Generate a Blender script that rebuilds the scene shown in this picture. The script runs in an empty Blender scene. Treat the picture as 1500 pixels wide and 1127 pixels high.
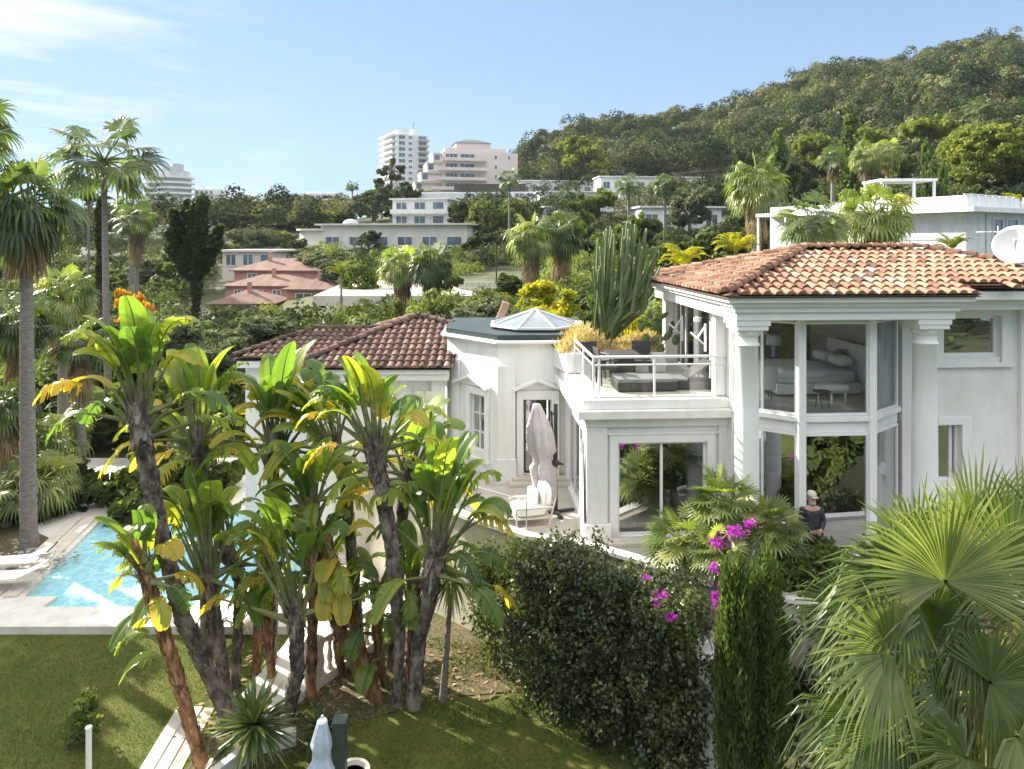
import bpy, math, random
import numpy as np
from mathutils import Vector, Matrix, noise
from mathutils.geometry import tessellate_polygon
R = math.radians
scene = bpy.context.scene
COL = scene.collection
ZC, HZ = 10.0, 355.0          # camera height, horizon row in the 1500 px wide photograph

def P(px, py, Y):             # world point seen at px,py at distance Y
    return Vector(((px-750)*Y/1000, Y, ZC-(py-HZ)*Y/1000))
def G(px, py, z=0.0):         # world point of the level plane z seen at px,py
    Y = (ZC-z)*1000/(py-HZ)
    return Vector(((px-750)*Y/1000, Y, z))

# ---------------------------------------------------------------- objects
OFF = {}
def tag(o, label=None, cat=None, group=None, kind=None):
    if label: o['label'] = label
    if cat: o['category'] = cat
    if group: o['group'] = group
    if kind: o['kind'] = kind
    return o
def empty(name, loc, label=None, cat=None, group=None):
    o = bpy.data.objects.new(name, None); COL.objects.link(o)
    o.empty_display_size = 0.2
    o.location = loc
    OFF[o.name] = Vector(loc)
    return tag(o, label, cat, group)
def link_mesh(me, name, parent=None):
    o = bpy.data.objects.new(name, me); COL.objects.link(o)
    if parent is not None: o.parent = parent
    return o
def copy_tree(o, parent=None):
    c = o.copy(); COL.objects.link(c); c.parent = parent
    for ch in list(o.children): copy_tree(ch, c)
    return c

class MB:
    """collects faces for ONE mesh object (world coordinates)"""
    def __init__(s): s.v=[]; s.f=[]; s.r=[]; s.cur=0.5; s.m=[]; s.mi=0
    def vert(s, p): s.v.append((p[0],p[1],p[2])); return len(s.v)-1
    def face(s, idx): s.f.append(tuple(idx)); s.r.append(s.cur); s.m.append(s.mi)
    def poly(s, pts): s.face([s.vert(p) for p in pts])
    def box8(s, c):
        b=[s.vert(p) for p in c]
        for q in ((0,3,2,1),(4,5,6,7),(0,1,5,4),(1,2,6,5),(2,3,7,6),(3,0,4,7)): s.face([b[i] for i in q])
    def box(s, x0,x1,y0,y1,z0,z1, fr=None):
        c=[(x0,y0,z0),(x1,y0,z0),(x1,y1,z0),(x0,y1,z0),(x0,y0,z1),(x1,y0,z1),(x1,y1,z1),(x0,y1,z1)]
        if fr: c=[fr(*p) for p in c]
        s.box8(c)
    def beam(s, a, b, w, h=None):
        a=Vector(a); b=Vector(b); h=h or w
        d=(b-a).normalized(); up=Vector((0,0,1))
        if abs(d.z)>.95: up=Vector((0,1,0))
        x=d.cross(up).normalized()*w/2; y=x.cross(d).normalized()*h/2
        s.box8([a-x-y,a+x-y,b+x-y,b-x-y,a-x+y,a+x+y,b+x+y,b-x+y])
    def prism(s, poly, z0, z1, holes=()):
        n=len(poly)
        def wall(pl, flip):
            k=len(pl); lo=[s.vert((p[0],p[1],z0)) for p in pl]; hi=[s.vert((p[0],p[1],z1)) for p in pl]
            for i in range(k):
                j=(i+1)%k; q=(lo[i],lo[j],hi[j],hi[i]); s.face(q[::-1] if flip else q)
            return lo,hi
        area=sum(poly[i][0]*poly[(i+1)%n][1]-poly[(i+1)%n][0]*poly[i][1] for i in range(n))
        if area<0: poly=list(poly)[::-1]
        lo,hi=wall(poly, False)
        allhi=list(hi)
        loops=[[Vector((p[0],p[1],0)) for p in poly]]
        for h in holes:
            l2,h2=wall(list(h), False); allhi+=h2
            loops.append([Vector((p[0],p[1],0)) for p in h])
        if holes or n>4:
            for t in tessellate_polygon(loops):
                t=[allhi[i] for i in t]
                a,b,c=[s.v[i] for i in t]
                if (b[0]-a[0])*(c[1]-a[1])-(b[1]-a[1])*(c[0]-a[0])<0: t=t[::-1]
                s.face(t)
        else: s.face(hi)
        if not holes: s.face(lo[::-1])
    def tube(s, pts, rad, n=8, cap=True):
        pts=[Vector(p) for p in pts]
        if not hasattr(rad,'__len__'): rad=[rad]*len(pts)
        rings=[]; up=Vector((0,0,1)); d0=(pts[1]-pts[0]).normalized()
        x=d0.orthogonal().normalized()
        for i,p in enumerate(pts):
            d=(pts[min(i+1,len(pts)-1)]-pts[max(i-1,0)]).normalized()
            x=(x-d*x.dot(d)).normalized(); y=d.cross(x)
            rings.append([s.vert(p+(x*math.cos(2*math.pi*k/n)+y*math.sin(2*math.pi*k/n))*rad[i]) for k in range(n)])
        for a,b in zip(rings,rings[1:]):
            for k in range(n): s.face((a[k],a[(k+1)%n],b[(k+1)%n],b[k]))
        if cap: s.face(rings[0][::-1]); s.face(rings[-1])
    def lathe(s, c, prof, n=20, sx=1, sy=1):
        rings=[[s.vert((c[0]+r*sx*math.cos(2*math.pi*k/n),c[1]+r*sy*math.sin(2*math.pi*k/n),c[2]+z)) for k in range(n)] for r,z in prof]
        for a,b in zip(rings,rings[1:]):
            for k in range(n): s.face((a[k],a[(k+1)%n],b[(k+1)%n],b[k]))
        s.face(rings[0][::-1]); s.face(rings[-1])
    def panel(s, A, B, z0, z1, th, holes=()):
        """wall from A to B (plan), thickness th to the LEFT of A->B; holes (s0,s1,za,zb)"""
        A=Vector((A[0],A[1])); B=Vector((B[0],B[1])); L=(B-A).length; d=(B-A)/L; nrm=Vector((-d.y,d.x))*th
        xs=sorted({0,L}|{max(0,min(L,h[0])) for h in holes}|{max(0,min(L,h[1])) for h in holes})
        zs=sorted({z0,z1}|{max(z0,min(z1,h[2])) for h in holes}|{max(z0,min(z1,h[3])) for h in holes})
        def open_(i,j):
            if i<0 or j<0 or i>=len(xs)-1 or j>=len(zs)-1: return True
            x=(xs[i]+xs[i+1])/2; z=(zs[j]+zs[j+1])/2
            return any(h[0]<x<h[1] and h[2]<z<h[3] for h in holes)
        def pt(x,z,back):
            p=A+d*x+(nrm if back else Vector((0,0))); return (p.x,p.y,z)
        for i in range(len(xs)-1):
            for j in range(len(zs)-1):
                if open_(i,j): continue
                a,b,c,e=xs[i],xs[i+1],zs[j],zs[j+1]
                s.poly([pt(a,c,0),pt(b,c,0),pt(b,e,0),pt(a,e,0)])
                s.poly([pt(b,c,1),pt(a,c,1),pt(a,e,1),pt(b,e,1)])
                if open_(i-1,j): s.poly([pt(a,c,1),pt(a,c,0),pt(a,e,0),pt(a,e,1)])
                if open_(i+1,j): s.poly([pt(b,c,0),pt(b,c,1),pt(b,e,1),pt(b,e,0)])
                if open_(i,j-1): s.poly([pt(a,c,1),pt(b,c,1),pt(b,c,0),pt(a,c,0)])
                if open_(i,j+1): s.poly([pt(a,e,0),pt(b,e,0),pt(b,e,1),pt(a,e,1)])
    def build(s, name, mat, parent=None, smooth=False, bevel=0, origin=None):
        off=Vector((0,0,0))
        if parent is not None: off=OFF.get(parent.name, Vector((0,0,0)))
        elif origin is not None: off=Vector(origin)
        me=bpy.data.meshes.new(name)
        arr=np.array(s.v,dtype=np.float64).reshape(-1,3)-np.array(off)
        me.from_pydata(arr.tolist(), [], s.f)
        at=me.attributes.new('rnd','FLOAT','FACE'); at.data.foreach_set('value', s.r)
        for m in (mat if isinstance(mat,(list,tuple)) else [mat]): me.materials.append(m)
        me.polygons.foreach_set('material_index', s.m)
        if smooth: me.polygons.foreach_set('use_smooth',[True]*len(me.polygons))
        me.update()
        o=link_mesh(me,name,parent)
        if parent is None and origin is not None: o.location=off
        OFF[o.name]=off
        if bevel:
            md=o.modifiers.new('bevel','BEVEL'); md.width=bevel; md.segments=2; md.limit_method='ANGLE'
        return o

def quads_object(name, V, rnd, mat, parent=None, nv=4, origin=None):
    """V (N,nv,3) numpy array of separate faces"""
    N=V.shape[0]; me=bpy.data.meshes.new(name)
    off=np.array(OFF[parent.name]) if parent is not None and parent.name in OFF else np.array(origin if origin is not None else (0,0,0))
    W=(V-off).reshape(-1,3).astype(np.float32)
    me.vertices.add(N*nv); me.vertices.foreach_set('co', W.ravel())
    me.loops.add(N*nv); me.loops.foreach_set('vertex_index', np.arange(N*nv,dtype=np.int32))
    me.polygons.add(N); me.polygons.foreach_set('loop_start', np.arange(0,N*nv,nv,dtype=np.int32))
    me.polygons.foreach_set('loop_total', np.full(N,nv,dtype=np.int32))
    at=me.attributes.new('rnd','FLOAT','FACE'); at.data.foreach_set('value', np.asarray(rnd,dtype=np.float32))
    me.materials.append(mat); me.update(calc_edges=True)
    o=link_mesh(me,name,parent)
    if parent is None and origin is not None: o.location=origin
    OFF[o.name]=Vector(off)
    return o

# ---------------------------------------------------------------- materials
def new_mat(name):
    m=bpy.data.materials.new(name); m.use_nodes=True; nt=m.node_tree; nt.nodes.clear()
    out=nt.nodes.new('ShaderNodeOutputMaterial'); return m,nt,out
def ramp(nt, stops, interp='LINEAR'):
    r=nt.nodes.new('ShaderNodeValToRGB'); r.color_ramp.interpolation=interp
    e=r.color_ramp.elements
    while len(e)>1: e.remove(e[-1])
    e[0].position=stops[0][0]; e[0].color=(*stops[0][1],1)
    for p,c in stops[1:]:
        x=e.new(p); x.color=(*c,1)
    return r
def surf(name, c1, c2=None, scale=3, rough=.7, bump=0, bscale=30, metal=0, stops=(.35,.65), spec=.4, detail=4, rnd=0, coord='Object', stretch=None):
    m,nt,out=new_mat(name); L=nt.links
    b=nt.nodes.new('ShaderNodeBsdfPrincipled'); L.new(b.outputs[0],out.inputs[0])
    b.inputs['Roughness'].default_value=rough; b.inputs['Metallic'].default_value=metal
    b.inputs['Specular IOR Level'].default_value=spec
    geo=nt.nodes.new('ShaderNodeNewGeometry'); vec=geo.outputs['Position']
    if stretch:
        mp=nt.nodes.new('ShaderNodeMapping'); mp.inputs['Scale'].default_value=stretch; L.new(vec,mp.inputs[0]); vec=mp.outputs[0]
    if c2:
        n=nt.nodes.new('ShaderNodeTexNoise'); n.inputs['Scale'].default_value=scale; n.inputs['Detail'].default_value=detail
        n.inputs['Roughness'].default_value=.65
        L.new(vec,n.inputs['Vector'])
        r=ramp(nt,[(stops[0],c1),(stops[1],c2)]); L.new(n.outputs[0],r.inputs[0]); col=r.outputs[0]
    else:
        rg=nt.nodes.new('ShaderNodeRGB'); rg.outputs[0].default_value=(*c1,1); col=rg.outputs[0]
    if rnd:
        a=nt.nodes.new('ShaderNodeAttribute'); a.attribute_name='rnd'
        h=nt.nodes.new('ShaderNodeHueSaturation'); mr=nt.nodes.new('ShaderNodeMapRange')
        mr.inputs[3].default_value=1-rnd; mr.inputs[4].default_value=1+rnd
        L.new(a.outputs['Fac'],mr.inputs[0]); L.new(mr.outputs[0],h.inputs['Value']); L.new(col,h.inputs['Color']); col=h.outputs[0]
    L.new(col,b.inputs['Base Color'])
    if bump:
        n2=nt.nodes.new('ShaderNodeTexNoise'); n2.inputs['Scale'].default_value=bscale; n2.inputs['Detail'].default_value=5
        L.new(vec,n2.inputs['Vector'])
        bp=nt.nodes.new('ShaderNodeBump'); bp.inputs['Strength'].default_value=bump; bp.inputs['Distance'].default_value=.03
        L.new(n2.outputs[0],bp.inputs['Height']); L.new(bp.outputs[0],b.inputs['Normal'])
    return m
def leafmat(name, stops, trans=.35, rough=.65, spec=.18, tr_tint=(1.2,1.25,.5)):
    m,nt,out=new_mat(name); L=nt.links
    a=nt.nodes.new('ShaderNodeAttribute'); a.attribute_name='rnd'
    r=ramp(nt,stops); L.new(a.outputs['Fac'],r.inputs[0])
    b=nt.nodes.new('ShaderNodeBsdfPrincipled'); b.inputs['Roughness'].default_value=rough
    b.inputs['Specular IOR Level'].default_value=spec
    L.new(r.outputs[0],b.inputs['Base Color'])
    t=nt.nodes.new('ShaderNodeBsdfTranslucent')
    mx=nt.nodes.new('ShaderNodeMix'); mx.data_type='RGBA'; mx.blend_type='MULTIPLY'; mx.inputs[0].default_value=1
    L.new(r.outputs[0],mx.inputs[6]); mx.inputs[7].default_value=(*[x*1.5 for x in tr_tint],1)
    L.new(mx.outputs[2],t.inputs[0])
    s=nt.nodes.new('ShaderNodeMixShader'); s.inputs[0].default_value=trans
    L.new(b.outputs[0],s.inputs[1]); L.new(t.outputs[0],s.inputs[2]); L.new(s.outputs[0],out.inputs[0])
    return m
def glassmat(name, tint=(.85,.9,.9), base=.1, top=.9, rough=.01, power=1.0):
    m,nt,out=new_mat(name); L=nt.links
    t=nt.nodes.new('ShaderNodeBsdfTransparent'); t.inputs[0].default_value=(*tint,1)
    g=nt.nodes.new('ShaderNodeBsdfGlossy'); g.inputs['Roughness'].default_value=rough; g.inputs[0].default_value=(.95,.97,1,1)
    f=nt.nodes.new('ShaderNodeFresnel'); f.inputs[0].default_value=1.5
    mr=nt.nodes.new('ShaderNodeMapRange'); mr.inputs[1].default_value=.04; mr.inputs[2].default_value=1
    mr.inputs[3].default_value=base; mr.inputs[4].default_value=top
    L.new(f.outputs[0],mr.inputs[0])
    n=nt.nodes.new('ShaderNodeTexNoise'); n.inputs['Scale'].default_value=1.2
    bp=nt.nodes.new('ShaderNodeBump'); bp.inputs['Strength'].default_value=.02; bp.inputs['Distance'].default_value=.05
    L.new(n.outputs[0],bp.inputs['Height']); L.new(bp.outputs[0],g.inputs['Normal'])
    s=nt.nodes.new('ShaderNodeMixShader'); L.new(mr.outputs[0],s.inputs[0]); L.new(t.outputs[0],s.inputs[1]); L.new(g.outputs[0],s.inputs[2])
    L.new(s.outputs[0],out.inputs[0]); return m

M={}
M['plaster']=surf('white_plaster',(.76,.75,.73),(.82,.81,.80),scale=1.2,rough=.85,bump=.12,bscale=25,stops=(.3,.6))
M['plaster2']=surf('white_plaster_smooth',(.80,.79,.78),(.84,.84,.83),scale=2,rough=.7,bump=.05,bscale=40)
M['plaster_warm']=surf('cream_plaster',(.62,.56,.47),(.72,.67,.58),scale=1.5,rough=.9,bump=.2,bscale=20)
M['ivory']=surf('ivory_render',(.60,.56,.50),(.70,.66,.60),scale=.4,rough=.85)
M['pink']=surf('pink_render',(.60,.52,.49),(.66,.59,.56),scale=.2,rough=.85)
M['coral']=surf('coral_render',(.40,.235,.18),(.48,.30,.23),scale=.6,rough=.85)
M['white_far']=surf('white_render',(.68,.69,.70),(.76,.77,.78),scale=.3,rough=.8)
M['grey_far']=surf('grey_render',(.40,.42,.44),(.5,.52,.54),scale=.3,rough=.8)
M['patio']=surf('patio_stone',(.42,.39,.35),(.52,.49,.44),scale=2.5,rough=.6,bump=.05)
M['deck']=surf('pale_deck_stone',(.60,.57,.53),(.70,.67,.63),scale=1.5,rough=.7,bump=.08)
M['stone']=surf('pale_stone',(.52,.47,.40),(.64,.59,.52),scale=4,rough=.85,bump=.2)
M['tile']=None
M['metal']=surf('white_metal',(.72,.73,.74),rough=.35,spec=.5)
M['alu']=surf('grey_metal',(.40,.42,.44),rough=.35,metal=.6)
M['dark']=surf('dark_metal',(.035,.037,.04),rough=.5)
M['greenblack']=surf('dark_green_membrane',(.02,.035,.035),(.04,.06,.06),scale=2,rough=.4)
M['wood']=surf('brown_wood',(.12,.07,.045),(.20,.12,.08),scale=6,rough=.6)
M['wicker']=surf('dark_wicker',(.03,.028,.03),(.07,.065,.065),scale=60,rough=.7)
M['greyfab']=surf('grey_fabric',(.16,.16,.17),(.22,.22,.23),scale=15,rough=.9)
M['whitefab']=surf('white_fabric',(.80,.79,.77),(.86,.85,.83),scale=5,rough=.95,bump=.3,bscale=6)
M['mauvefab']=surf('mauve_fabric',(.40,.365,.39),(.50,.46,.485),scale=4,rough=.95,bump=.2,bscale=10)
M['bluefab']=surf('blue_grey_fabric',(.34,.42,.55),(.44,.52,.64),scale=5,rough=.95,bump=.2,bscale=10)
M['sheer']=surf('sheer_curtain',(.66,.68,.70),(.74,.76,.78),scale=2,rough=.95)
M['olivewall']=surf('olive_wallpaper',(.15,.135,.085),(.24,.21,.14),scale=3,rough=.9)
M['interior']=surf('interior_paint',(.62,.60,.56),rough=.9)
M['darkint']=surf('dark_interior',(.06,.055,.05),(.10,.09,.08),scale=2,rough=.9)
M['marble']=surf('pale_floor',(.62,.60,.57),rough=.3)
M['glass']=glassmat('clear_glass',(.92,.94,.93),.06,.9)
M['glass_rail']=glassmat('rail_glass',(.86,.93,.92),.07,.6)
M['glass_dark']=glassmat('reflective_glass',(.45,.48,.46),.42,.95)
M['glass_far']=surf('window_glass',(.05,.07,.09),(.16,.20,.24),scale=.35,rough=.12,spec=.8)
M['glass_sky']=surf('skylight_glass',(.10,.14,.17),(.20,.25,.29),scale=1,rough=.06,spec=1)
M['water']=None
M['bark']=surf('bark',(.10,.08,.06),(.20,.165,.13),scale=8,rough=.9,bump=.5,bscale=20)
M['palmbark']=surf('palm_bark',(.12,.105,.095),(.26,.235,.215),scale=6,rough=.9,bump=.6,bscale=14,stretch=(1,1,4))
M['skirt']=leafmat('dry_fronds',[(0,(.13,.09,.05)),(.6,(.26,.19,.11)),(1,(.38,.30,.18))],.15,rough=.8)
M['soil']=surf('leaf_litter',(.05,.055,.02),(.16,.12,.07),scale=14,rough=.95,bump=.6,bscale=30,stops=(.4,.62))
M['hillsoil']=surf('dry_slope',(.035,.045,.018),(.075,.085,.035),scale=.2,rough=.95)
M['skin']=surf('skin',(.46,.27,.20),rough=.6)
M['shirt']=surf('dark_check_shirt',(.018,.02,.028),(.07,.07,.08),scale=22,rough=.9)
M['trouser']=surf('dark_trousers',(.02,.022,.03),rough=.9)
M['cap']=surf('cream_cap',(.55,.50,.40),rough=.9)
M['hair']=surf('grey_beard',(.40,.36,.33),rough=.9)
M['terracotta']=surf('terracotta_pot',(.30,.15,.09),(.38,.20,.13),scale=8,rough=.8)
M['cactus']=surf('cactus_skin',(.085,.13,.05),(.16,.21,.09),scale=9,rough=.6,bump=.2)
M['pad']=surf('prickly_pear_skin',(.07,.12,.045),(.13,.19,.09),scale=12,rough=.6)

def weathered(m, amt=.86):
    nt=m.node_tree; L=nt.links; b=[n for n in nt.nodes if n.type=='BSDF_PRINCIPLED'][0]; src=b.inputs['Base Color'].links[0].from_socket
    geo=nt.nodes.new('ShaderNodeNewGeometry'); mp=nt.nodes.new('ShaderNodeMapping'); mp.inputs['Scale'].default_value=(1.6,1.6,.3); L.new(geo.outputs['Position'],mp.inputs[0])
    n=nt.nodes.new('ShaderNodeTexNoise'); n.inputs['Scale'].default_value=1.6; n.inputs['Detail'].default_value=7; n.inputs['Roughness'].default_value=.7; L.new(mp.outputs[0],n.inputs['Vector'])
    r=ramp(nt,[(.45,(1,1,1)),(.72,(amt*.93,amt*.92,amt*.88))]); L.new(n.outputs[0],r.inputs[0])
    mx=nt.nodes.new('ShaderNodeMix'); mx.data_type='RGBA'; mx.blend_type='MULTIPLY'; mx.inputs[0].default_value=1
    L.new(src,mx.inputs[6]); L.new(r.outputs[0],mx.inputs[7]); L.new(mx.outputs[2],b.inputs['Base Color'])
weathered(M['plaster'],.96); weathered(M['plaster_warm'],.7); weathered(M['white_far'],.85); weathered(M['deck'],.88)
# leaves (ramp over the per-face random value)
LM={}
LM['strel']=leafmat('strelitzia_leaf',[(0,(.040,.080,.028)),(.4,(.085,.150,.040)),(.70,(.17,.235,.050)),(.90,(.29,.30,.05)),(1,(.42,.30,.05))],.52,rough=.38,spec=.5,tr_tint=(1.45,1.5,.5))
LM['fan']=leafmat('fan_palm_leaf',[(0,(.038,.062,.026)),(.6,(.085,.13,.045)),(1,(.19,.22,.075))],.35,rough=.4,spec=.5)
LM['fan_light']=leafmat('pale_fan_palm_leaf',[(0,(.08,.12,.035)),(.5,(.16,.21,.065)),(.8,(.30,.32,.12)),(1,(.48,.44,.26))],.42,rough=.35,spec=.6)  # lighter, yellower ramp than the plain fan leaf
LM['fan_big']=leafmat('big_fan_palm_leaf',[(0,(.045,.075,.028)),(.45,(.105,.15,.052)),(.75,(.23,.26,.10)),(1,(.46,.42,.27))],.36,rough=.4,spec=.4)
LM['dark']=leafmat('dark_leaf',[(0,(.024,.038,.018)),(.6,(.05,.073,.028)),(1,(.10,.13,.05))],.3)
LM['mid']=leafmat('green_leaf',[(0,(.045,.068,.022)),(.6,(.095,.13,.036)),(1,(.18,.21,.065))],.36)
LM['light']=leafmat('yellow_green_leaf',[(0,(.085,.12,.028)),(.6,(.17,.20,.045)),(1,(.27,.28,.07))],.35)
LM['yellow']=leafmat('golden_leaf',[(0,(.14,.18,.02)),(.5,(.30,.31,.03)),(1,(.46,.43,.05))],.4,tr_tint=(1.3,1.2,.4))
LM['autumn']=leafmat('orange_leaf',[(0,(.26,.13,.02)),(.5,(.50,.26,.03)),(1,(.60,.40,.08))],.35,tr_tint=(1.3,1.0,.4))
LM['olive']=leafmat('olive_leaf',[(0,(.075,.095,.055)),(.6,(.13,.155,.095)),(1,(.21,.235,.15))],.2)
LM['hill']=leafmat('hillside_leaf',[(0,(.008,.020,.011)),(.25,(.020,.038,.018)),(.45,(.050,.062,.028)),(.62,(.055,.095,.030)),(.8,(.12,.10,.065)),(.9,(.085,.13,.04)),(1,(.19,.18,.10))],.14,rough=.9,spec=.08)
LM['hedge']=leafmat('hedge_leaf',[(0,(.026,.038,.024)),(.5,(.06,.08,.035)),(.85,(.13,.15,.055)),(1,(.26,.22,.14))],.3,spec=.5,rough=.4)
LM['cypress']=leafmat('cypress_leaf',[(0,(.035,.060,.026)),(.6,(.085,.125,.042)),(1,(.18,.22,.075))],.36)
LM['flower']=leafmat('magenta_bract',[(0,(.22,.02,.22)),(.5,(.42,.035,.42)),(1,(.60,.10,.60))],.4,tr_tint=(1,.7,1))
LM['dry']=leafmat('dry_grass_blade',[(0,(.30,.22,.12)),(.6,(.48,.38,.22)),(1,(.62,.52,.34))],.3)
LM['grass']=leafmat('lawn_blade',[(0,(.060,.085,.022)),(.6,(.11,.13,.034)),(1,(.20,.185,.07))],.4)

def tile_material(name, stops):
    m,nt,out=new_mat(name); L=nt.links
    a=nt.nodes.new('ShaderNodeAttribute'); a.attribute_name='rnd'
    r=ramp(nt,stops); L.new(a.outputs['Fac'],r.inputs[0])
    geo=nt.nodes.new('ShaderNodeNewGeometry')
    n=nt.nodes.new('ShaderNodeTexNoise'); n.inputs['Scale'].default_value=9; n.inputs['Detail'].default_value=6; L.new(geo.outputs['Position'],n.inputs['Vector'])
    r2=ramp(nt,[(.42,(1,1,1)),(.68,(.5,.46,.42))]); L.new(n.outputs[0],r2.inputs[0])
    mx=nt.nodes.new('ShaderNodeMix'); mx.data_type='RGBA'; mx.blend_type='MULTIPLY'; mx.inputs[0].default_value=.8
    L.new(r.outputs[0],mx.inputs[6]); L.new(r2.outputs[0],mx.inputs[7])
    b=nt.nodes.new('ShaderNodeBsdfPrincipled'); b.inputs['Roughness'].default_value=.85; b.inputs['Specular IOR Level'].default_value=.2
    L.new(mx.outputs[2],b.inputs['Base Color']); L.new(b.outputs[0],out.inputs[0]); return m
M['tile']=tile_material('terracotta_roof_tile',[(0,(.11,.07,.055)),(.25,(.23,.13,.095)),(.6,(.35,.21,.145)),(.88,(.43,.295,.215)),(1,(.40,.33,.27))])
M['tile_dark']=tile_material('shade_toned_roof_tile',[(0,(.07,.05,.045)),(.4,(.15,.10,.085)),(.75,(.24,.15,.12)),(1,(.36,.27,.22))])  # darker copy of the roof tile, shade put into its browns
M['tile_far']=surf('far_roof_tile',(.13,.08,.06),(.21,.135,.105),scale=1.2,rough=.9,bump=.5,bscale=4,stretch=(1,.3,.3))

def water_material():
    m,nt,out=new_mat('pool_water'); L=nt.links
    b=nt.nodes.new('ShaderNodeBsdfPrincipled'); L.new(b.outputs[0],out.inputs[0])
    geo=nt.nodes.new('ShaderNodeNewGeometry')
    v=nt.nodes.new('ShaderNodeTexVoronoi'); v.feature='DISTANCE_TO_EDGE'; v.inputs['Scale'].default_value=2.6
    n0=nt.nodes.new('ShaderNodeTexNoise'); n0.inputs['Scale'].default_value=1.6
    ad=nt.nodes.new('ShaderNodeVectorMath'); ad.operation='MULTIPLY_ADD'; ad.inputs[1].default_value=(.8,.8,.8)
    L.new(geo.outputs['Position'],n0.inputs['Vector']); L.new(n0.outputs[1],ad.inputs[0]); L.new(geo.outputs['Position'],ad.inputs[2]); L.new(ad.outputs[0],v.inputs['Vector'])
    r=ramp(nt,[(0,(.40,.66,.72)),(.12,(.29,.59,.68)),(.6,(.22,.52,.63))]); L.new(v.outputs[0],r.inputs[0]); L.new(r.outputs[0],b.inputs['Base Color'])  # pale cell edges: caustic light painted into the water colour
    b.inputs['Roughness'].default_value=.16; b.inputs['IOR'].default_value=1.33
    n=nt.nodes.new('ShaderNodeTexNoise'); n.inputs['Scale'].default_value=5; n.inputs['Detail'].default_value=3; L.new(geo.outputs['Position'],n.inputs['Vector'])
    bp=nt.nodes.new('ShaderNodeBump'); bp.inputs['Strength'].default_value=.8; bp.inputs['Distance'].default_value=.06
    L.new(n.outputs[0],bp.inputs['Height']); L.new(bp.outputs[0],b.inputs['Normal']); return m
M['water']=water_material()
def lawn_material():
    m,nt,out=new_mat('lawn_turf'); L=nt.links
    b=nt.nodes.new('ShaderNodeBsdfPrincipled'); b.inputs['Roughness'].default_value=.9; b.inputs['Specular IOR Level'].default_value=.15; L.new(b.outputs[0],out.inputs[0])
    geo=nt.nodes.new('ShaderNodeNewGeometry')
    n=nt.nodes.new('ShaderNodeTexNoise'); n.inputs['Scale'].default_value=.8; n.inputs['Detail'].default_value=8; n.inputs['Roughness'].default_value=.75
    n2=nt.nodes.new('ShaderNodeTexNoise'); n2.inputs['Scale'].default_value=45; n2.inputs['Detail'].default_value=3
    for q in (n,n2): L.new(geo.outputs['Position'],q.inputs['Vector'])
    r=ramp(nt,[(.3,(.062,.085,.022)),(.5,(.105,.125,.034)),(.7,(.175,.165,.06))]); L.new(n.outputs[0],r.inputs[0])
    r2=ramp(nt,[(.3,(.55,.55,.5)),(.7,(1.25,1.25,1.2))]); L.new(n2.outputs[0],r2.inputs[0])
    mx=nt.nodes.new('ShaderNodeMix'); mx.data_type='RGBA'; mx.blend_type='MULTIPLY'; mx.inputs[0].default_value=1
    L.new(r.outputs[0],mx.inputs[6]); L.new(r2.outputs[0],mx.inputs[7]); L.new(mx.outputs[2],b.inputs['Base Color'])
    bp=nt.nodes.new('ShaderNodeBump'); bp.inputs['Strength'].default_value=.7; bp.inputs['Distance'].default_value=.04
    L.new(n2.outputs[0],bp.inputs['Height']); L.new(bp.outputs[0],b.inputs['Normal']); return m
M['lawn']=lawn_material()

# ---------------------------------------------------------------- camera, world, sun
cam=bpy.data.cameras.new('camera'); co=bpy.data.objects.new('camera',cam); COL.objects.link(co); scene.camera=co
cam.sensor_width=36; cam.lens=24; cam.shift_y=-(563.5-HZ)/1500; cam.clip_end=5000; cam.clip_start=.1
co.location=(0,0,ZC); co.rotation_euler=(R(90),0,0)
SUN_AZ=math.atan2(-.84,.54); SUN_EL=R(29)
SD=Vector((math.sin(SUN_AZ)*math.cos(SUN_EL),math.cos(SUN_AZ)*math.cos(SUN_EL),math.sin(SUN_EL)))
w=bpy.data.worlds.new('World'); scene.world=w; w.use_nodes=True; nt=w.node_tree; nt.nodes.clear(); L=nt.links
wo=nt.nodes.new('ShaderNodeOutputWorld'); bg=nt.nodes.new('ShaderNodeBackground'); bg.inputs[1].default_value=.15; L.new(bg.outputs[0],wo.inputs[0])
sky=nt.nodes.new('ShaderNodeTexSky'); sky.sky_type='NISHITA'; sky.sun_disc=False
sky.sun_elevation=SUN_EL; sky.sun_rotation=SUN_AZ; sky.air_density=1.0; sky.dust_density=.2; sky.ozone_density=1.4; sky.altitude=50
tc=nt.nodes.new('ShaderNodeTexCoord')
mp=nt.nodes.new('ShaderNodeMapping'); mp.inputs['Scale'].default_value=(1.2,1.2,9); mp.inputs['Rotation'].default_value=(0,R(6),0); L.new(tc.outputs['Generated'],mp.inputs[0])
cn=nt.nodes.new('ShaderNodeTexNoise'); cn.inputs['Scale'].default_value=1.7; cn.inputs['Detail'].default_value=8; cn.inputs['Roughness'].default_value=.55; cn.inputs['Distortion'].default_value=.4
L.new(mp.outputs[0],cn.inputs['Vector'])
cr=ramp(nt,[(.50,(0,0,0)),(.66,(1,1,1))]); L.new(cn.outputs[0],cr.inputs[0])
sx=nt.nodes.new('ShaderNodeSeparateXYZ'); L.new(tc.outputs['Generated'],sx.inputs[0])
mr=nt.nodes.new('ShaderNodeMapRange'); mr.inputs[1].default_value=-.28; mr.inputs[2].default_value=-.60; mr.inputs[3].default_value=0; mr.inputs[4].default_value=.85
L.new(sx.outputs[0],mr.inputs[0])
mu=nt.nodes.new('ShaderNodeMath'); mu.operation='MULTIPLY'; L.new(cr.outputs[0],mu.inputs[0]); L.new(mr.outputs[0],mu.inputs[1])
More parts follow.
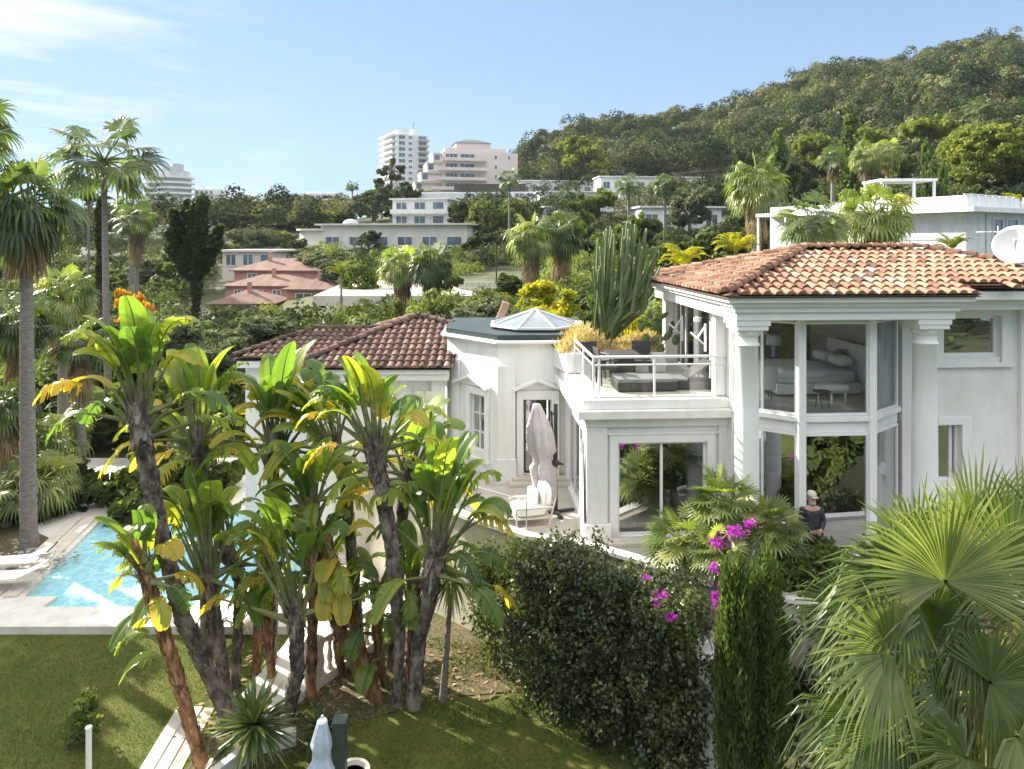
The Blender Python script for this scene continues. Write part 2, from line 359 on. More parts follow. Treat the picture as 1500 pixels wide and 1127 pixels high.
# soft shoulder on the very bright sky round the sun: c/(1+c/k)
dv=nt.nodes.new('ShaderNodeVectorMath'); dv.operation='MULTIPLY_ADD'; dv.inputs[1].default_value=(.75,.50,.33); dv.inputs[2].default_value=(1,1,1); L.new(sky.outputs[0],dv.inputs[0])
dq=nt.nodes.new('ShaderNodeVectorMath'); dq.operation='DIVIDE'; L.new(sky.outputs[0],dq.inputs[0]); L.new(dv.outputs[0],dq.inputs[1])
mc=nt.nodes.new('ShaderNodeMix'); mc.data_type='RGBA'; L.new(mu.outputs[0],mc.inputs[0]); L.new(dq.outputs[0],mc.inputs[6]); mc.inputs[7].default_value=(2.3,2.4,2.6,1)
# invented bright cloud layer above the frame, added as fill to soften shadows
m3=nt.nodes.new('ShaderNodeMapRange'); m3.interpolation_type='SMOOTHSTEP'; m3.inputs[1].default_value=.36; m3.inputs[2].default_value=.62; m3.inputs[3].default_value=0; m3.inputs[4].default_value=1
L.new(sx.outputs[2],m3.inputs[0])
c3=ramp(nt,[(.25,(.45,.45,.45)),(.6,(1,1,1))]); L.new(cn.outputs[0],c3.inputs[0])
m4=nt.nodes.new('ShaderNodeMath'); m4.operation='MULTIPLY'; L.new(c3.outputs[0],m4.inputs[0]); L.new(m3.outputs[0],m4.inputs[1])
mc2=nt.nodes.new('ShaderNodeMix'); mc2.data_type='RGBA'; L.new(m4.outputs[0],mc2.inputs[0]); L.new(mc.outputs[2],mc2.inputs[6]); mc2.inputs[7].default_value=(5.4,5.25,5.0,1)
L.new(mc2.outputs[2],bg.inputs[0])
sun=bpy.data.lights.new('sun','SUN'); so=bpy.data.objects.new('sun',sun); COL.objects.link(so)
sun.energy=4.5; sun.angle=R(.5); sun.color=(1,.92,.78)
so.rotation_euler=SD.to_track_quat('Z','Y').to_euler(); so.location=(-30,40,40)
scene.view_settings.view_transform='Standard'; scene.view_settings.look='None'; scene.view_settings.exposure=1.70; scene.view_settings.gamma=1
scene.render.film_transparent=False
scene.cycles.max_bounces=6; scene.cycles.diffuse_bounces=3; scene.cycles.glossy_bounces=3; scene.cycles.transmission_bounces=4; scene.cycles.transparent_max_bounces=12
scene.cycles.use_denoising=True
# ---------------------------------------------------------------- terrain
TPX=[-900,-300,0,300,500,700,850,1000,1250,1500,1900,2500]
TY=[0,24,28,32,45,65,90,130,180,250,330,400,500,700,1100]
TZ={ -900:[0,0,0,0,0,0,0,2,3,0,-5,-10,-20,-40,-60],
 -300:[0,0,0,0,0,0,1,4,6,5,0,-5,-15,-40,-60],
 0:[0,0,0,0,0,0,1,6,10,10,6,2,-8,-30,-60],
 300:[0,0,0,0,0,0,1,8,14,16,16,12,5,-20,-60],
 500:[0,0,0,1,2,3,4,9,15,18,20,20,15,-10,-60],
 700:[0,0,0,3,5,5.2,5.6,9,16,27,40,42,38,0,-60],
 850:[0,0,0,3,5,6,7,11,18,35,67,74,66,20,-60],
 1000:[0,0,0,3,5,6,8,12,19,38,70,84,80,40,-50],
 1250:[0,0,0,3,6,8,12,18,30,57,92,114,112,80,0],
 1500:[0,0,0,3,6,9,14,24,40,70,106,127,124,90,0],
 1900:[0,0,0,3,6,9,16,28,48,80,118,140,138,100,0],
 2500:[0,0,0,3,6,9,16,28,48,80,118,140,138,100,0]}
TZA=np.array([TZ[p] for p in TPX],dtype=float)
TZA[5:,9]-=3; TZA[5:,10:13]-=7.5
def smooth(t): return t*t*(3-2*t)
def terrain(px, Y):
    px=min(max(px,TPX[0]),TPX[-1]); Y=min(max(Y,0),TY[-1])
    i=max(k for k in range(len(TPX)-1) if TPX[k]<=px); j=max(k for k in range(len(TY)-1) if TY[k]<=Y)
    a=smooth((px-TPX[i])/(TPX[i+1]-TPX[i])); b=(Y-TY[j])/(TY[j+1]-TY[j])
    return float(TZA[i,j]*(1-a)*(1-b)+TZA[i+1,j]*a*(1-b)+TZA[i,j+1]*(1-a)*b+TZA[i+1,j+1]*a*b)
def terr_xy(x,y): return terrain(750+1000*x/max(y,1),y)
ys=[-60,-20,0,6,12,18,24,26,28,30,32,36,40,45,52,60,70,80,90,105,120,140,160,180,205,230,260,290,320,350,380,410,440,480,540,620,720,900,1100]
mb=MB(); rows=[]
pxs=list(range(-900,2501,75))
for y in ys:
    row=[]
    for p in pxs:
        yy=max(y,40); x=(p-750)/1000*yy
        z=terrain(p if y>=24 else 750+1000*x/24, y) if y>0 else 0
        if y>=24: z=terr_xy(x,y)
        if y>60: z+=(noise.noise(Vector((x*.02,y*.02,0)))*.005*y)
        row.append(mb.vert((x,y,z-.02)))
    rows.append(row)
for a,b in zip(rows,rows[1:]):
    for k in range(len(pxs)-1): mb.face((a[k],a[k+1],b[k+1],b[k]))
tag(mb.build('terrain',M['hillsoil'],smooth=True),kind='structure')
mb=MB(); mb.poly([(-60,-30,0),(14,-30,0),(14,24,0),(-60,24,0)])
tag(mb.build('lawn',M['lawn']),kind='structure')

# planting bed, brown litter under the big plants
mb=MB()
mb.prism([(-6.4,12.2),(-5.0,12.6),(-3.6,14.0),(-2.6,14.5),(-1.3,15.0),(.2,15.2),(1.6,14.1),(2.6,13.2),(4.2,12.4),(12,11),(12,13.2),(4,14.2),(1.7,16.2),(-.9,17.6),(-2.8,18.6),(-4.2,16.6),(-5.2,14.6),(-5.9,14.2)],.001,.02)
tag(mb.build('planting_bed',M['soil']),kind='structure')

# pool terrace with a hole for the pool
def pz(px,py,z=.2): g=G(px,py,z); return (g.x,g.y)
pool=[pz(36,874),pz(84,874),pz(62,889),pz(300,889),pz(345,872),pz(425,868),pz(470,800),pz(440,745),pz(152,757)]
mb=MB()
deck=[(-34,17.4),(-5.5,17.4),(-5.55,16.6),(-5.9,14.6),(-5.0,13.9),(-4.4,15.2),(-3.2,17.2),(-2.9,18.8),(-4.4,20.0),(-4.5,21.6),(-5.6,21.6),(-5.6,31),(-34,31)]
mb.prism(deck,-.3,.2,holes=[pool])
tag(mb.build('pool_deck',M['deck']),kind='structure')
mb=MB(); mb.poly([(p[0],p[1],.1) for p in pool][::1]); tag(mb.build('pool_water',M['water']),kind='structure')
# raised coping along the pool's left side
mb=MB()
a,b=Vector((*pool[0],.2)),Vector((*pool[-1],.2)); d=(b-a).normalized(); n=Vector((-d.y,d.x,0))
mb.beam(a+n*.35+Vector((0,0,.03)),b+n*.35+Vector((0,0,.03)),.35,.06); mb.beam(a+n*.85+Vector((0,0,.03)),b+n*.85+Vector((0,0,.03)),.35,.06)
tag(mb.build('pool_coping',M['stone']),kind='structure')
# grass bed with pebbles at the palm
mb=MB(); mb.prism([pz(-260,848,.2),pz(0,812,.2),pz(20,822,.2),pz(60,818,.2),pz(85,795,.2),pz(40,775,.2),pz(110,745,.2),pz(-300,745,.2)],.19,.23)
tag(mb.build('shrub_bed',M['soil']),kind='structure')

# garden steps and the white kerb at the lower edge
mb=MB()
g=[G(262,1035),G(205,1127),G(150,1215)]
for i in range(3):
    o=Vector((.26*i,-.02*i,0))
    a=G(262,1036)+o; b=G(168,1190)+o
    mb.prism([(a.x,a.y),(a.x+.27,a.y),(b.x+.27,b.y),(b.x,b.y)],.003,.055-.018*i)
tag(mb.build('garden_steps',M['patio'],bevel=.01),'pale stone steps at the lower left of the lawn, left of the leaning reddish trunk','steps')
mb=MB(); mb.beam((-6.25,11.2,.16),(-5.0,13.35,.16),.16,.32); mb.beam((-5.0,13.35,.16),(-4.3,13.6,.16),.16,.32)
tag(mb.build('garden_kerb',M['plaster'],bevel=.01),'low white wall edge running up to the foot of the leaning trunks','low wall')

# ---------------------------------------------------------------- patio on its retaining wall
front=[(-4.2,20.2),(-2.7,19.0),(-.9,17.4),(.4,16.45),(1.9,15.85),(3.4,14.8),(4.4,14.0),(6.2,13.3),(14,13.1)]
mb=MB(); mb.prism(front+[(14,40),(-5.5,40),(-5.5,21.4),(-4.2,21.4)],2.76,2.9)
tag(mb.build('patio',M['patio']),kind='structure')
mb=MB(); mb.prism(front+[(14,34),(-5.4,34),(-5.4,21.45),(-4.2,21.45)],0,2.755)
rw=empty('retaining_wall',(0,16.6,0),'tall plastered retaining wall that carries the patio, behind the big plants','wall')
mb.build('wall',M['plaster_warm'],rw)
mb=MB()
pts=[Vector((x,y,2.93)) for x,y in front]
for a,b in zip(pts,pts[1:]): mb.beam(a,b,.26,.10)
mb.build('coping',M['plaster'],rw,bevel=.008)
# balustrade by the stairs
bl=empty('stone_balustrade',(-4.0,15.9,0),'short beige stone balustrade beside the path behind the reddish trunks','balustrade')
A=Vector((-4.45,15.3,0)); B=Vector((-3.15,17.2,0)); d=(B-A)
mb=MB(); mb.beam(A+Vector((0,0,.12)),B+Vector((0,0,.12)),.28,.22); mb.build('base_rail',M['stone'],bl,bevel=.01)
mb=MB(); mb.beam(A+Vector((0,0,1.02)),B+Vector((0,0,1.02)),.26,.12); mb.build('top_rail',M['stone'],bl,bevel=.01)
mb=MB(); mb.box(A.x-.16,A.x+.16,A.y-.16,A.y+.16,.01,1.12); mb.build('post',M['stone'],bl,bevel=.01)
for k in range(1,10):
    p=A+d*(k/10); mb=MB()
    mb.lathe((p.x,p.y,.23),[(.07,0),(.07,.05),(.045,.09),(.075,.25),(.06,.36),(.035,.48),(.05,.6),(.065,.66),(.065,.73)],10)
    mb.build('baluster',M['stone'],bl,smooth=True)
# ---------------------------------------------------------------- the villa
HA=R(3.5); HO=Vector((1.826,16.3,0)); HR=Vector((math.cos(HA),math.sin(HA),0)); HD=Vector((-math.sin(HA),math.cos(HA),0))
def H(u,v,z=0): return HO+HR*u+HD*v+Vector((0,0,z))
def hb(mb,u0,u1,v0,v1,z0,z1): mb.box(u0,u1,v0,v1,z0,z1,fr=H)
villa=empty('villa',H(5,0,2.9),'large white villa with columned glass bay, roof terrace and terracotta hip roof','house')
def part(name,mat,fn,parent=villa,**k):
    mb=MB(); fn(mb); return mb.build(name,mat,parent,**k)
def window(parent,A,B,z0,z1,fr=.07,mull=(),glass='glass',depth=.08,mat='plaster2',name='window',trans=()):
    """frame between plan points A,B with a glass pane child; bars at fractions mull"""
    A=Vector((A[0],A[1],0)); B=Vector((B[0],B[1],0)); L=(B-A).length; d=(B-A)/L; n=Vector((-d.y,d.x,0))
    def f(x,y,z): return A+d*x+n*y+Vector((0,0,z))
    mb=MB()
    mb.box(0,fr,-depth/2,depth/2,z0,z1,f); mb.box(L-fr,L,-depth/2,depth/2,z0,z1,f)
    mb.box(fr,L-fr,-depth/2,depth/2,z0,z0+fr,f); mb.box(fr,L-fr,-depth/2,depth/2,z1-fr,z1,f)
    for m in mull: mb.box(L*m-fr*.5,L*m+fr*.5,-depth*.45,depth*.45,z0+fr,z1-fr,f)
    for t in trans:
        zz=z0+(z1-z0)*t; mb.box(fr,L-fr,-depth*.35,depth*.35,zz-fr*.3,zz+fr*.3,f)
    o=mb.build(name,M[mat],parent)
    mb=MB(); mb.poly([f(fr*.5,0,z0+fr*.5),f(L-fr*.5,0,z0+fr*.5),f(L-fr*.5,0,z1-fr*.5),f(fr*.5,0,z1-fr*.5)])
    mb.build('glass_pane',M[glass],o)
    return o

FL0,FL1=2.9,6.05
# --- terrace wing walls
def wing(mb):
    w0=(.70,2.88,2.95,5.2)
    mb.panel(H(0,0),H(3.7,0),FL0,5.62,.25,[w0])
    mb.panel(H(0,4.6),H(0,.26),FL0,5.62,.25,[(.9,3.7,2.95,5.25)])
    hb(mb,.26,8.2,4.35,4.6,FL0,5.62)
part('wall',M['plaster'],wing)
part('floor_slab',M['interior'],lambda mb:hb(mb,.05,10.5,.05,4.55,5.63,6.04))
def bands(mb):
    hb(mb,-.10,3.45,-.12,4.4,5.60,5.84)
    hb(mb,-.30,3.52,-.36,4.5,5.845,6.04)
    hb(mb,-.16,3.50,-.20,4.45,6.045,6.27)
part('cornice',M['plaster'],bands,bevel=.012)
def pil(mb):
    hb(mb,-.06,.44,-.10,.3,3.3,5.595); hb(mb,-.12,.52,-.17,.36,FL0,3.3)
part('corner_pillar',M['plaster'],pil,bevel=.01)
def pil2(mb):
    hb(mb,3.15,3.62,-.07,-.002,3.3,5.595); hb(mb,3.10,3.66,-.11,-.002,FL0,3.3)
part('pilaster',M['plaster'],pil2,bevel=.01)
def surround(mb):
    hb(mb,.50,.70,-.06,-.003,FL0,5.40); hb(mb,2.88,3.08,-.06,-.003,FL0,5.40); hb(mb,.70,2.88,-.06,-.003,5.20,5.40)
    hb(mb,.44,3.14,-.09,-.003,5.403,5.46)
part('window_surround',M['plaster2'],surround,bevel=.006)
part('door_sill',M['stone'],lambda mb:hb(mb,.3,3.3,-.5,-.18,FL0,3.0),bevel=.01)
window(villa,H(.70,.1),H(2.88,.1),2.95,5.2,.06,(.5,),glass='glass_dark',name='sliding_door')
window(villa,H(.12,3.7),H(.12,.9),2.95,5.25,.06,(.33,.66),glass='glass_dark',name='sliding_door')
def hang(mb,a,b,z0,z1,n=9,amp=.05):
    a=Vector(a); b=Vector(b); d=(b-a); nn=Vector((-d.y,d.x,0)).normalized(); N=n*6
    lo=[];hi=[]
    for i in range(N+1):
        t=i/N; w=math.sin(t*n*2*math.pi)*amp
        lo.append(mb.vert(a+d*t+nn*w*1.4+Vector((0,0,z0)))); hi.append(mb.vert(a+d*t+nn*w*.7+Vector((0,0,z1))))
    for i in range(N): mb.face((lo[i],lo[i+1],hi[i+1],hi[i]))
def curtain(label,a,b,z0,z1,n=7,mat='sheer'):
    mb=MB(); hang(mb,a,b,z0,z1,n); o=mb.build('curtain',M[mat],smooth=True,origin=Vector((a[0],a[1],z0)))
    return tag(o,label,'curtain','sheer white curtains behind the villa glass')
curtain('sheer curtain at the left of the ground floor sliding door under the roof terrace',H(.78,.35),H(1.25,.35),2.95,5.2,5)
curtain('sheer curtain at the right of the ground floor sliding door under the roof terrace',H(2.45,.35),H(2.85,.35),2.95,5.2,5)

# --- roof terrace
part('terrace_floor',M['patio'],lambda mb:hb(mb,.05,3.4,.0,4.3,6.272,6.30))
def rails(mb):
    for z,r in ((7.25,.035),(7.06,.022)):
        mb.tube([H(.12,.0,z),H(3.42,.0,z)],r,8); mb.tube([H(.12,.0,z),H(.12,2.9,z)],r,8)
rl=part('railing',M['metal'],rails)
for (u,v) in ((.12,0),(.26,0),(1.6,0),(3.1,0),(3.3,0),(.12,1.45),(.12,2.9)):
    part('railing_post',M['metal'],lambda mb:mb.tube([H(u,v,6.28),H(u,v,7.25)],.026,8),rl)
def rg(mb):
    for a,b in (((.3,.0),(1.55,.0)),((1.65,.0),(3.05,.0)),((.12,.1),(.12,1.4)),((.12,1.5),(.12,2.85))):
        mb.poly([H(*a,6.34),H(*b,6.34),H(*b,7.03),H(*a,7.03)])
part('glass_balustrade',M['glass_rail'],rg,rl)
def planter(mb):
    mb.prism([H(-.1,2.95),H(2.75,2.95),H(2.75,4.75),H(-.5,4.75)],6.302,6.86)
part('planter',M['plaster'],planter,bevel=.02)

# --- glass bay pavilion: columns
def column(u,v,ztop=8.32):
    p=H(u,v,0); mb=MB()
    mb.lathe((p.x,p.y,2.9),[(.33,.12),(.33,.2),(.30,.26),(.26,.30),(.262,1.9),(.255,3.4),(.235,4.82),(.25,4.83),(.275,4.87),(.25,4.91),(.238,4.93),(.238,5.05),(.27,5.09),(.30,5.16),(.30,5.2)],28)
    o=mb.build('column',M['plaster2'],villa,smooth=True)
    for p2 in o.data.polygons: p2.use_smooth = abs(p2.normal.z)<.5
    mb=MB(); hb(mb,u-.34,u+.34,v-.34,v+.34,8.101,8.2); hb(mb,u-.38,u+.38,v-.36,v+.38,8.2,8.318); mb.build('capital',M['plaster2'],o,bevel=.01)
    mb=MB(); hb(mb,u-.36,u+.36,v-.36,v+.36,2.9,3.02); mb.build('plinth',M['plaster2'],o,bevel=.01)
column(3.23,-1.55); column(7.28,-1.55)
def entab(mb):
    # front beam, left beam and ceiling
    hb(mb,2.85,7.72,-1.93,-1.2,8.32,8.62); hb(mb,2.78,7.78,-2.0,-1.15,8.50,8.62)
    hb(mb,2.85,3.35,-1.2,4.55,8.32,8.62)
    hb(mb,2.70,7.86,-2.08,4.6,8.622,8.72); hb(mb,2.58,7.98,-2.20,4.7,8.722,8.87)
    hb(mb,3.35,7.7,-1.19,4.5,8.36,8.60)
    hb(mb,7.7,12.0,-1.25,4.5,8.45,8.70); hb(mb,7.99,12.3,-1.55,4.6,8.702,8.90)
part('entablature',M['plaster2'],entab,bevel=.014)
BAY=[(3.42,-.42),(4.56,-1.30),(6.19,-1.30),(7.33,-.50)]
def bayband(mb):
    for z0,z1,o in ((5.72,5.98,.0),(5.981,6.10,.08)):
        pl=[H(3.36,-.30-o*0)]+[H(u+(-o if i<2 else o)*(.6),v-o*(1 if i in(1,2) else .8)) for i,(u,v) in enumerate(BAY)]+[H(7.45,-.3)]
        mb.prism(pl,z0,z1)
part('bay_band',M['plaster2'],bayband,bevel=.01)
part('bay_band',M['plaster2'],lambda mb:mb.prism([H(3.4,-.32)]+[H(*b) for b in BAY]+[H(7.4,-.3)],8.22,8.318))
def bfl(mb): mb.prism([H(3.40,.04),H(3.44,-.35),H(4.60,-1.22),H(6.15,-1.22),H(7.25,-.45),H(8.1,.04)],5.74,6.14)
part('bay_floor',M['marble'],bfl)
for (a,b),mu in (((BAY[0],BAY[1]),(.42,)),((BAY[1],BAY[2]),()),((BAY[2],BAY[3]),())):
    d=(H(*b)-H(*a)).normalized()
    A=H(*a)+d*.06; B=H(*b)-d*.06
    window(villa,A,B,6.11,8.215,.055,mu,glass='glass',name='window')
    window(villa,A,B,2.92,5.715,.055,mu,glass='glass_dark',name='window')
for i,(u,v) in enumerate(BAY):
    if i in (1,2): part('bay_post',M['plaster2'],lambda mb:hb(mb,u-.085,u+.085,v-.10,v+.07,2.9,8.318),bevel=.006)
# left facade beside the terrace (glazed doors between white piers)
def leftfac(mb):
    mb.panel(H(3.36,4.5),H(3.36,-.36),6.28,8.33,.2,[(.25,2.08,6.34,8.28),(2.16,4.2,6.34,8.28)])
    mb.panel(H(3.61,-.36),H(3.61,.3),FL0,6.27,.25,[])
part('wall',M['plaster'],leftfac)
window(villa,H(3.46,4.25),H(3.46,2.42),6.34,8.28,.05,(.5,),name='terrace_door')
window(villa,H(3.46,2.34),H(3.46,.3),6.34,8.28,.05,(.5,),name='terrace_door')
for v in (4.42,.14):
    part('pilaster',M['plaster2'],lambda mb:hb(mb,3.10,3.355,v-.14,v+.14,6.305,8.318),bevel=.01)
part('wall_lamp',M['metal'],lambda mb:(mb.lathe(H(2.98,1.0,7.95),[(.03,0),(.09,.02),(.09,.12),(.03,.14)],10),mb.beam(H(3.1,1.0,8.05),H(2.98,1.0,8.05),.03)))
def arm(mb,v):
    mb.beam(H(3.1,v,7.9),H(2.85,v-.1,7.6),.03,.04); mb.beam(H(3.08,v,7.4),H(2.85,v-.1,7.6),.025,.03); mb.beam(H(3.09,v,7.25),H(3.09,v,7.95),.05,.05)
    mb.beam(H(2.85,v-.1,7.6),H(2.75,v+.1,7.72),.03,.04)
part('awning_arm',M['metal'],lambda mb:arm(mb,.7)); part('awning_arm',M['metal'],lambda mb:arm(mb,2.6))
# right wall with two windows
def rwall(mb):
    mb.panel(H(7.42,-.55),H(12,-.55),FL0,8.45,.3,[(8.4-7.42,9.85-7.42,7.25,8.26),(8.27-7.42,8.86-7.42,4.3,5.66)])
    mb.panel(H(7.3,4.5),H(7.3,-.3),FL0,8.36,-.001-.2,[(.01,.02,3,3.01)]) if False else None
part('wall',M['plaster'],rwall)
part('pilaster',M['plaster2'],lambda mb:hb(mb,10.3,10.75,-.66,-.553,FL0,8.44),bevel=.01)
def ws(mb,wi):
    for u0,u1,z0,z1 in (((8.4,9.85,7.25,8.26),(8.27,8.86,4.3,5.66))[wi],):
        hb(mb,u0-.22,u0,-.62,-.553,z0-.12,z1+.18) if u0>8.3 else None
        hb(mb,u1,u1+.24,-.62,-.553,z0-.12,z1+.18); hb(mb,u0,u1,-.62,-.553,z1,z1+.18)
        hb(mb,u0-.05 if u0<8.3 else u0-.28,u1+.3,-.66,-.553,z0-.22,z0-.121)
part('window_surround',M['plaster2'],lambda mb:ws(mb,0),bevel=.006); part('window_surround',M['plaster2'],lambda mb:ws(mb,1),bevel=.006)
window(villa,H(8.4,-.42),H(9.85,-.42),7.25,8.26,.09,(),glass='glass_dark')
window(villa,H(8.27,-.40),H(8.86,-.40),4.3,5.66,.06,(.72,),glass='glass_dark')
# --- rooms behind the glass
def rooms(mb):
    hb(mb,7.45,7.6,-.2,4.3,6.14,8.33); 
part('inner_wall',M['interior'],rooms)
part('inner_wall',M['olivewall'],lambda mb:hb(mb,3.6,7.44,3.9,4.3,6.04,8.34))
part('room_floor',M['marble'],lambda mb:hb(mb,3.6,7.44,.05,3.89,6.045,6.12))
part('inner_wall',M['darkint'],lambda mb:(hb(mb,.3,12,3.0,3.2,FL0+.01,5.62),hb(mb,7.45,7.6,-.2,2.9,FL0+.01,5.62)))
part('room_floor',M['marble'],lambda mb:hb(mb,.3,8.2,.06,2.99,FL0+.001,FL0+.02))
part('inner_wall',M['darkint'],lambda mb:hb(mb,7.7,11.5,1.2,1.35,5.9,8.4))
curtain('sheer white curtain in the right pane of the upper glass bay',H(6.45,-.92),H(7.2,-.38),6.15,8.2,8)
curtain('pale curtain in the right pane of the lower glass bay',H(6.9,-.55),H(7.25,-.3),2.95,5.7,4)

# ---------------------------------------------------------------- barrel tiled roofs
def tile_roof(mb, C0, E, S, inside, length, rise_len, pitch=.25, course=.38, r=.094, dark=.0, seed=1, under=True):
    """C0 eave corner, E unit vector along eave, S unit vector up the slope, inside(a,s) test"""
    rnd=random.Random(seed); N=E.cross(S).normalized()
    if N.z<0: N=-N
    for i in range(int(length/pitch)+1):
        a=(i+.5)*pitch; jit=rnd.uniform(-.012,.012)
        for j in range(int(rise_len/course)+1):
            s0=j*course-.04+rnd.uniform(-.012,.012); s1=s0+course+.07
            if not inside(a,(s0+s1)/2+.05): continue
            k=rnd.random(); mb.cur=min(1,max(0,rnd.gauss(.55,.2) if k>.08 else rnd.uniform(0,1)))
            lo=[];hi=[]
            sk=rnd.uniform(-.012,.012)
            for t in range(7):
                an=math.pi*t/6
                for lst,s,rr,lift in ((lo,s0,r,.040),(hi,s1,r*.84,.0)):
                    off=sk if s==s0 else 0
                    lst.append(mb.vert(C0+E*(a+jit+off+rr*math.cos(an))+S*s+N*(rr*.9*math.sin(an)+lift)))
            for t in range(6): mb.face((lo[t],lo[t+1],hi[t+1],hi[t]))
            mb.face(lo)
            # pan tile between
            mb.cur=mb.cur*.35
            q=[]
            for t,(da,dz) in enumerate(((pitch*.25,.035),(pitch*.5,.008),(pitch*.75,.035))):
                q.append((mb.vert(C0+E*(a+da)+S*s0+N*(dz+.02)),mb.vert(C0+E*(a+da)+S*s1+N*dz)))
            for t in range(2): mb.face((q[t][0],q[t+1][0],q[t+1][1],q[t][1]))
def cap_line(mb, A, B, r=.11, seed=3, step=.36):
    rnd=random.Random(seed); A=Vector(A); B=Vector(B); L=(B-A).length; d=(B-A)/L
    x=d.cross(Vector((0,0,1))).normalized(); n=x.cross(d).normalized()
    k=0; s=0
    while s<L-.05:
        mb.cur=rnd.uniform(.1,.7); e=min(L+.03,s+step+.06); lo=[];hi=[]
        for t in range(7):
            an=math.pi*t/6
            lo.append(mb.vert(A+d*s+x*r*math.cos(an)+n*(r*math.sin(an)+.03+.03)))
            hi.append(mb.vert(A+d*e+x*r*.85*math.cos(an)+n*(r*.85*math.sin(an)+.03)))
        for t in range(6): mb.face((lo[t],lo[t+1],hi[t+1],hi[t]))
        mb.face(lo); mb.face(hi[::-1]); s+=step
def inpoly(poly):
    def f(a,s):
        c=False; n=len(poly)
        for i in range(n):
            x1,y1=poly[i]; x2,y2=poly[(i+1)%n]
            if (y1>s)!=(y2>s) and a<(x2-x1)*(s-y1)/(y2-y1)+x1: c=not c
        return c
    return f
def roof_face(mb, pts, seed=1, **k):
    """pts: planar polygon, pts[0]->pts[1] is the eave"""
    A,B=Vector(pts[0]),Vector(pts[1]); E=(B-A).normalized()
    Nn=Vector((0,0,0))
    for i in range(1,len(pts)-1): Nn+=(Vector(pts[i])-A).cross(Vector(pts[i+1])-A)
    Nn.normalize()
    if Nn.z<0: Nn=-Nn
    S=Nn.cross(E).normalized()
    if S.z<0: S=-S
    loc=[((Vector(p)-A).dot(E),(Vector(p)-A).dot(S)) for p in pts]
    a0=min(p[0] for p in loc)
    loc=[(p[0]-a0,p[1]) for p in loc]
    tile_roof(mb,A+E*a0,E,S,inpoly(loc),max(p[0] for p in loc),max(p[1] for p in loc),seed=seed,**k)
    mb.cur=.12
    mb.poly([Vector(p) for p in pts]); mb.poly([Vector(p)-Vector((0,0,.05)) for p in pts][::-1])
EZ=8.885; RZ=9.80
FLc,FRc,BLc,BRc=H(2.48,-2.28,EZ),H(12.5,-2.28,EZ),H(2.48,4.8,EZ),H(12.5,4.8,EZ)
R1,R2=H(5.95,1.26,RZ),H(9.1,1.26,RZ)
sl=(RZ-EZ)/3.54
def mainroof(mb):
    n1,n2=H(8.05,-2.28,EZ),H(8.05,-1.68,EZ+.6*sl); fr2=H(12.5-.6,-1.68,EZ+.6*sl)
    roof_face(mb,[FLc,n1,n2,fr2,R2,R1],1); roof_face(mb,[BLc,FLc,R1],2)
    roof_face(mb,[FRc+HD*.6+HR*0,BRc,R2],4); roof_face(mb,[BRc,BLc,R1,R2],5)
    up=Vector((0,0,.03)); cap_line(mb,FLc+up,R1+up); cap_line(mb,BLc+up,R1+up,seed=5); cap_line(mb,R1+up,R2+up,seed=6); cap_line(mb,fr2+up,R2+up,seed=7)
part('roof',M['tile'],mainroof)

# ---------------------------------------------------------------- octagonal entrance drum
drum=empty('entrance_pavilion',(.6,21.5,2.9),'white flat-roofed entrance pavilion with pedimented door and glass pyramid skylight','pavilion')
DA,DB,DC=Vector((-2.1,22.1)),Vector((-.41,20.3)),Vector((2.1,20.42)); DT=7.0
def dw(mb):
    mb.panel(DB,DC,2.9,DT,.3,[(.76,1.56,3.1,5.32)])
    mb.panel(DA,DB,2.9,DT,.3,[(1.21,1.90,3.6,5.32)])
    mb.panel((-2.1,25),(-2.1,22.11),2.9,DT,.3)
part('wall',M['plaster'],dw,drum)
part('pilaster',M['plaster'],lambda mb:mb.box(-.43,.10,20.16,20.29,2.9,6.35),drum,bevel=.01)
def dfr(mb):
    for x0,x1,z0,z1 in ((.14,.33,2.95,5.6),(1.17,1.40,2.95,5.6),(.33,1.17,5.33,5.6)): mb.box(x0,x1,20.22,20.335,z0,z1)
part('door_frame',M['plaster2'],dfr,drum,bevel=.008)
def pediment(mb,A,B,z0,zm,dep,n):
    A=Vector(A); B=Vector(B); mid=(A+B)/2
    n=Vector((n[0],n[1],0)).normalized()
    for a,b in ((Vector((A.x,A.y,z0)),Vector((mid.x,mid.y,zm))),(Vector((B.x,B.y,z0)),Vector((mid.x,mid.y,zm)))):
        mb.beam(a+n*dep,b+n*dep,.26,.08)
    a,b,c=Vector((A.x,A.y,z0-.02)),Vector((B.x,B.y,z0-.02)),Vector((mid.x,mid.y,zm-.02))
    q=[a+n*.06,b+n*.06,c+n*.06]; mb.poly(q)
part('pediment',M['plaster2'],lambda mb:pediment(mb,(.02,20.3),(1.5,20.36),5.63,5.93,.11,(.05,-1)),drum)
dd=(DB-DA).normalized(); dn=Vector((dd.y,-dd.x))
a=DA+dd*.55; b=DA+dd*2.15
part('pediment',M['plaster2'],lambda mb:pediment(mb,(a.x,a.y),(b.x,b.y),5.60,5.90,.11,(dn.x,dn.y)),drum)
def wsr(mb):
    f=lambda x,y,z:(DA.x+dd.x*x+dn.x*y,DA.y+dd.y*x+dn.y*y,z)
    mb.box(1.02,1.21,.003,.07,3.4,5.55,f); mb.box(1.90,2.09,.003,.07,3.4,5.55,f); mb.box(1.21,1.90,.003,.07,5.33,5.55,f); mb.box(.98,2.12,.003,.1,3.3,3.4,f)
    mb.box(.30,.68,.003,.08,2.9,6.3,f)
part('window_surround',M['plaster2'],wsr,drum,bevel=.006)
q0=DA+dd*1.21-dn*.1; q1=DA+dd*1.90-dn*.1
window(drum,q0,q1,3.6,5.32,.05,(.5,),glass='glass_dark',trans=(.33,.66))
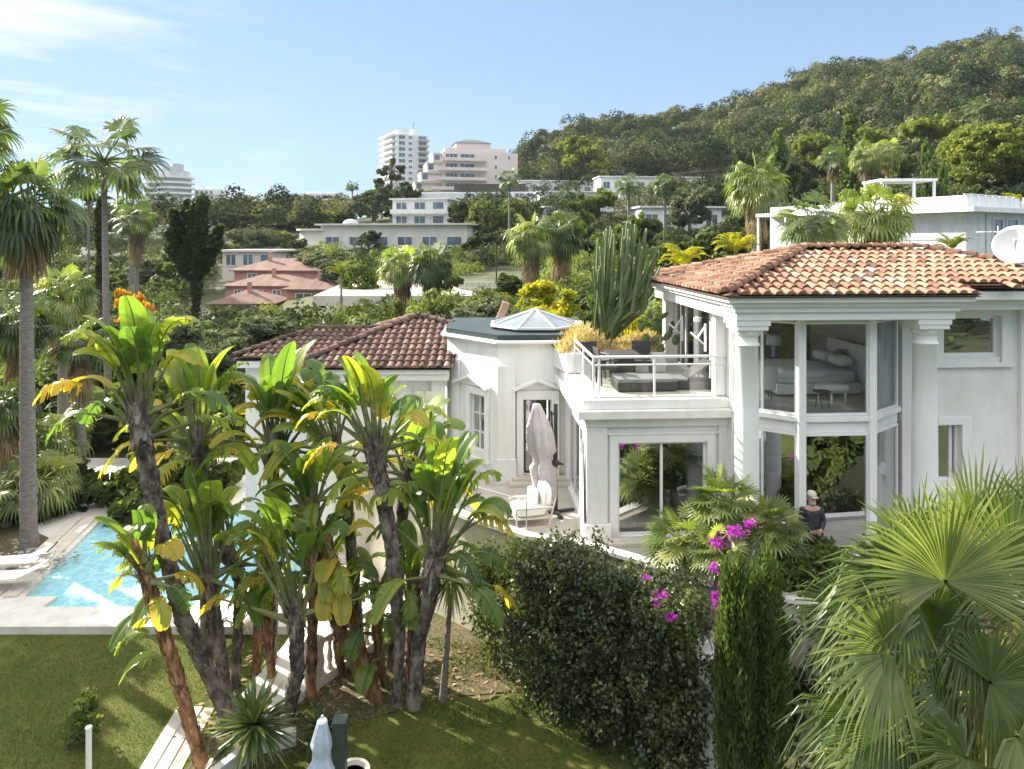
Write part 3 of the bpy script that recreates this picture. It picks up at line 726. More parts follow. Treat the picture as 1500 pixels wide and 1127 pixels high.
window(drum,(.36,20.45),(1.14,20.49),3.1,5.32,.05,(.5,),glass='glass_dark',mat='dark',name='door')
def dsteps(mb):
    mb.box(-.1,1.9,19.75,20.28,2.9,3.0); mb.box(0,1.8,19.98,20.27,3.001,3.09)
part('doorstep',M['stone'],dsteps,drum,bevel=.01)
part('base_course',M['plaster'],lambda mb:(mb.panel((-.44,20.12),(.13,20.16),2.9,3.6,-.001,[]) if False else mb.box(-.46,.13,20.10,20.159,2.9,3.6)),drum,bevel=.01)
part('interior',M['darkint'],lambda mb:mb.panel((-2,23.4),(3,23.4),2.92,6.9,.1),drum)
def droof(mb): mb.prism([(-2.3,22.0),(-.5,20.12),(2.2,20.24),(2.6,25.5),(-2.3,25.5)],DT+.002,DT+.06)
part('roof_slab',M['plaster2'],droof,drum)
part('parapet',M['greenblack'],lambda mb:mb.prism([(-2.15,22.2),(-.42,20.4),(2.1,20.5),(2.4,25.2),(-2.15,25.2)],DT+.062,DT+.22),drum)
SC=Vector((.75,22.5,0)); sr=1.52
octp=[SC+Vector((sr*math.cos(math.pi/8+k*math.pi/4),sr*math.sin(math.pi/8+k*math.pi/4),0)) for k in range(8)]
ap=SC+Vector((0,0,7.80))
sk=part('skylight',M['alu'],lambda mb:mb.prism([SC+(p-SC)*.88 for p in octp],DT+.222,DT+.30),drum)
def skf(mb):
    for k in range(8):
        a=octp[k]+Vector((0,0,7.32)); b=octp[(k+1)%8]+Vector((0,0,7.32))
        mb.beam(a,b,.07,.06); mb.beam(a,ap,.06,.06)
    mb.lathe(ap-Vector((0,0,.06)),[(.1,0),(.12,.05),(.03,.10)],8)
part('skylight_frame',M['metal'],skf,sk)
for k in range(8):
    part('glass_pane',M['glass_sky'],lambda mb:mb.poly([octp[k]+Vector((0,0,7.325)),octp[(k+1)%8]+Vector((0,0,7.325)),ap-Vector((0,0,.01))]),sk)

# ---------------------------------------------------------------- tiled garden wing at the left
gw=empty('garden_wing',(-5,22.5,0),'low white wing with tile roof toned dark as in shade, left of the entrance pavilion','house')
EL=6.10
part('wall',M['plaster'],lambda mb:(mb.panel((-6.3,21.7),(-2.2,21.75),0,EL-.12,.3,[(3.1,3.9,3.6,5.3)]),mb.panel((-9.1,23.3),(-6.3,23.3),0,EL-.12,.3),mb.panel((-6.3,23.295),(-6.3,22.005),0,EL-.12,.3),mb.panel((-9.1,29),(-9.1,23.605),0,EL-.12,.3)),gw)
window(gw,(-3.2,21.85),(-2.4,21.86),3.6,5.3,.06,(.5,),glass='glass_dark')
part('eave_band',M['plaster2'],lambda mb:(mb.box(-6.75,-1.98,21.3,21.69,EL-.42,EL-.12),mb.box(-6.6,-2.0,21.2,21.3,EL-.2,EL-.02),mb.box(-9.3,-6.76,23.05,23.29,EL-.35,EL-.12)),gw,bevel=.01)
part('pilaster',M['plaster2'],lambda mb:(mb.box(-2.55,-2.13,21.55,21.69,2.9,EL-.43)),gw,bevel=.01)
ap2=Vector((-3.4,24.6,EL+1.2)); k2=1.2/3.5
def gr(mb):
    pr=(-1.42,23.6,EL+2.5*k2)
    roof_face(mb,[(-6.9,21.1,EL),(-1.93,21.1,EL),pr,tuple(ap2)],11); roof_face(mb,[(-6.9,28.1,EL),(-6.9,21.1,EL),tuple(ap2)],12)
    roof_face(mb,[(.1,28.1,EL),(-6.9,28.1,EL),tuple(ap2)],13); roof_face(mb,[(.1,25.3,EL),(.1,28.1,EL),tuple(ap2)],13)
    up=Vector((0,0,.03)); cap_line(mb,Vector((-6.9,21.1,EL))+up,ap2+up,r=.12); cap_line(mb,Vector(pr)+up,ap2+up,r=.12); cap_line(mb,Vector((-6.9,28.1,EL))+up,ap2+up,r=.12)
part('roof',M['tile_dark'],gr,gw)
def gr2(mb):
    roof_face(mb,[(-9.4,23.0,EL-.02),(-4.6,23.0,EL-.02),(-4.6,25.6,EL+.62),(-7.4,25.6,EL+.62)],14); roof_face(mb,[(-9.4,28.2,EL-.02),(-9.4,23.0,EL-.02),(-7.4,25.6,EL+.62)],15)
    up=Vector((0,0,.03)); cap_line(mb,Vector((-9.4,23,EL))+up,Vector((-7.4,25.6,EL+.62))+up); cap_line(mb,Vector((-7.4,25.6,EL+.62))+up,Vector((-4.6,25.6,EL+.62))+up)
part('roof',M['tile_dark'],gr2,gw)
part('chimney',M['coral'],lambda mb:mb.beam((-.55,25.6,6.9),(-.2,25.6,7.75),.28,.28),gw,bevel=.03)
# ---------------------------------------------------------------- plant generators
NR=np.random.RandomState(7)
def leaf_quads(C, size, rs, outward=None, aspect=1.6, flat=0.0, jit=.6):
    """C (N,3) centres -> (N,4,3) randomly oriented leaf quads"""
    N=len(C); a=rs.normal(size=(N,3))
    if outward is not None: a=a*jit+outward*1.0
    if flat: a[:,2]+=flat*np.sign(a[:,2]+.3)
    a/=np.linalg.norm(a,axis=1,keepdims=True)+1e-9
    b=rs.normal(size=(N,3)); u=np.cross(a,b); u/=np.linalg.norm(u,axis=1,keepdims=True)+1e-9
    v=np.cross(a,u); s=(size*rs.uniform(.55,1.3,N))[:,None] if np.isscalar(size) else (size*rs.uniform(.6,1.25,N))[:,None]
    u=u*s*.5*aspect; v=v*s*.5
    return np.stack([C-u,C-v*.9+u*.1,C+u,C+v*.9+u*.1],axis=1)
def crown_points(blobs, n, rs, clumps=60, cl=.22, fill=.55):
    """blobs: (cx,cy,cz,rx,ry,rz). clumped points near the blob surfaces"""
    blobs=np.array(blobs,dtype=float); wt=(blobs[:,3]*blobs[:,4]+blobs[:,5]*blobs[:,3]); wt/=wt.sum()
    bi=rs.choice(len(blobs),clumps,p=wt); d=rs.normal(size=(clumps,3)); d/=np.linalg.norm(d,axis=1,keepdims=True)
    rad=rs.uniform(fill,1.0,clumps)[:,None]
    cc=blobs[bi,:3]+d*blobs[bi,3:]*rad
    ci=rs.randint(0,clumps,n); rr=(blobs[bi,3:].mean(axis=1)*cl)[ci][:,None]*rs.uniform(.7,1.3,(clumps,1))[ci]
    e=rs.normal(size=(n,3)); e/=np.linalg.norm(e,axis=1,keepdims=True); e*=rs.uniform(.35,1,(n,1))**.5
    e[:,2]*=.75
    pts=cc[ci]+e*rr
    tone=rs.uniform(0,1,clumps)[ci]
    return pts, e, tone
PROTO={}
def proto_tree(key, mat, blobs, n, leaf, clumps=60, cl=.3, seed=1, trunk=None, limbs=6, fill=.55, aspect=1.6, tr=.18, flat=0.0, bark='bark'):
    """unit tree: 1 m high, crown centred on the origin"""
    rs=np.random.RandomState(seed)
    pts,e,tone=crown_points(blobs,n,rs,clumps,cl,fill)
    q=leaf_quads(pts,leaf,rs,e,aspect,flat); rnd=np.clip(tone*.6+rs.uniform(0,.4,n),0,1)
    me=quads_object('tmp',q,rnd,LM[mat]).data
    tm=None
    if trunk:
        mb=MB(); top=Vector((0,0,trunk[0])); r=trunk[1]
        mb.tube([(0,0,-.06),(r*.3,0,trunk[0]*.5),(0,0,trunk[0])],[r*1.3,r,r*.8],7)
        for k in range(limbs):
            b=blobs[k%len(blobs)]; a=rs.uniform(0,6.28); 
            t=Vector((b[0]+b[3]*.45*math.cos(a),b[1]+b[4]*.45*math.sin(a),b[2]+b[5]*.2))
            m=(top*.55+t*.45)+Vector((rs.uniform(-.03,.03),rs.uniform(-.03,.03),0))
            mb.tube([top*.85,m,t],[r*.55,r*.4,r*.12],5)
        o=mb.build('tmp',M[bark]); tm=o.data; bpy.data.objects.remove(o)
    for o in [o for o in bpy.data.objects if o.name.startswith('tmp')]: bpy.data.objects.remove(o)
    PROTO[key]=(me,tm,max(b[0]+b[3] for b in blobs)-min(b[0]-b[3] for b in blobs))
def inst(name, me, parent, scale=(1,1,1), loc=(0,0,0), rot=(0,0,0)):
    o=link_mesh(me,name,parent); o.scale=scale; o.location=loc; o.rotation_euler=rot; return o
def tree(key, px, top, wpx, Y, label, cat='tree', name='tree', group=None, zb=None, rot=None):
    """tree with its crown top at row top, wpx wide (photo pixels) at distance Y"""
    me,tm,pw=PROTO[key]; x=(px-750)*Y/1000; z0=terr_xy(x,Y) if zb is None else zb
    h=max(ZC-(top-HZ)*Y/1000-z0,.5); wd=wpx*Y/1000/pw
    hm=wpx*Y/1000*(.95 if key not in ('umbrella','cypress','column') else 0)
    if h<hm: z0-=hm-h; h=hm
    e=empty(name,(x,Y,z0),label,cat,group)
    r=rot if rot is not None else random.Random(int(px*7+top)).uniform(0,6.28)
    inst('crown',me,e,(wd,wd,h),rot=(0,0,r))
    if tm: inst('trunk',tm,e,(wd,wd,h),rot=(0,0,r))
    return e
rs0=np.random.RandomState(3)
def blobring(n, z0, z1, R0, r, rs, rz=None):
    out=[]
    for k in range(n):
        t=rs.uniform(0,1); a=rs.uniform(0,6.28); out.append((math.cos(a)*R0*rs.uniform(.2,1),math.sin(a)*R0*rs.uniform(.2,1),z0+(z1-z0)*t,r*rs.uniform(.7,1.2),r*rs.uniform(.7,1.2),(rz or r)*rs.uniform(.7,1.1)))
    return out
proto_tree('round_dark','dark',blobring(9,.38,.78,.30,.20,rs0,.17),5200,.055,90,.34,1,(.3,.035))
proto_tree('round_mid','mid',blobring(9,.35,.78,.30,.20,rs0,.17),5200,.055,90,.34,2,(.3,.03))
proto_tree('round_light','light',blobring(10,.3,.80,.30,.18,rs0,.16),5200,.05,100,.34,3,(.3,.025))
proto_tree('olive','olive',blobring(10,.38,.80,.34,.17,rs0,.15),6500,.034,120,.36,4,(.35,.03),aspect=2.6)
proto_tree('yellow','yellow',blobring(10,.28,.8,.32,.17,rs0,.16),4200,.05,90,.36,5,(.25,.02),aspect=2.4)
proto_tree('autumn','autumn',blobring(8,.3,.8,.30,.15,rs0),2200,.05,60,.4,6,(.5,.025))
proto_tree('cypress','cypress',[(0,0,.12+.11*k,.12*(1-abs(k-2.6)/7.5)+.02,.12*(1-abs(k-2.6)/7.5)+.02,.11) for k in range(9)],3600,.034,120,.5,8,(.12,.02),limbs=0,fill=.8,aspect=2.4)
proto_tree('umbrella','light',[(.0,0,.84,.42,.42,.10),(-.25,.1,.80,.28,.28,.09),(.28,-.1,.80,.26,.26,.09),(.1,.25,.9,.25,.25,.08),(0,-.25,.80,.28,.2,.08)],5200,.045,90,.28,9,(.72,.03),limbs=9,fill=.6)
proto_tree('big_round','light',[(0,0,.55,.42,.42,.40),(.15,.1,.7,.3,.3,.26),(-.2,-.1,.62,.3,.3,.28)],14000,.03,300,.16,33,(.3,.03),limbs=4,fill=.8)
lay=[]
for k in range(13):
    a=k*2.4; zz=.30+.052*k; rr=.30*(1-max(0,(zz-.62)/.55)); lay.append((rr*math.cos(a),rr*math.sin(a),zz,.20*(1.1-zz*.55),.20*(1.1-zz*.55),.045))
lay.append((0,0,.97,.07,.07,.04))
proto_tree('layered','dark',lay,5200,.045,110,.32,10,(.95,.028),limbs=12,fill=.4)
proto_tree('shrub_dark','dark',blobring(7,.25,.62,.34,.28,rs0,.30),4200,.075,80,.36,11)
proto_tree('shrub_mid','mid',blobring(7,.25,.62,.34,.28,rs0,.30),4200,.075,80,.36,12)
proto_tree('clipped','mid',[(0,0,.5,.44,.44,.46)],4200,.06,150,.22,13,(.3,.04),limbs=0,fill=.88)
proto_tree('column','cypress',[(0,0,.1+.115*k,.13,.13,.09) for k in range(8)]+[(0,0,.95,.08,.08,.06)],3000,.04,150,.34,14,None,fill=.85)

# ---- fan palms
def fan_blade(mb, hub, d, n, L, segs=26, spread=R(225), droop=.35, w=None, fold=.25, rnd=random, tip=3, united=.5, tone=(.2,.8)):
    """hub point, d axis direction, n blade normal; segments radiate, tips droop down"""
    hub=Vector(hub); d=Vector(d).normalized(); n=Vector(n); n=(n-d*n.dot(d)).normalized(); s=d.cross(n).normalized()
    dn=Vector((0,0,-1)); base=rnd.uniform(*tone)
    w=w or L*spread/segs*.5
    for k in range(segs):
        a=(k/(segs-1)-.5)*spread; Lk=L*(1-.30*(abs(a)/(spread/2))**2)*rnd.uniform(.92,1.06)
        dr=(d*math.cos(a)+s*math.sin(a)); dr=(dr+n*fold*.5*(abs(a)/(spread/2))).normalized()
        side=dr.cross(n).normalized(); mb.cur=min(1,max(0,base+rnd.uniform(-.15,.15)))
        prev=None; dd=droop*rnd.uniform(.5,1.5)
        for t,wf in ((.02,.08),(united,1.0),(united*.45+.55,.66),(1.0,.05)):
            fall=max(0,t-united*.8)
            p=hub+dr*(Lk*(t-fall*fall*dd*.9))+dn*(Lk*dd*fall*fall*2.4)
            ww=w*wf*(.5 if t>.1 else .5)*2*min(1,t/united) if t<=united else w*wf
            l=mb.vert(p-side*ww*.5-n*0); m=mb.vert(p+n*(ww*fold*.6)); r=mb.vert(p+side*ww*.5)
            if prev:
                mb.face((prev[0],prev[1],m,l)); mb.face((prev[1],prev[2],r,m))
            if t==1.0: pass
            prev=(l,m,r)
def fan_crown(seed, nl=34, L=.62, pet=.55, segs=20, droop=.5, down=-.75, mat='fan', up=.98):
    """unit crown, radius about 1, leaf bases at the origin"""
    rnd=random.Random(seed); mb=MB(); ga=2.4
    for i in range(nl):
        t=(i+.5)/nl; el=math.asin(up-(up-down)*t**.85); az=i*ga+rnd.uniform(-.3,.3)
        d=Vector((math.cos(az)*math.cos(el),math.sin(az)*math.cos(el),math.sin(el)))
        pl=pet*rnd.uniform(.8,1.1); sag=.12*(1-abs(math.sin(el)))
        hub=d*pl-Vector((0,0,sag*.5)); mid=d*pl*.5
        mb.cur=.75; mb.tube([(0,0,0),mid,hub],[.022,.014,.012],4,cap=False)
        d2=(d+Vector((0,0,-.25-.2*t))).normalized()
        nn=Vector((0,0,1)) if abs(d2.z)<.9 else Vector((math.cos(az+1),math.sin(az+1),0))
        nn=(nn+Vector((rnd.uniform(-.5,.5),rnd.uniform(-.5,.5),0))).normalized()
        fan_blade(mb,hub,d2,nn,L*rnd.uniform(.85,1.1)*(1.0 if t<.8 else .85),segs,R(rnd.uniform(190,250)),droop*rnd.uniform(.7,1.3),rnd=rnd,tone=(.15,.85))
    o=mb.build('tmpc',LM[mat]); me=o.data; bpy.data.objects.remove(o); return me
def skirt_mesh(seed, n=46, L=.75, z0=-.1, z1=-.9):
    rnd=random.Random(seed); mb=MB()
    for i in range(n):
        az=rnd.uniform(0,6.28); z=z0+(z1-z0)*rnd.random(); r=.06+rnd.uniform(0,.10)
        h=Vector((r*math.cos(az),r*math.sin(az),z)); d=Vector((math.cos(az)*.35,math.sin(az)*.35,-1))
        fan_blade(mb,h,d,Vector((math.cos(az),math.sin(az),.3)),L*rnd.uniform(.5,.8),8,R(90),.5,rnd=rnd,tone=(.1,.9))
    o=mb.build('tmps',M['skirt']); me=o.data; bpy.data.objects.remove(o); return me
CR={'a':fan_crown(1,24,.62,.62,20,.35,-.7),'b':fan_crown(2,24,.6,.6,20,.4),'c':fan_crown(3,44,.55,.5,18,.6,-.95),'l':fan_crown(4,34,mat='fan_light'),'m':fan_crown(5,48,.55,.55,20,.6,-.95,'fan_light'),
    'cham':fan_crown(6,34,.5,.55,16,.15,-.35,'fan_light'),'spray':fan_crown(8,18,.62,.6,18,.5,-.5)}
SK=[skirt_mesh(1),skirt_mesh(2,60,.8,-.1,-1.5)]
def trunk_mesh(pts, r0, r1, rings=True, seed=0, n=10):
    mb=MB(); rnd=random.Random(seed); N=len(pts); P2=[];Rr=[]
    for i in range(N-1):
        a,b=Vector(pts[i]),Vector(pts[i+1]); k=max(2,int((b-a).length/.14))
        for j in range(k):
            P2.append(a.lerp(b,j/k))
    P2.append(Vector(pts[-1]))
    for i,p in enumerate(P2):
        t=i/(len(P2)-1); r=r0+(r1-r0)*min(1,t*1.2); 
        if t<.06: r*=1.25-.25*t/.06
        Rr.append(r*(1+(.05*((i%2)*2-1) if rings else 0)+rnd.uniform(-.02,.02)))
    mb.tube(P2,Rr,n); return mb
def palm(px, cy, rpx, Y, label, crown='a', tw=.17, skirt=None, lean=0, zb=None, group=None, rot=0, stretch=1.0, cat='palm tree'):
    x=(px-750)*Y/1000; zt=ZC-(cy-HZ)*Y/1000; z0=terr_xy(x,Y) if zb is None else zb; r=rpx*Y/1000
    e=empty('palm_tree',(x+lean,Y,z0),label,cat,group)
    if zt-z0>.4:
        trunk_mesh([(x+lean,Y,z0-.1),(x+lean*.4,Y,z0+(zt-z0)*.5),(x,Y,zt)],tw*1.15,tw*.8,seed=int(px)).build('trunk',M['palmbark'],e,smooth=True)
    inst('crown',CR[crown],e,(r,r,r*stretch),loc=(-lean,0,zt-z0),rot=(0,0,rot))
    if skirt is not None: inst('dead_frond_skirt',SK[skirt],e,(r,r,r),loc=(-lean,0,zt-z0),rot=(0,0,rot))
    return e
# ---- feather palms
def feather_crown(seed, nl=16, L=1.0, leaf=.22, mat='light', n=26):
    rnd=random.Random(seed); mb=MB()
    for i in range(nl):
        az=i*2.4+rnd.uniform(-.2,.2); el=R(rnd.uniform(35,85)); pts=[]; p=Vector((0,0,0)); e=el
        for k in range(n):
            d=Vector((math.cos(az)*math.cos(e),math.sin(az)*math.cos(e),math.sin(e))); p=p+d*L/n; e-=R(rnd.uniform(75,105))/n*(.4+1.2*k/n); pts.append((p.copy(),d))
        mb.cur=.9; mb.tube([q[0] for q in pts[::4]],.008,4,cap=False)
        base=rnd.uniform(.2,.8)
        for k,(q,d) in enumerate(pts[3:],3):
            s=d.cross(Vector((0,0,1))).normalized(); ll=leaf*math.sin(math.pi*min(.97,(k+2)/n))**.6
            for sg in (-1,1):
                mb.cur=min(1,max(0,base+rnd.uniform(-.2,.2)))
                dd=(s*sg*.8+d*.5+Vector((0,0,rnd.uniform(-.1,.4)))).normalized()
                w=d*.012; m=q+dd*ll*.6; t=q+dd*ll-Vector((0,0,ll*.25))
                mb.poly([q-w,q+w,m+w*1.2,t,m-w*1.2])
    o=mb.build('tmpf',LM[mat]); me=o.data; bpy.data.objects.remove(o); return me
CR['fea']=feather_crown(1); CR['fea_y']=feather_crown(2,20,mat='yellow'); CR['fea_d']=feather_crown(3,26,mat='mid',leaf=.2)

# ---- Strelitzia nicolai
def strel_leaf(mb, base, dirv, pet, L, W, rnd, arch=.9, tone=.3, split=.5, lat=None):
    p=Vector(base); d=Vector(dirv).normalized(); pts=[p.copy()]; K=5
    for k in range(K):
        p=p+d*pet/K; pts.append(p.copy()); d=(d+Vector((d.x,d.y,0))*.05).normalized()
    mb.cur=.62; mb.mi=1; mb.tube(pts,[.085,.062,.045,.034,.026,.02],5,cap=False); mb.mi=0
    side=lat if lat is not None else d.cross(Vector((0,0,1)))
    if side.length<.1: side=Vector((1,0,0))
    side.normalize(); rollv=rnd.uniform(-.7,.7)
    N=18; mids=[];dirs=[]
    hd=Vector((d.x,d.y,0)); hd=hd.normalized() if hd.length>.05 else side.cross(Vector((0,0,1))).normalized()
    for k in range(N+1):
        mids.append(p.copy()); dirs.append(d.copy())
        d=(d+(hd*.5-Vector((0,0,1)))*(arch*.16*(.3+1.4*k/N))).normalized(); p=p+d*L/N
    def wd(t): return W*.5*(math.sin(math.pi*min(1,t*.80+.16))**.6)*(1 if t<.97 else .5)
    mb.cur=.7; mb.mi=1; mb.tube(mids[::3],[.02,.018,.016,.013,.010,.007,.005][:len(mids[::3])],4,cap=False); mb.mi=0
    for sg in (-1,1):
        k=0
        while k<N:
            ln=rnd.choice([1,1,1,1,2,3]) if rnd.random()<split else N
            k2=min(N,k+ln); fo=rnd.uniform(.15,.55); dr=rnd.uniform(0,.85) if ln<4 else rnd.uniform(0,.2)
            t_=min(1,max(0,tone+rnd.uniform(-.1,.1)+(.15 if ln<3 and rnd.random()<.3 else 0)))
            rows=[]
            for j in range(k,k2+1):
                dd=dirs[j]; s=dd.cross(side).normalized() # blade normal
                sd=(side*math.cos(rollv*.3)*sg+s*math.sin(rollv*.3)*sg)
                up=sd.cross(dd).normalized()
                if up.z<0: up=-up
                w=wd(j/N); gap=0
                if j==k and k>0: gap=.42
                if j==k2 and k2<N: gap=-.42
                o1=mids[j]+(sd+up*fo)*w*.55+dd*(w*.12)
                o2=mids[j]+(sd+up*fo*.5)*w+dd*(w*.3+gap*L/N)-Vector((0,0,dr*w*1.2))
                mb.cur=t_
                rows.append((mb.vert(mids[j]),mb.vert(o1),mb.vert(o2)))
            for a,b in zip(rows,rows[1:]):
                mb.cur=t_; mb.face((a[0],a[1],b[1],b[0])); mb.cur=min(1,t_+rnd.uniform(0,.14)); mb.face((a[1],a[2],b[2],b[1]))
            k=k2
STRMAT=[LM['strel'],surf('leaf_stalk',(.10,.14,.05),(.20,.20,.09),scale=5,rough=.5)]
def strelitzia(stem, r0, r1, nl, pet, L, W, az, label, seed=0, name='bird_of_paradise_plant', yel=.25, mat='strbark', spread=78, side_leaves=(), asym=0, hang=5):
    rnd=random.Random(seed); stem=[Vector(p) for p in stem]
    e=empty(name,stem[0],label,'banana plant','giant bird of paradise plants between lawn and patio')
    tm=trunk_mesh(stem,r0,r1,True,seed,10)
    # rough leaf-base scales on the stem
    Ls=sum((stem[k+1]-stem[k]).length for k in range(len(stem)-1))
    for i in range(int(Ls*95)):
        t=rnd.random()**.75*(len(stem)-1.001); k=int(t); p=stem[k].lerp(stem[k+1],t-k); d=(stem[k+1]-stem[k]).normalized()
        a=rnd.uniform(0,6.28); x=d.orthogonal().normalized(); y=d.cross(x); o=x*math.cos(a)+y*math.sin(a); tt=t/(len(stem)-1)
        r=r0+(r1-r0)*tt; s=o.cross(d); ln=rnd.uniform(.10,.26)*(1+.8*(tt>.8)); flare=rnd.uniform(.0,.05)+(.07*rnd.random() if tt>.75 else 0)
        q=p+o*r*.93; tm.cur=rnd.random(); wq=r*rnd.uniform(.25,.6)
        sg=-1 if (tt>.75 and rnd.random()<.5) else 1
        tm.poly([q-s*wq,q+s*wq,q+d*ln*sg+o*(flare+.01)+s*wq*.25,q+d*ln*sg+o*flare-s*wq*.25])
    tm.build('trunk',M[mat],e)
    top=stem[-1]; d0=(stem[-1]-stem[-2]).normalized(); fan=Vector((math.cos(az),math.sin(az),0))
    low=(stem[-1].z-stem[0].z)<2.6; nl=int(nl*(.75 if low else 1.5)); L*=.86; W*=.90; pet*=1.12; hang=0 if low else min(hang,4)
    L*=(.9 if low else 1)
    for i in range(nl):
        t=(i/(nl-1)-.5)*2 if nl>1 else 0
        t=t+asym; an=R(spread)*1.05*t*(.30+.70*t**6)
        dirv=(d0*math.cos(an)+fan*math.sin(an)+Vector((-fan.y,fan.x,0))*rnd.uniform(-.28,.28)).normalized()
        base=top-d0*rnd.uniform(0,.6)+fan*t*.15
        out=abs(t)
        tone=rnd.uniform(.15,.72)
        if out>.75 and rnd.random()<yel*1.1: tone=rnd.uniform(.8,1.0)
        elif rnd.random()<yel*.5: tone=rnd.uniform(.65,.9)
        mb=MB(); strel_leaf(mb,base,dirv,pet*rnd.uniform(.6,1.1)*(1-.25*out),L*rnd.uniform(.8,1.1)*(1-.15*out),W*rnd.uniform(.8,1.1),rnd,arch=.2+1.1*out*out,tone=tone,split=.62+.38*out)
        mb.build('leaf',STRMAT,e)
    for i in range(hang):
        t=rnd.uniform(.72,.97); a2=rnd.choice([az,az+math.pi])+rnd.uniform(-.9,.9); side_leaves=list(side_leaves)+[(t,a2,rnd.uniform(-.1,.6),rnd.uniform(.1,.75) if rnd.random()>yel*.7 else rnd.uniform(.8,1))]
    for (t,a2,el,tone) in side_leaves:
        k=min(int(t*(len(stem)-1)),len(stem)-2); p=stem[k].lerp(stem[k+1],t*(len(stem)-1)-k)
        dv=Vector((math.cos(a2)*math.cos(el),math.sin(a2)*math.cos(el),math.sin(el)))
        mb=MB(); strel_leaf(mb,p,dv,pet*rnd.uniform(.4,.8),L*rnd.uniform(.7,1),W*.9,rnd,arch=1.3,tone=tone,split=.9); mb.build('leaf',STRMAT,e)
    return e
M['strbark']=surf('grey_stem',(.05,.04,.035),(.22,.185,.165),scale=5,rough=.9,bump=.8,bscale=14,stretch=(1,1,.6),stops=(.38,.62),rnd=.55)
M['strbark_red']=surf('reddish_stem',(.10,.05,.03),(.34,.19,.10),scale=6,rough=.9,bump=.8,bscale=14,stretch=(1,1,.5),stops=(.38,.62),rnd=.55)
# ---------------------------------------------------------------- the giant bird of paradise group
def st(*pp): return [P(px,py,Y) for px,py,Y in pp]
V_=Vector
strelitzia(st((336,1052,14.2),(268,905,14.1),(232,770,14.0),(208,640,13.9),(203,590,13.9)),.15,.17,13,1.35,1.35,.62,.15,'tallest bird of paradise plant with thick grey leaning stem, at the left of the group',seed=11,mat='strbark',spread=70,yel=.45)
strelitzia(st((300,1135,12.9),(262,1000,13.1),(232,900,13.2),(205,815,13.2)),.13,.10,9,.55,1.0,.46,2.7,'bird of paradise plant with reddish bark leaning over the steps',seed=12,mat='strbark_red',spread=85,yel=.6,side_leaves=((.45,3.3,.2,.7),(.5,3.0,.5,.45),(.62,2.6,.1,.9)))
strelitzia(st((334,1035,14.8),(318,920,14.9),(309,880,15),(303,835,15)),.12,.14,12,1.55,1.15,.5,.3,'upright bird of paradise plant with slim stem in front of the pool',seed=13,spread=62,yel=.5)
strelitzia(st((374,1010,15.6),(378,930,15.6),(384,850,15.6)),.10,.10,8,.75,.95,.48,.1,'short slender bird of paradise plant with bright low leaves above the path',seed=14,mat='strbark_red',spread=75,yel=.35)
strelitzia(st((398,1000,15.4),(392,900,15.4),(398,830,15.4)),.09,.09,7,.6,.85,.42,1.2,'smallest bird of paradise stem, tucked behind the slender one beside the path',seed=15,mat='strbark_red',spread=80,yel=.3)
strelitzia(st((418,1062,14.1),(436,980,14.1),(434,930,14.1),(430,880,14.1)),.13,.15,17,1.95,1.3,.60,.0,'broad bird of paradise plant whose stem stands alone left of the balustrade',seed=16,spread=74,yel=.25)
strelitzia(st((545,1030,15.1),(500,930,15.2),(474,870,15.2),(456,820,15.2)),.12,.12,10,1.3,1.1,.5,.5,'bird of paradise plant with reddish stem leaning left over the balustrade',seed=17,mat='strbark_red',spread=70,yel=.6)
strelitzia(st((556,1035,14.8),(528,950,14.9),(500,860,15),(478,800,15)),.11,.11,8,.7,1.0,.5,2.2,'second leaning reddish bird of paradise stem, right beside the balustrade',seed=18,mat='strbark_red',spread=85,yel=.3,side_leaves=((.6,.3,.3,.3),(.75,.0,.6,.2)))
strelitzia(st((582,1032,14.3),(586,930,14.2),(574,800,14.1),(556,700,14.1),(546,648,14.1)),.09,.17,15,1.15,1.15,.52,.05,'tall bird of paradise plant with slim grey stem in the middle of the group',seed=19,spread=74,yel=.6)
strelitzia(st((606,1035,14.2),(612,940,14.2),(630,870,14.2),(641,795,14.2)),.14,.18,15,1.35,1.2,.58,.1,'wide fanned bird of paradise plant at the right end of the group',seed=20,spread=72,yel=.3,asym=.08)
strelitzia(st((598,1030,14.9),(604,920,14.9),(606,850,14.9)),.09,.09,6,.8,.9,.4,.9,'thin reddish bird of paradise stem behind the wide fanned plant',seed=21,mat='strbark_red',spread=60,yel=.2)
strelitzia(st((564,1020,15.4),(552,930,15.4),(556,860,15.4)),.09,.10,9,.65,1.0,.5,1.0,'low leafy bird of paradise plant with lime leaves before the retaining wall',seed=22,mat='strbark_red',spread=95,yel=.1,side_leaves=((.3,4.5,.5,.55),(.5,3.6,.4,.6),(.7,5.3,.5,.4)))
strelitzia(st((505,1020,15.8),(494,940,15.8),(508,880,15.8)),.09,.10,8,.7,1.0,.5,.4,'low bird of paradise plant with glossy leaves behind the reddish stems',seed=23,mat='strbark_red',spread=90,yel=.2)
strelitzia(st((304,985,15.9),(296,700,15.9),(290,640,15.9)),.12,.14,12,1.3,1.5,.6,.4,'bird of paradise plant with golden leaves behind the tallest one, before the garden wing',seed=24,spread=80,yel=.9)
strelitzia(st((398,975,16.1),(400,690,16.1),(404,650,16.1)),.12,.14,13,1.3,1.6,.62,.2,'lime green bird of paradise plant under the dark tiled roof of the garden wing',seed=25,spread=74,yel=.35)
strelitzia(st((530,980,16.0),(505,700,16.0),(486,650,16.0)),.12,.14,13,1.3,1.5,.62,.3,'bird of paradise plant with yellow lower leaves in front of the white garden wing wall',seed=26,spread=80,yel=.7)
strelitzia(st((575,980,16.0),(590,740,16.0),(600,690,16.0)),.12,.13,11,1.0,1.35,.55,.0,'golden leaved bird of paradise plant beside the patio edge behind the fanned plant',seed=27,spread=85,yel=.9)
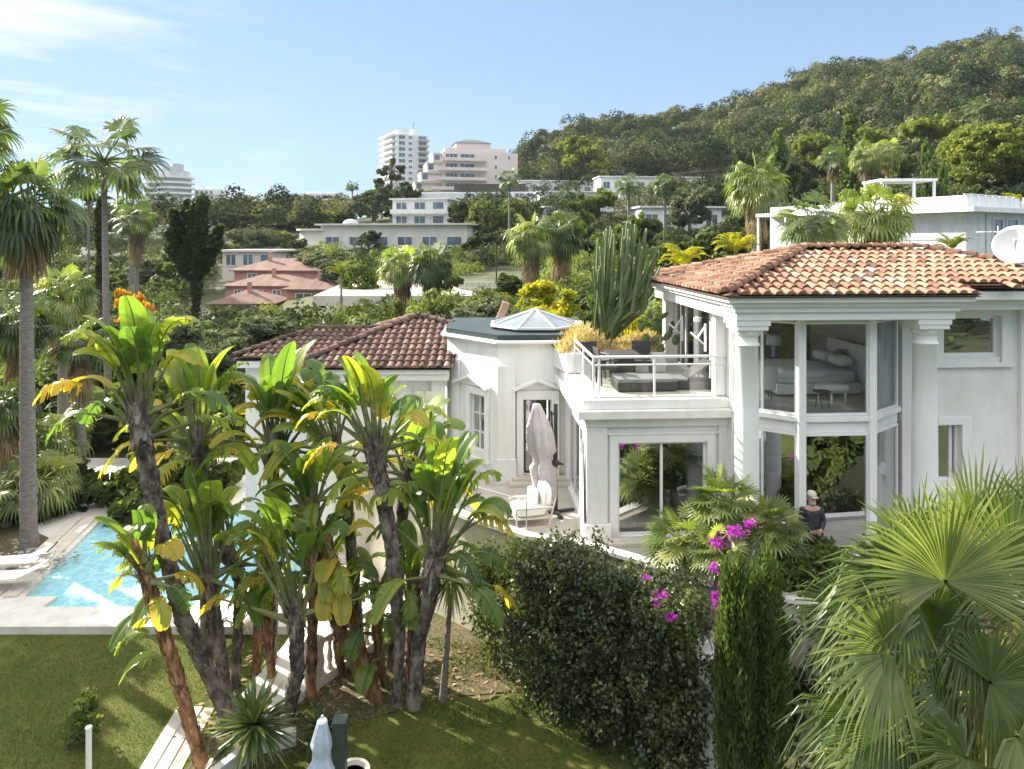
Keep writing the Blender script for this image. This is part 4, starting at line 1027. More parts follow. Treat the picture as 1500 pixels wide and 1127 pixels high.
strelitzia(st((470,900,15.7),(470,850,15.7),(476,815,15.7)),.1,.1,9,.8,1.1,.5,.6,'knee high bird of paradise offshoot with broad leaves beside the path',seed=28,spread=90,yel=.25,name='bird_of_paradise_plant')

for k,(px,pb,pt,Y,nl,lb) in enumerate([(345,900,800,15.4,10,'bird of paradise shoot before the pool between the two tallest stems'),
  (455,900,730,15.0,12,'bushy bird of paradise plant between the lone stem and the middle one')]):
    strelitzia(st((px,HZ+1e4/Y,Y),(px+6,(pb+pt)/2,Y),(px+(k%3-1)*14,pt,Y)),.10,.11,nl,.9,1.15,.5,.3*k,lb,seed=80+k,mat=['strbark','strbark_red'][k%2],spread=88,yel=[.25,.15][k],hang=0)
# dracaena and yuccas
def rosette(name,c,r,n,label,cat,trunk=None,mat='fan',stiff=.3,w=.035,down=.35,tr=.07):
    rnd=random.Random(int(r*1000)+n); c=V_(c); base=V_(trunk[0]) if trunk else c
    e=empty(name,base,label,cat)
    if trunk:
        trunk_mesh([V_(p) for p in trunk]+[c],tr*1.3,tr*.7,True,3,9).build('trunk',M['palmbark'],e,smooth=True)
    mb=MB()
    for i in range(n):
        az=rnd.uniform(0,6.28); el=math.asin(rnd.uniform(-down,1)); d=V_((math.cos(az)*math.cos(el),math.sin(az)*math.cos(el),math.sin(el)))
        L_=r*rnd.uniform(.75,1.1); mb.cur=rnd.random(); s=d.cross(V_((0,0,1))).normalized()*w*r*1.2; prev=None
        for t,ww in ((0,.5),(.35,1),(.7,.7),(1,.05)):
            p=c+d*L_*t-V_((0,0,L_*stiff*t*t*(1-abs(d.z)*.6))); a,b=mb.vert(p-s*ww),mb.vert(p+s*ww)
            if prev: mb.face((prev[0],prev[1],b,a))
            prev=(a,b)
    mb.build('crown',LM[mat],e); return e
rosette('dragon_tree',P(662,848,15.2),.75,110,'thin trunked dracaena with hanging strap leaves left of the flowering hedge','plant',[P(648,1032,14.9),P(655,940,15)],'fan_light',.7)
rosette('yucca',P(372,1062,12.9),.95,150,'spiky dark yucca clump at the feet of the leaning bird of paradise stems','plant',None,'fan',.25)
rosette('yucca',P(470,1068,13.2),.6,120,'low cycad-like clump behind the folded blue parasol','plant',None,'dark',.4)
rosette('yucca',P(640,720,17.6),.5,60,'small spiky plant half hidden behind the fanned bird of paradise leaves','plant',None,'fan',.3)

# small conifer sapling and lawn plants
def blobplant(name,c,dims,n,leaf,mat,label,cat,clumps=60,cl=.3,seed=1,aspect=1.8,fill=.5,kind=None,stems=0):
    rs=np.random.RandomState(seed); c=V_(c)
    bl=[(0,0,dims[2]*.5,dims[0]/2,dims[1]/2,dims[2]/2)]
    pts,e_,tone=crown_points(bl,n,rs,clumps,cl,fill); q=leaf_quads(pts,leaf,rs,e_,aspect)
    e=empty(name,c,label,cat)
    quads_object('crown' if stems else 'foliage',q+np.array(c),np.clip(tone*.6+rs.uniform(0,.4,n),0,1),LM[mat],e)
    if stems:
        mb=MB()
        for k in range(stems):
            a=rs.uniform(0,6.28); mb.tube([c,c+V_((math.cos(a)*dims[0]*.2,math.sin(a)*dims[1]*.2,dims[2]*.8))],[.02,.006],5)
        mb.build('stem',M['bark'],e)
    return e
blobplant('conifer_sapling',G(92,1128,0)+V_((0,.6,0)),(.55,.55,1.15),900,.07,'mid','small loose conifer sapling on the lawn left of the white post','plant',30,.4,stems=3)

# ---------------------------------------------------------------- flowering hedge against the retaining wall
def hedge_points(rs,n,clump,path,top,dep,low=0.0,prof=None):
    """points in a slab along a plan path"""
    P0=np.array([[p[0],p[1]] for p in path]); seg=np.diff(P0,axis=0); ln=np.linalg.norm(seg,axis=1); cum=np.concatenate([[0],np.cumsum(ln)])
    m=clump; s=rs.uniform(0,cum[-1],m); k=np.clip(np.searchsorted(cum,s)-1,0,len(seg)-1); t=(s-cum[k])/ln[k]
    xy=P0[k]+seg[k]*t[:,None]; nv=np.stack([seg[k,1],-seg[k,0]],1)/ln[k][:,None]
    dd=rs.uniform(0,1,m)**.6*dep; tz=np.array([top(v) for v in s/cum[-1]]); z=low+(tz-low)*rs.uniform(0,1,m)**.8
    cc=np.stack([xy[:,0]+nv[:,0]*dd,xy[:,1]+nv[:,1]*dd,z],1)
    ci=rs.randint(0,m,n); e=rs.normal(size=(n,3)); e/=np.linalg.norm(e,axis=1,keepdims=True)
    pts=cc[ci]+e*rs.uniform(.05,.34,(n,1)); return pts,e,rs.uniform(0,1,m)[ci],cc
rs=np.random.RandomState(21)
hp=[(-.3,16.6),(.8,15.95),(2.0,15.0),(3.0,14.0),(3.95,13.4)]
hed=empty('bougainvillea_hedge',(2,15,0),'dense dark bougainvillea hedge climbing the retaining wall in the centre','hedge')
htop=lambda t:np.interp(t,[0,.12,.25,.4,.6,.8,1],[2.7,2.9,3.25,3.5,3.5,3.45,3.3])
pts,e_,tone,cc=hedge_points(rs,62000,720,hp[1:],lambda t:htop(.2+.8*t),1.45)
pts[:,2]=np.maximum(pts[:,2],.03)
quads_object('foliage',leaf_quads(pts,.064,rs,e_,1.5),np.clip(tone*.65+rs.uniform(0,.35,len(pts)),0,1),LM['hedge'],hed)
mb=MB(); rr=random.Random(5)
for k in range(26):
    i=rr.randint(1,3); t=rr.random(); x=hp[i][0]+(hp[i+1][0]-hp[i][0])*t if i<4 else hp[4][0]; y=hp[i][1]+(hp[i+1][1]-hp[i][1])*t
    mb.tube([(x+rr.uniform(-.3,.3),y-.6,0),(x+rr.uniform(-.4,.4),y-.9,1.2),(x+rr.uniform(-.6,.6),y-.6,2.6)],[.03,.02,.008],5)
mb.build('stem',M['bark'],hed)
def bracts(c,r,n,seed):
    rs=np.random.RandomState(seed); p=rs.normal(size=(n,3))*np.array(r)+np.array(c); return leaf_quads(p,.06,rs,None,1.2)
F=[]
for px,py,Y,r,n in ((1078,780,13.4,(.16,.14,.09),260),(1052,795,13.4,(.16,.12,.08),200),(1098,768,13.5,(.09,.09,.08),120),(1046,830,12.7,(.08,.08,.09),90),(1049,878,12.2,(.055,.06,.14),200),(983,905,12.15,(.08,.08,.05),130),(968,872,12.3,(.14,.08,.05),90),(962,885,12.25,(.05,.05,.09),50),(945,845,12.6,(.05,.05,.05),30),(1052,915,12.2,(.05,.05,.08),40)):
    F.append(bracts(P(px,py,Y),[q*.62 for q in r],int(n*.42),px))
Fq=np.concatenate(F); quads_object('blossom',Fq,np.random.RandomState(2).uniform(0,1,len(Fq)),LM['flower'],hed)
# loose climber left of it
cl=empty('climbing_shrub',(-.1,16.3,0),'loose airy climbing shrub with bare twigs left of the dense hedge','hedge')
rs=np.random.RandomState(22); pts,e_,tone,cc=hedge_points(rs,4600,150,[(-.7,16.9),(.3,16.2),(1.0,15.6)],lambda t:np.interp(t,[0,.5,1],[2.6,2.8,3.0]),.5,.9)
quads_object('foliage',leaf_quads(pts,.075,rs,e_,1.5),np.clip(tone*.65+rs.uniform(0,.35,len(pts)),0,1),LM['mid'],cl)
pts,e_,tone,cc=hedge_points(rs,1500,90,[(-.6,16.8),(.3,16.1),(1.2,15.4)],lambda t:1.2,.6,.02)
quads_object('low_foliage',leaf_quads(pts,.07,rs,e_,1.5),rs.uniform(0,.7,len(pts)),LM['mid'],cl)
mb=MB()
for k in range(34):
    x=rr.uniform(-.5,1.4); y=16.3-.55*(x+.2); mb.tube([(x,y-.35,0),(x+rr.uniform(-.3,.5),y-.5,1.1),(x+rr.uniform(-.6,.6),y-.3,2.5)],[.022,.014,.006],4)
mb.build('stem',M['bark'],cl)

# upright cypresses (rosemary-like plumes)
def plume(name,c,w,h,label,seed,n=15000):
    rs=np.random.RandomState(seed); c=np.array(c); m=230
    e=empty(name,V_(c),label,'cypress tree','column cypresses in front of the flowering hedge')
    # spires: each a vertical string of leaves
    a=rs.uniform(0,6.28,m); r=np.sqrt(rs.uniform(0,1,m))*w/2; hh=h*(1-.16*(r/(w/2))**2)*rs.uniform(.74,1.0,m); z0=rs.uniform(0,.55,m)*h
    k=rs.randint(0,m,n); t=rs.uniform(0,1,n); z=z0[k]+(hh[k]-z0[k])*t
    rr_=r[k]*(1+.16*np.sin(z*2.2+k))*(1.08-.30*(z/h)**2); x=rr_*np.cos(a[k]+.12*np.sin(z*3)); y=rr_*np.sin(a[k]+.12*np.sin(z*3)); j=rs.normal(size=(n,2))*.028*(1.2-t)[:,None]
    pts=np.stack([x+j[:,0],y+j[:,1],z],1)+c
    up=np.stack([rs.normal(size=n)*.28+np.cos(a[k])*.15,rs.normal(size=n)*.28+np.sin(a[k])*.15,np.ones(n)],1); up/=np.linalg.norm(up,axis=1,keepdims=True)
    b=rs.normal(size=(n,3)); s=np.cross(up,b); s/=np.linalg.norm(s,axis=1,keepdims=True); L_=rs.uniform(.09,.19,n)[:,None]
    q=np.stack([pts,pts+up*L_*.4+s*.018,pts+up*L_,pts+up*L_*.4-s*.018],1)
    quads_object('foliage',q,np.clip(rs.uniform(0,1,m)[k]*.5+rs.uniform(0,.5,n),0,1),LM['cypress'],e)
    mb=MB(); mb.tube([tuple(c),(c[0],c[1],c[2]+h*.8)],[.08,.02],8); mb.build('trunk',M['bark'],e)
plume('cypress',(3.85,11.75,0),.62,4.85,'slim upright cypress with lit tip standing left of its twin before the hedge',31)
plume('cypress',(4.42,11.9,0),.66,4.95,'slightly taller upright cypress right of its twin, beside the big fan palm',32)

# dark hedge to the right behind the big palm
hd2=empty('garden_hedge',(6.5,13.0,0),'dark hedge on the wall behind the big fan palm','hedge')
rs=np.random.RandomState(24); pts,e_,tone,cc=hedge_points(rs,14000,240,[(4.3,13.7),(6,12.9),(9,12.6),(12,12.6)],lambda t:3.0,.9,.1)
quads_object('foliage',leaf_quads(pts,.10,rs,e_,1.5),np.clip(tone*.5+rs.uniform(0,.3,len(pts)),0,1),LM['hedge'],hd2)
# wall-top shrub
blobplant('wall_shrub',(6.1,13.9,2.9),(1.9,1.0,.95),2600,.09,'mid','grey green shrub on the wall top right of the small fan palms','shrub',50,.4,seed=41)

# small fan palms on the patio edge
def dwarf(px,py,Y,r,label,rot,zb=2.9,crown='cham'):
    c=P(px,py,Y); e=empty('dwarf_fan_palm',(c.x,c.y,zb),label,'palm shrub','dwarf fan palms along the patio edge')
    inst('crown',CR[crown],e,(r,r,r),loc=(0,0,c.z-zb),rot=(0,0,rot))
    trunk_mesh([(c.x,c.y,zb-.05),tuple(c)],.10,.09,True,2,8).build('trunk',M['palmbark'],e,smooth=True)
dwarf(1000,795,14.6,1.0,'widest dwarf fan palm, leftmost of those on the patio edge',0)
dwarf(1062,738,14.7,.95,'tallest dwarf fan palm, in front of the left column',1.3)
dwarf(1130,775,14.3,.85,'dwarf fan palm in front of the glass bay, beside the standing man',2.1)
dwarf(1052,806,13.9,.75,'lowest dwarf fan palm, just behind the magenta blossom',4.0)

# ---------------------------------------------------------------- big fan palm in the right foreground
def big_palm(c,zb,fr,label,seed,bmat='fan_big',L=1.0,tr=.26):
    rnd=random.Random(seed); c=V_(c); e=empty('large_fan_palm',(c.x,c.y,zb),label,'palm tree','large fan palms in the right foreground')
    trunk_mesh([(c.x,c.y,zb),(c.x,c.y,c.z-.1)],tr,tr*.85,True,seed,14).build('trunk',M['palmbark'],e,smooth=True)
    for (hx,hy,hY,ang,tilt,LL,tn,drp) in fr:
        hub=P(hx,hy,hY); mb=MB(); mb.mi=1
        v=hub-c; mid=c+v*.5+V_((0,0,v.length*.12))
        mb.tube([c,mid,hub],[.035,.024,.018],6,cap=False); mb.mi=0
        # ang: direction of the blade axis in the picture plane (deg, 0=right, 90=up), tilt: towards the camera
        a=R(ang); ax=V_((math.cos(a),-tilt,math.sin(a))).normalized()
        nn=V_((rnd.uniform(-.25,.25),-1,rnd.uniform(.1,.6)))
        fan_blade(mb,hub,ax,nn,L*LL,60,R(rnd.uniform(215,250)),drp*.85,rnd=rnd,fold=.8,united=.36,tone=tn,w=L*LL*.036)
        mb.build('frond',[LM[bmat],STRMAT[1]],e)
big_palm(P(1462,1010,6.9),0,[(1305,958,6.1,165,.25,1.0,(.25,.6),.28),(1322,856,6.4,160,.0,1.0,(.2,.55),.3),(1385,852,6.2,95,.1,1.15,(.3,.7),.12),(1300,1075,6.0,195,.3,1.0,(.35,.75),.5),(1415,1110,5.8,200,.4,.85,(.3,.7),.45),
 (1455,960,6.2,250,.3,.8,(.3,.9),.8),(1478,845,6.6,80,.0,1.25,(.35,.75),.15),(1370,900,6.9,130,-.2,1.1,(.1,.5),.4),(1360,985,7.2,170,-.2,1.1,(.1,.45),.5),(1390,1075,7.3,230,0,1.0,(.5,1),.7),(1490,1080,5.7,300,.4,.9,(.3,.7),.5),(1540,930,6.3,40,.0,1.2,(.3,.7),.3),(1345,1120,6.6,215,.1,1.0,(.4,.9),.6),(1425,925,6.2,215,.3,.7,(.3,.85),.9),(1340,880,7.4,185,-.1,1.0,(.1,.5),.6),(1270,1010,7.0,175,0,.8,(.5,1),.8),(1400,960,7.6,250,0,1.1,(.7,1),1.0),(1445,1050,6.4,260,.2,.8,(.7,1),1.2),(1350,1060,7.6,200,-.1,1.1,(.1,.4),.5),(1480,960,7.4,280,0,1.0,(.6,1),.9),(1385,1140,6.4,190,.2,1.0,(.3,.7),.5),(1460,1110,6.6,330,.2,1.0,(.3,.7),.4),(1318,862,6.5,178,.1,1.05,(.3,.7),.35),(1290,1130,6.1,178,.2,1.0,(.35,.75),.4),(1300,905,7.0,200,-.1,1.0,(.1,.5),.5),(1250,1045,6.6,185,.1,.95,(.2,.6),.45),(1400,1010,6.2,150,.3,.9,(.1,.5),.3),(1240,900,7.2,150,-.1,.85,(.1,.5),.3),(1360,930,6.6,110,.1,.95,(.2,.6),.2),(1450,1000,6.0,20,.3,.85,(.2,.6),.3),(1290,1000,7.0,215,0,.9,(.05,.4),.6)],
 'very large fan palm with glossy split fronds filling the lower right corner',51)
big_palm(P(1560,900,7.6),0,[(1430,800,7.2,100,.1,1.25,(.4,.8),.12),(1500,820,7.3,75,.0,1.3,(.4,.8),.12),(1395,815,7.6,150,.0,1.15,(.2,.55),.35),(1345,815,8.0,120,.1,1.2,(.35,.7),.15),(1470,815,8,120,-.2,1.2,(.1,.5),.3),(1560,800,7,60,.2,1.2,(.3,.7),.2),(1500,900,6.8,240,.3,1.0,(.6,1),.8)],
 'second large fan palm at the right edge, fronds upright before the villa wall',52)

# ---------------------------------------------------------------- cactus and planter plants on the roof terrace
eu=empty('candelabra_cactus',H(1.15,4.1,6.86),'tall candelabra cactus with many upright arms in the roof terrace planter','cactus')
rr=random.Random(9); mb=MB()
def ribbed(mb,pts,rad,n=5):
    pts=[V_(p) for p in pts]; mb2=[]; x=V_((1,0,0)); rings=[]
    for i,p in enumerate(pts):
        d=(pts[min(i+1,len(pts)-1)]-pts[max(i-1,0)]).normalized(); x=(x-d*x.dot(d)).normalized(); y=d.cross(x)
        rings.append([mb.vert(p+(x*math.cos(math.pi*k/n)+y*math.sin(math.pi*k/n))*rad[i]*(1.0 if k%2==0 else .55)) for k in range(2*n)])
    for a,b in zip(rings,rings[1:]):
        for k in range(2*n): mb.face((a[k],a[(k+1)%(2*n)],b[(k+1)%(2*n)],b[k]))
    mb.face(rings[-1])
b0=H(1.1,4.1,6.8)
for k in range(50):
    t=k/49; px=868+100*rr.random(); topy=318+abs(px-915)*.45+rr.uniform(0,75)
    if px>955: topy+=20
    Y=20.1+rr.uniform(-.4,.4); top=P(px,topy,Y); base=b0+V_((rr.uniform(-.25,.25),rr.uniform(-.25,.25),0)); zb_=base.z+rr.uniform(0,.9)
    base.z=zb_ if k>6 else 6.8
    s=V_((top.x,top.y,0))-V_((base.x,base.y,0)); q1=base+s*.34+V_((0,0,.5+rr.random()*.3)); q2=base+s*.78+V_((0,0,1.1+rr.random()*.3))
    if top.z<q2.z+.3: top.z=q2.z+.5
    ribbed(mb,[base,q1,q2,q2.lerp(top,.5)+V_((rr.uniform(-.03,.03),0,0)),top-V_((0,0,.06)),top],[.05,.06,.068,.066,.05,.012],4)
mb.build('stem',M['cactus'],eu)
pp=empty('prickly_pear',H(2.3,3.6,6.86),'prickly pear with flat round pads beside the candelabra cactus','cactus')
def pad(c,r,az,tl,kk=1.35):
    mb=MB(); c=V_(c); u=V_((math.cos(az),math.sin(az),0)); up=V_((math.sin(tl)*math.cos(az),math.sin(tl)*math.sin(az),math.cos(tl))); n=u.cross(V_((0,0,1)))
    N=14; f=[mb.vert(c+(u*math.cos(2*math.pi*k/N)*r+up*math.sin(2*math.pi*k/N)*r*kk)) for k in range(N)]
    a=mb.vert(c+n*.035); b=mb.vert(c-n*.035); fr=[mb.vert(c+n*.03+(u*math.cos(2*math.pi*k/N)*r*.8+up*math.sin(2*math.pi*k/N)*r*.8*kk)) for k in range(N)]; bk=[mb.vert(c-n*.03+(u*math.cos(2*math.pi*k/N)*r*.8+up*math.sin(2*math.pi*k/N)*r*.8*kk)) for k in range(N)]
    for k in range(N):
        j=(k+1)%N; mb.face((f[k],f[j],fr[j],fr[k])); mb.face((fr[k],fr[j],a)); mb.face((f[j],f[k],bk[k],bk[j])); mb.face((bk[j],bk[k],b))
    mb.build('pad',M['pad'],pp,smooth=True)
for (px,py,rr_,az,tl) in ((946,497,.12,.2,0),(940,480,.10,.5,.1),(960,500,.13,-.4,.2),(962,478,.12,.3,-.3),(978,492,.13,.1,.5),(984,478,.12,.6,.3),(952,462,.09,.2,-.2),(972,463,.11,.1,.7),(938,505,.1,1,0),(990,498,.12,.2,.1),(968,512,.12,.1,.0)):
    pad(P(px,py,19.6),rr_,az,tl)
# dried grasses
rs=np.random.RandomState(5); n=5200
gx=rs.uniform(-.3,2.7,n); gv=rs.uniform(3.02,4.65,n); base=np.array([tuple(H(a,b,6.80)) for a,b in zip(gx,gv)])
mound=.18*np.sin(gx*3.1)+.22+.25*np.exp(-((gx-.5)/.5)**2); base[:,2]+=rs.uniform(0,1,n)*mound
d=np.stack([rs.normal(size=n)*.5,rs.normal(size=n)*.5,np.ones(n)],1); d/=np.linalg.norm(d,axis=1,keepdims=True); L_=rs.uniform(.12,.34,n)[:,None]
s=np.cross(d,rs.normal(size=(n,3))); s/=np.linalg.norm(s,axis=1,keepdims=True)
q=np.stack([base-s*.012,base+s*.012,base+d*L_*.7+s*.01,base+d*L_+np.array([0,0,-.03])],1)
tag(quads_object('dry_grass',q,rs.uniform(0,1,n),LM['dry']),'straw coloured dry grasses filling the roof terrace planter','grass',kind='stuff')

# ---------------------------------------------------------------- palms and garden at the left
palm(38,300,84,22,'tall fan palm with straight grey trunk beside the pool, second at the left edge','c',.22,0,zb=.2,stretch=1.1,lean=.1)
palm(152,236,78,34,'tall slim fan palm standing clear against the sky at the left','a',.17,None,zb=0,rot=1,lean=.3)
palm(-52,190,75,20,'fan palm leaning in from outside the left edge near the top','b',.2,None,zb=0,rot=2)
palm(92,430,52,30,'fan palm with drooping crown between the two tall trunks','m',.2,1,rot=1)
palm(28,470,60,27,'dark fan palm below the big left crown, at the left edge','c',.2,1,rot=2)
palm(118,500,50,27,'fan palm behind the tallest bird of paradise leaves','b',.2,1,rot=3)
palm(8,590,55,25,'low fan palm at the left edge behind the pool coping','c',.2,1,rot=4)
palm(78,640,58,27,'bushy low fan palm behind the far end of the pool','m',.2,0,rot=5)
palm(200,322,34,75,'distant silver green palm right of the slim tall palm','b',.25,1,rot=1)
palm(192,300,26,90,'small far palm behind the slim tall trunk','a',.25,1,rot=3)
palm(60,705,60,24.5,'low spreading fan palm beside the pool at the left','l',.15,None,zb=.2,rot=1)
palm(10,720,50,23.5,'low fan palm at the left edge beside the tall grey trunk','a',.15,None,zb=.2,rot=1)
tree('round_dark',120,560,150,33,'dark leafy tree behind the pool at the left'); tree('round_dark',30,520,160,36,'dark tree mass at the left edge behind the palms')
tree('round_mid',230,520,130,31,'green tree left of the garden wing behind the tall leaves'); tree('round_dark',200,440,150,42,'dark tree under the orange one at the left')
tree('shrub_dark',120,660,170,26,'dark shrub behind the far end of the pool','shrub','shrub',zb=0); tree('shrub_mid',210,640,130,25.5,'green shrub at the far pool corner behind the tall stem','shrub','shrub',zb=0)
tree('shrub_dark',20,660,150,26,'dark shrub at the left edge behind the low palms','shrub','shrub',zb=0)
tree('autumn',190,394,72,50,'orange autumn tree below the slim tall palm'); 
tree('olive',300,448,130,36,'grey green olive tree left of the garden wing roof'); tree('olive',425,447,120,48,'rounded olive tree in front of the red roofed houses',zb=1)
tree('olive',345,455,90,44,'small olive tree left of the rounded one before the red roofed houses',zb=1)
tree('olive',590,478,80,38,'low olive shrub behind the apex of the dark tiled roof',zb=2.5)
tree('olive',655,430,150,38,'wide grey olive tree behind the entrance pavilion, left of the golden bushes'); tree('olive',712,420,110,42,'second olive tree directly behind the glass skylight')
tree('yellow',794,404,112,36,'golden leafed bush behind the skylight, taller of two'); tree('yellow',832,442,64,31,'golden leafed bush right of the skylight, smaller of two')
tree('yellow',940,440,50,27,'golden feathery bush between cactus and tiled roof'); tree('round_dark',845,415,80,40,'dark tree between the golden bushes and the cactus')
tree('shrub_mid',578,455,50,46,'small bright shrub on the parking area edge','shrub','shrub'); tree('clipped',583,440,20,44,'small dark clipped column shrub beside the white ground','shrub','shrub')
tree('shrub_dark',870,430,90,34,'dark bush behind the base of the candelabra cactus','shrub','shrub')

gp=empty('garden_pier',(3.62,12.6,0),'white plastered wall pier between the flowering hedge and the cypresses','wall')
mb=MB(); mb.box(3.42,3.84,12.42,13.3,0,2.35); mb.build('pier',M['plaster'],gp,bevel=.01)
rs=np.random.RandomState(55); n=420; pts=np.stack([rs.uniform(3.4,3.8,n),np.full(n,12.38)+rs.normal(size=n)*.05,rs.uniform(0,1,n)**.7*2.5],1); pts=pts[(pts[:,0]<3.56)|(pts[:,2]>1.9)|(rs.uniform(0,1,n)<.25)]
quads_object('creeper',leaf_quads(pts,.08,rs,None,1.5),rs.uniform(.1,.9,len(pts)),LM['hedge'],gp)

tree('shrub_dark',262,640,80,27.5,'dark shrub right of the far pool corner, in front of the golden plant','shrub','shrub',zb=.2); tree('shrub_mid',325,655,80,27,'green shrub on the far side of the pool, near the garden wing','shrub','shrub',zb=.2)
tree('round_light',240,600,60,29,'light green small tree beyond the pool left of the garden wing',zb=.2); palm(292,640,46,27,'low fan palm on the far side of the pool before the garden wing','l',.15,None,zb=.2,rot=2)
# ---------------------------------------------------------------- far buildings
class Bld:
    def __init__(s,px,Y,zb,yaw,label,cat='building',name='apartment_building',group=None):
        s.o=V_(((px-750)*Y/1000,Y,zb)); s.a=R(yaw); s.e=empty(name,s.o,label,cat,group)
        s.r=V_((math.cos(s.a),math.sin(s.a),0)); s.d=V_((-math.sin(s.a),math.cos(s.a),0))
    def f(s,x,y,z): return s.o+s.r*x+s.d*y+V_((0,0,z))
    def part(s,name,mat,boxes,parent=None):
        mb=MB()
        for b in boxes: mb.box(*b,fr=s.f)
        return mb.build(name,M[mat],parent or s.e)
    def win(s,x0,x1,z0,z1,y=0.0,fm='metal',mull=1,side=None):
        """window on the front face (y) or on a side wall (side = x of that wall)"""
        mb=MB(); t=.10
        def F(a,b,z): 
            return s.f(a,y-b,z) if side is None else s.f(side+(-b if side<=0 else b),a,z)
        for q in ((x0,x0+t,.0,.12,z0,z1),(x1-t,x1,.0,.12,z0,z1),(x0+t,x1-t,.0,.12,z0,z0+t),(x0+t,x1-t,.0,.12,z1-t,z1)): mb.box(*q,fr=F)
        for k in range(1,mull+1):
            xm=x0+(x1-x0)*k/(mull+1); mb.box(xm-t/2,xm+t/2,.0,.11,z0+t,z1-t,fr=F)
        o=mb.build('window',M[fm],s.e); mb=MB(); mb.box(x0+t,x1-t,.005,.05,z0+t,z1-t,fr=F); mb.build('pane',M['glass_far'],o)

# tall tower on the hill
b=Bld(582,350,terrain(582,350)-2,28,'tallest white tower block with stacked balconies beside the dark layered tree')
hT=ZC-(196-HZ)*.35-b.o.z
b.part('wall','white_far',[(0,16.5,0,24,0,hT),(1,8,3,12,hT,hT+2.6),(10,13,5,9,hT,hT+3.8)])
nS=int(hT/3.05)
for k in range(nS):
    z=hT-3.05*(k+1)
    b.part('balcony',"white_far",[(-2.6,-.02,.5,23,z+2.7,z+2.95),(-2.7,-2.6,.5,23,z+2.95,z+3.7)]) if k<nS-1 and z+3.7<hT+2 else None
    if k<14:
        b.win(.8,4.2,z+.5,z+2.5); b.win(6,8,z+.8,z+2.3); b.win(11.5,15.6,z+.3,z+2.6)
        b.win(3,20,z+.3,z+2.4,side=-.0)
    b.part('balcony','grey_far',[(11,16.9,-1.3,-.14,z-.12,z+.12),(11,16.9,-1.35,-1.3,z+.12,z+1.0)])
b.part('roof_antenna','dark',[(11.2,11.35,7,7.15,hT+3.8,hT+8),(10.3,12.3,7,7.1,hT+6.4,hT+6.5)])
# curved tower left
Y=400; zb=terrain(250,400)-3
e=empty('apartment_building',((250-750)*.4,Y,zb),'curved white tower block with ring balconies at the far left, behind the ivy clad tree','building')
cx,cy=(248-750)*.4,Y; hT=ZC-(262-HZ)*.4-zb
mb=MB(); mb.lathe((cx,cy,zb),[(12.2,0),(12.2,hT),(9,hT+.01),(9,hT+4)],40,1,.8); mb.build('wall',M['grey_far'],e)
k=0; z=hT
while z>8:
    mb=MB(); mb.lathe((cx,cy,zb+z),[(14.4,-.2),(14.4,.9),(14.1,.9),(14.1,.05),(12.3,.05)],40,1,.8); mb.build('balcony',M['white_far'],e); z-=3.1; k+=1
mb=MB()
for x,w_,h_ in ((-8,5,5),(-2,6,6.5),(4,3,8.5),(7,4,4)): mb.box(cx+x,cx+x+w_,cy-4,cy+3,zb+hT+.02,zb+hT+h_)
mb.build('rooftop_storey',M['grey_far'],e)
b=Bld(285,405,terrain(300,405)-3,-14,'pale grey block with square windows joined right of the curved tower')
hT=ZC-(278-HZ)*.405-b.o.z; b.part('wall','white_far',[(0,13.5,0,14,0,hT),(2,6,3,7,hT,hT+2)])
for r_ in range(7):
    for c_ in range(4): b.win(.8+c_*3.2,2.9+c_*3.2,hT-2.7-r_*3.1,hT-.9-r_*3.1,mull=0)
    if r_<6: b.part('balcony','grey_far',[(0,13.5,-1.0,-.13,hT-3.2-r_*3.1,hT-3.0-r_*3.1)])
# small white block on the skyline
b=Bld(433,330,terrain(465,330)-6,-6,'long low white block on the skyline between the two towers')
hT=ZC-(284-HZ)*.33-b.o.z; b.part('wall','white_far',[(0,22.5,0,12,0,hT),(4,10,3,8,hT,hT+1.2),(14,17,3,8,hT,hT+1)])
for k in range(7): b.win(.8+k*3.1,3.2+k*3.1,hT-2.7,hT-.8,mull=0)
for k in range(7): b.win(.8+k*3.1,3.2+k*3.1,hT-5.9,hT-4,mull=0)
b.part('balcony','grey_far',[(0,22.5,-1.2,-.13,hT-3.4,hT-3.2)])

# stepped pink building
Y=230; zb=terrain(690,230)-8
b=Bld(648,Y,zb,12,'stepped pink apartment block with green pyramid cap and receding terraces')
top=lambda py: ZC-(py-HZ)*Y/1000-zb
zt=top(222); b.part('wall','pink',[(0,26,0,18,0,zt),(1.0,22,1.5,16,zt,zt+1.6)])
b.part('upper_storey','pink',[(5,17,3,14,zt+1.61,zt+3.6)])
mb=MB(); q=[b.f(4.6,2.6,zt+3.61),b.f(17.4,2.6,zt+3.61),b.f(17.4,14.4,zt+3.61),b.f(4.6,14.4,zt+3.61)]; a1=b.f(9,8,zt+5.4); a2=b.f(13,8,zt+5.4)
mb.poly([q[0],q[1],a2,a1]); mb.poly([q[1],q[2],a2]); mb.poly([q[2],q[3],a1,a2]); mb.poly([q[3],q[0],a1]); mb.build('roof_cap',M['greenblack'],b.e)
for k in range(5):
    z=zt-3.3*(k+1)
    b.part('balcony','pink',[(-.4-1.1*k,15,-2.0-.3*k,-.02,z+.0,z+.25),(-.4-1.1*k,15,-2.1-.3*k,-1.95-.3*k,z+.25,z+1.15)])
    b.win(1,5.2,z+.5,z+2.7,mull=2); b.win(6,11,z+.5,z+2.7,mull=2); 
    b.win(17.8,18.8,z+1,z+2.4,mull=0) if k<4 else None; b.win(22.5,23.4,z+1,z+2.4,mull=0) if k<1 else None
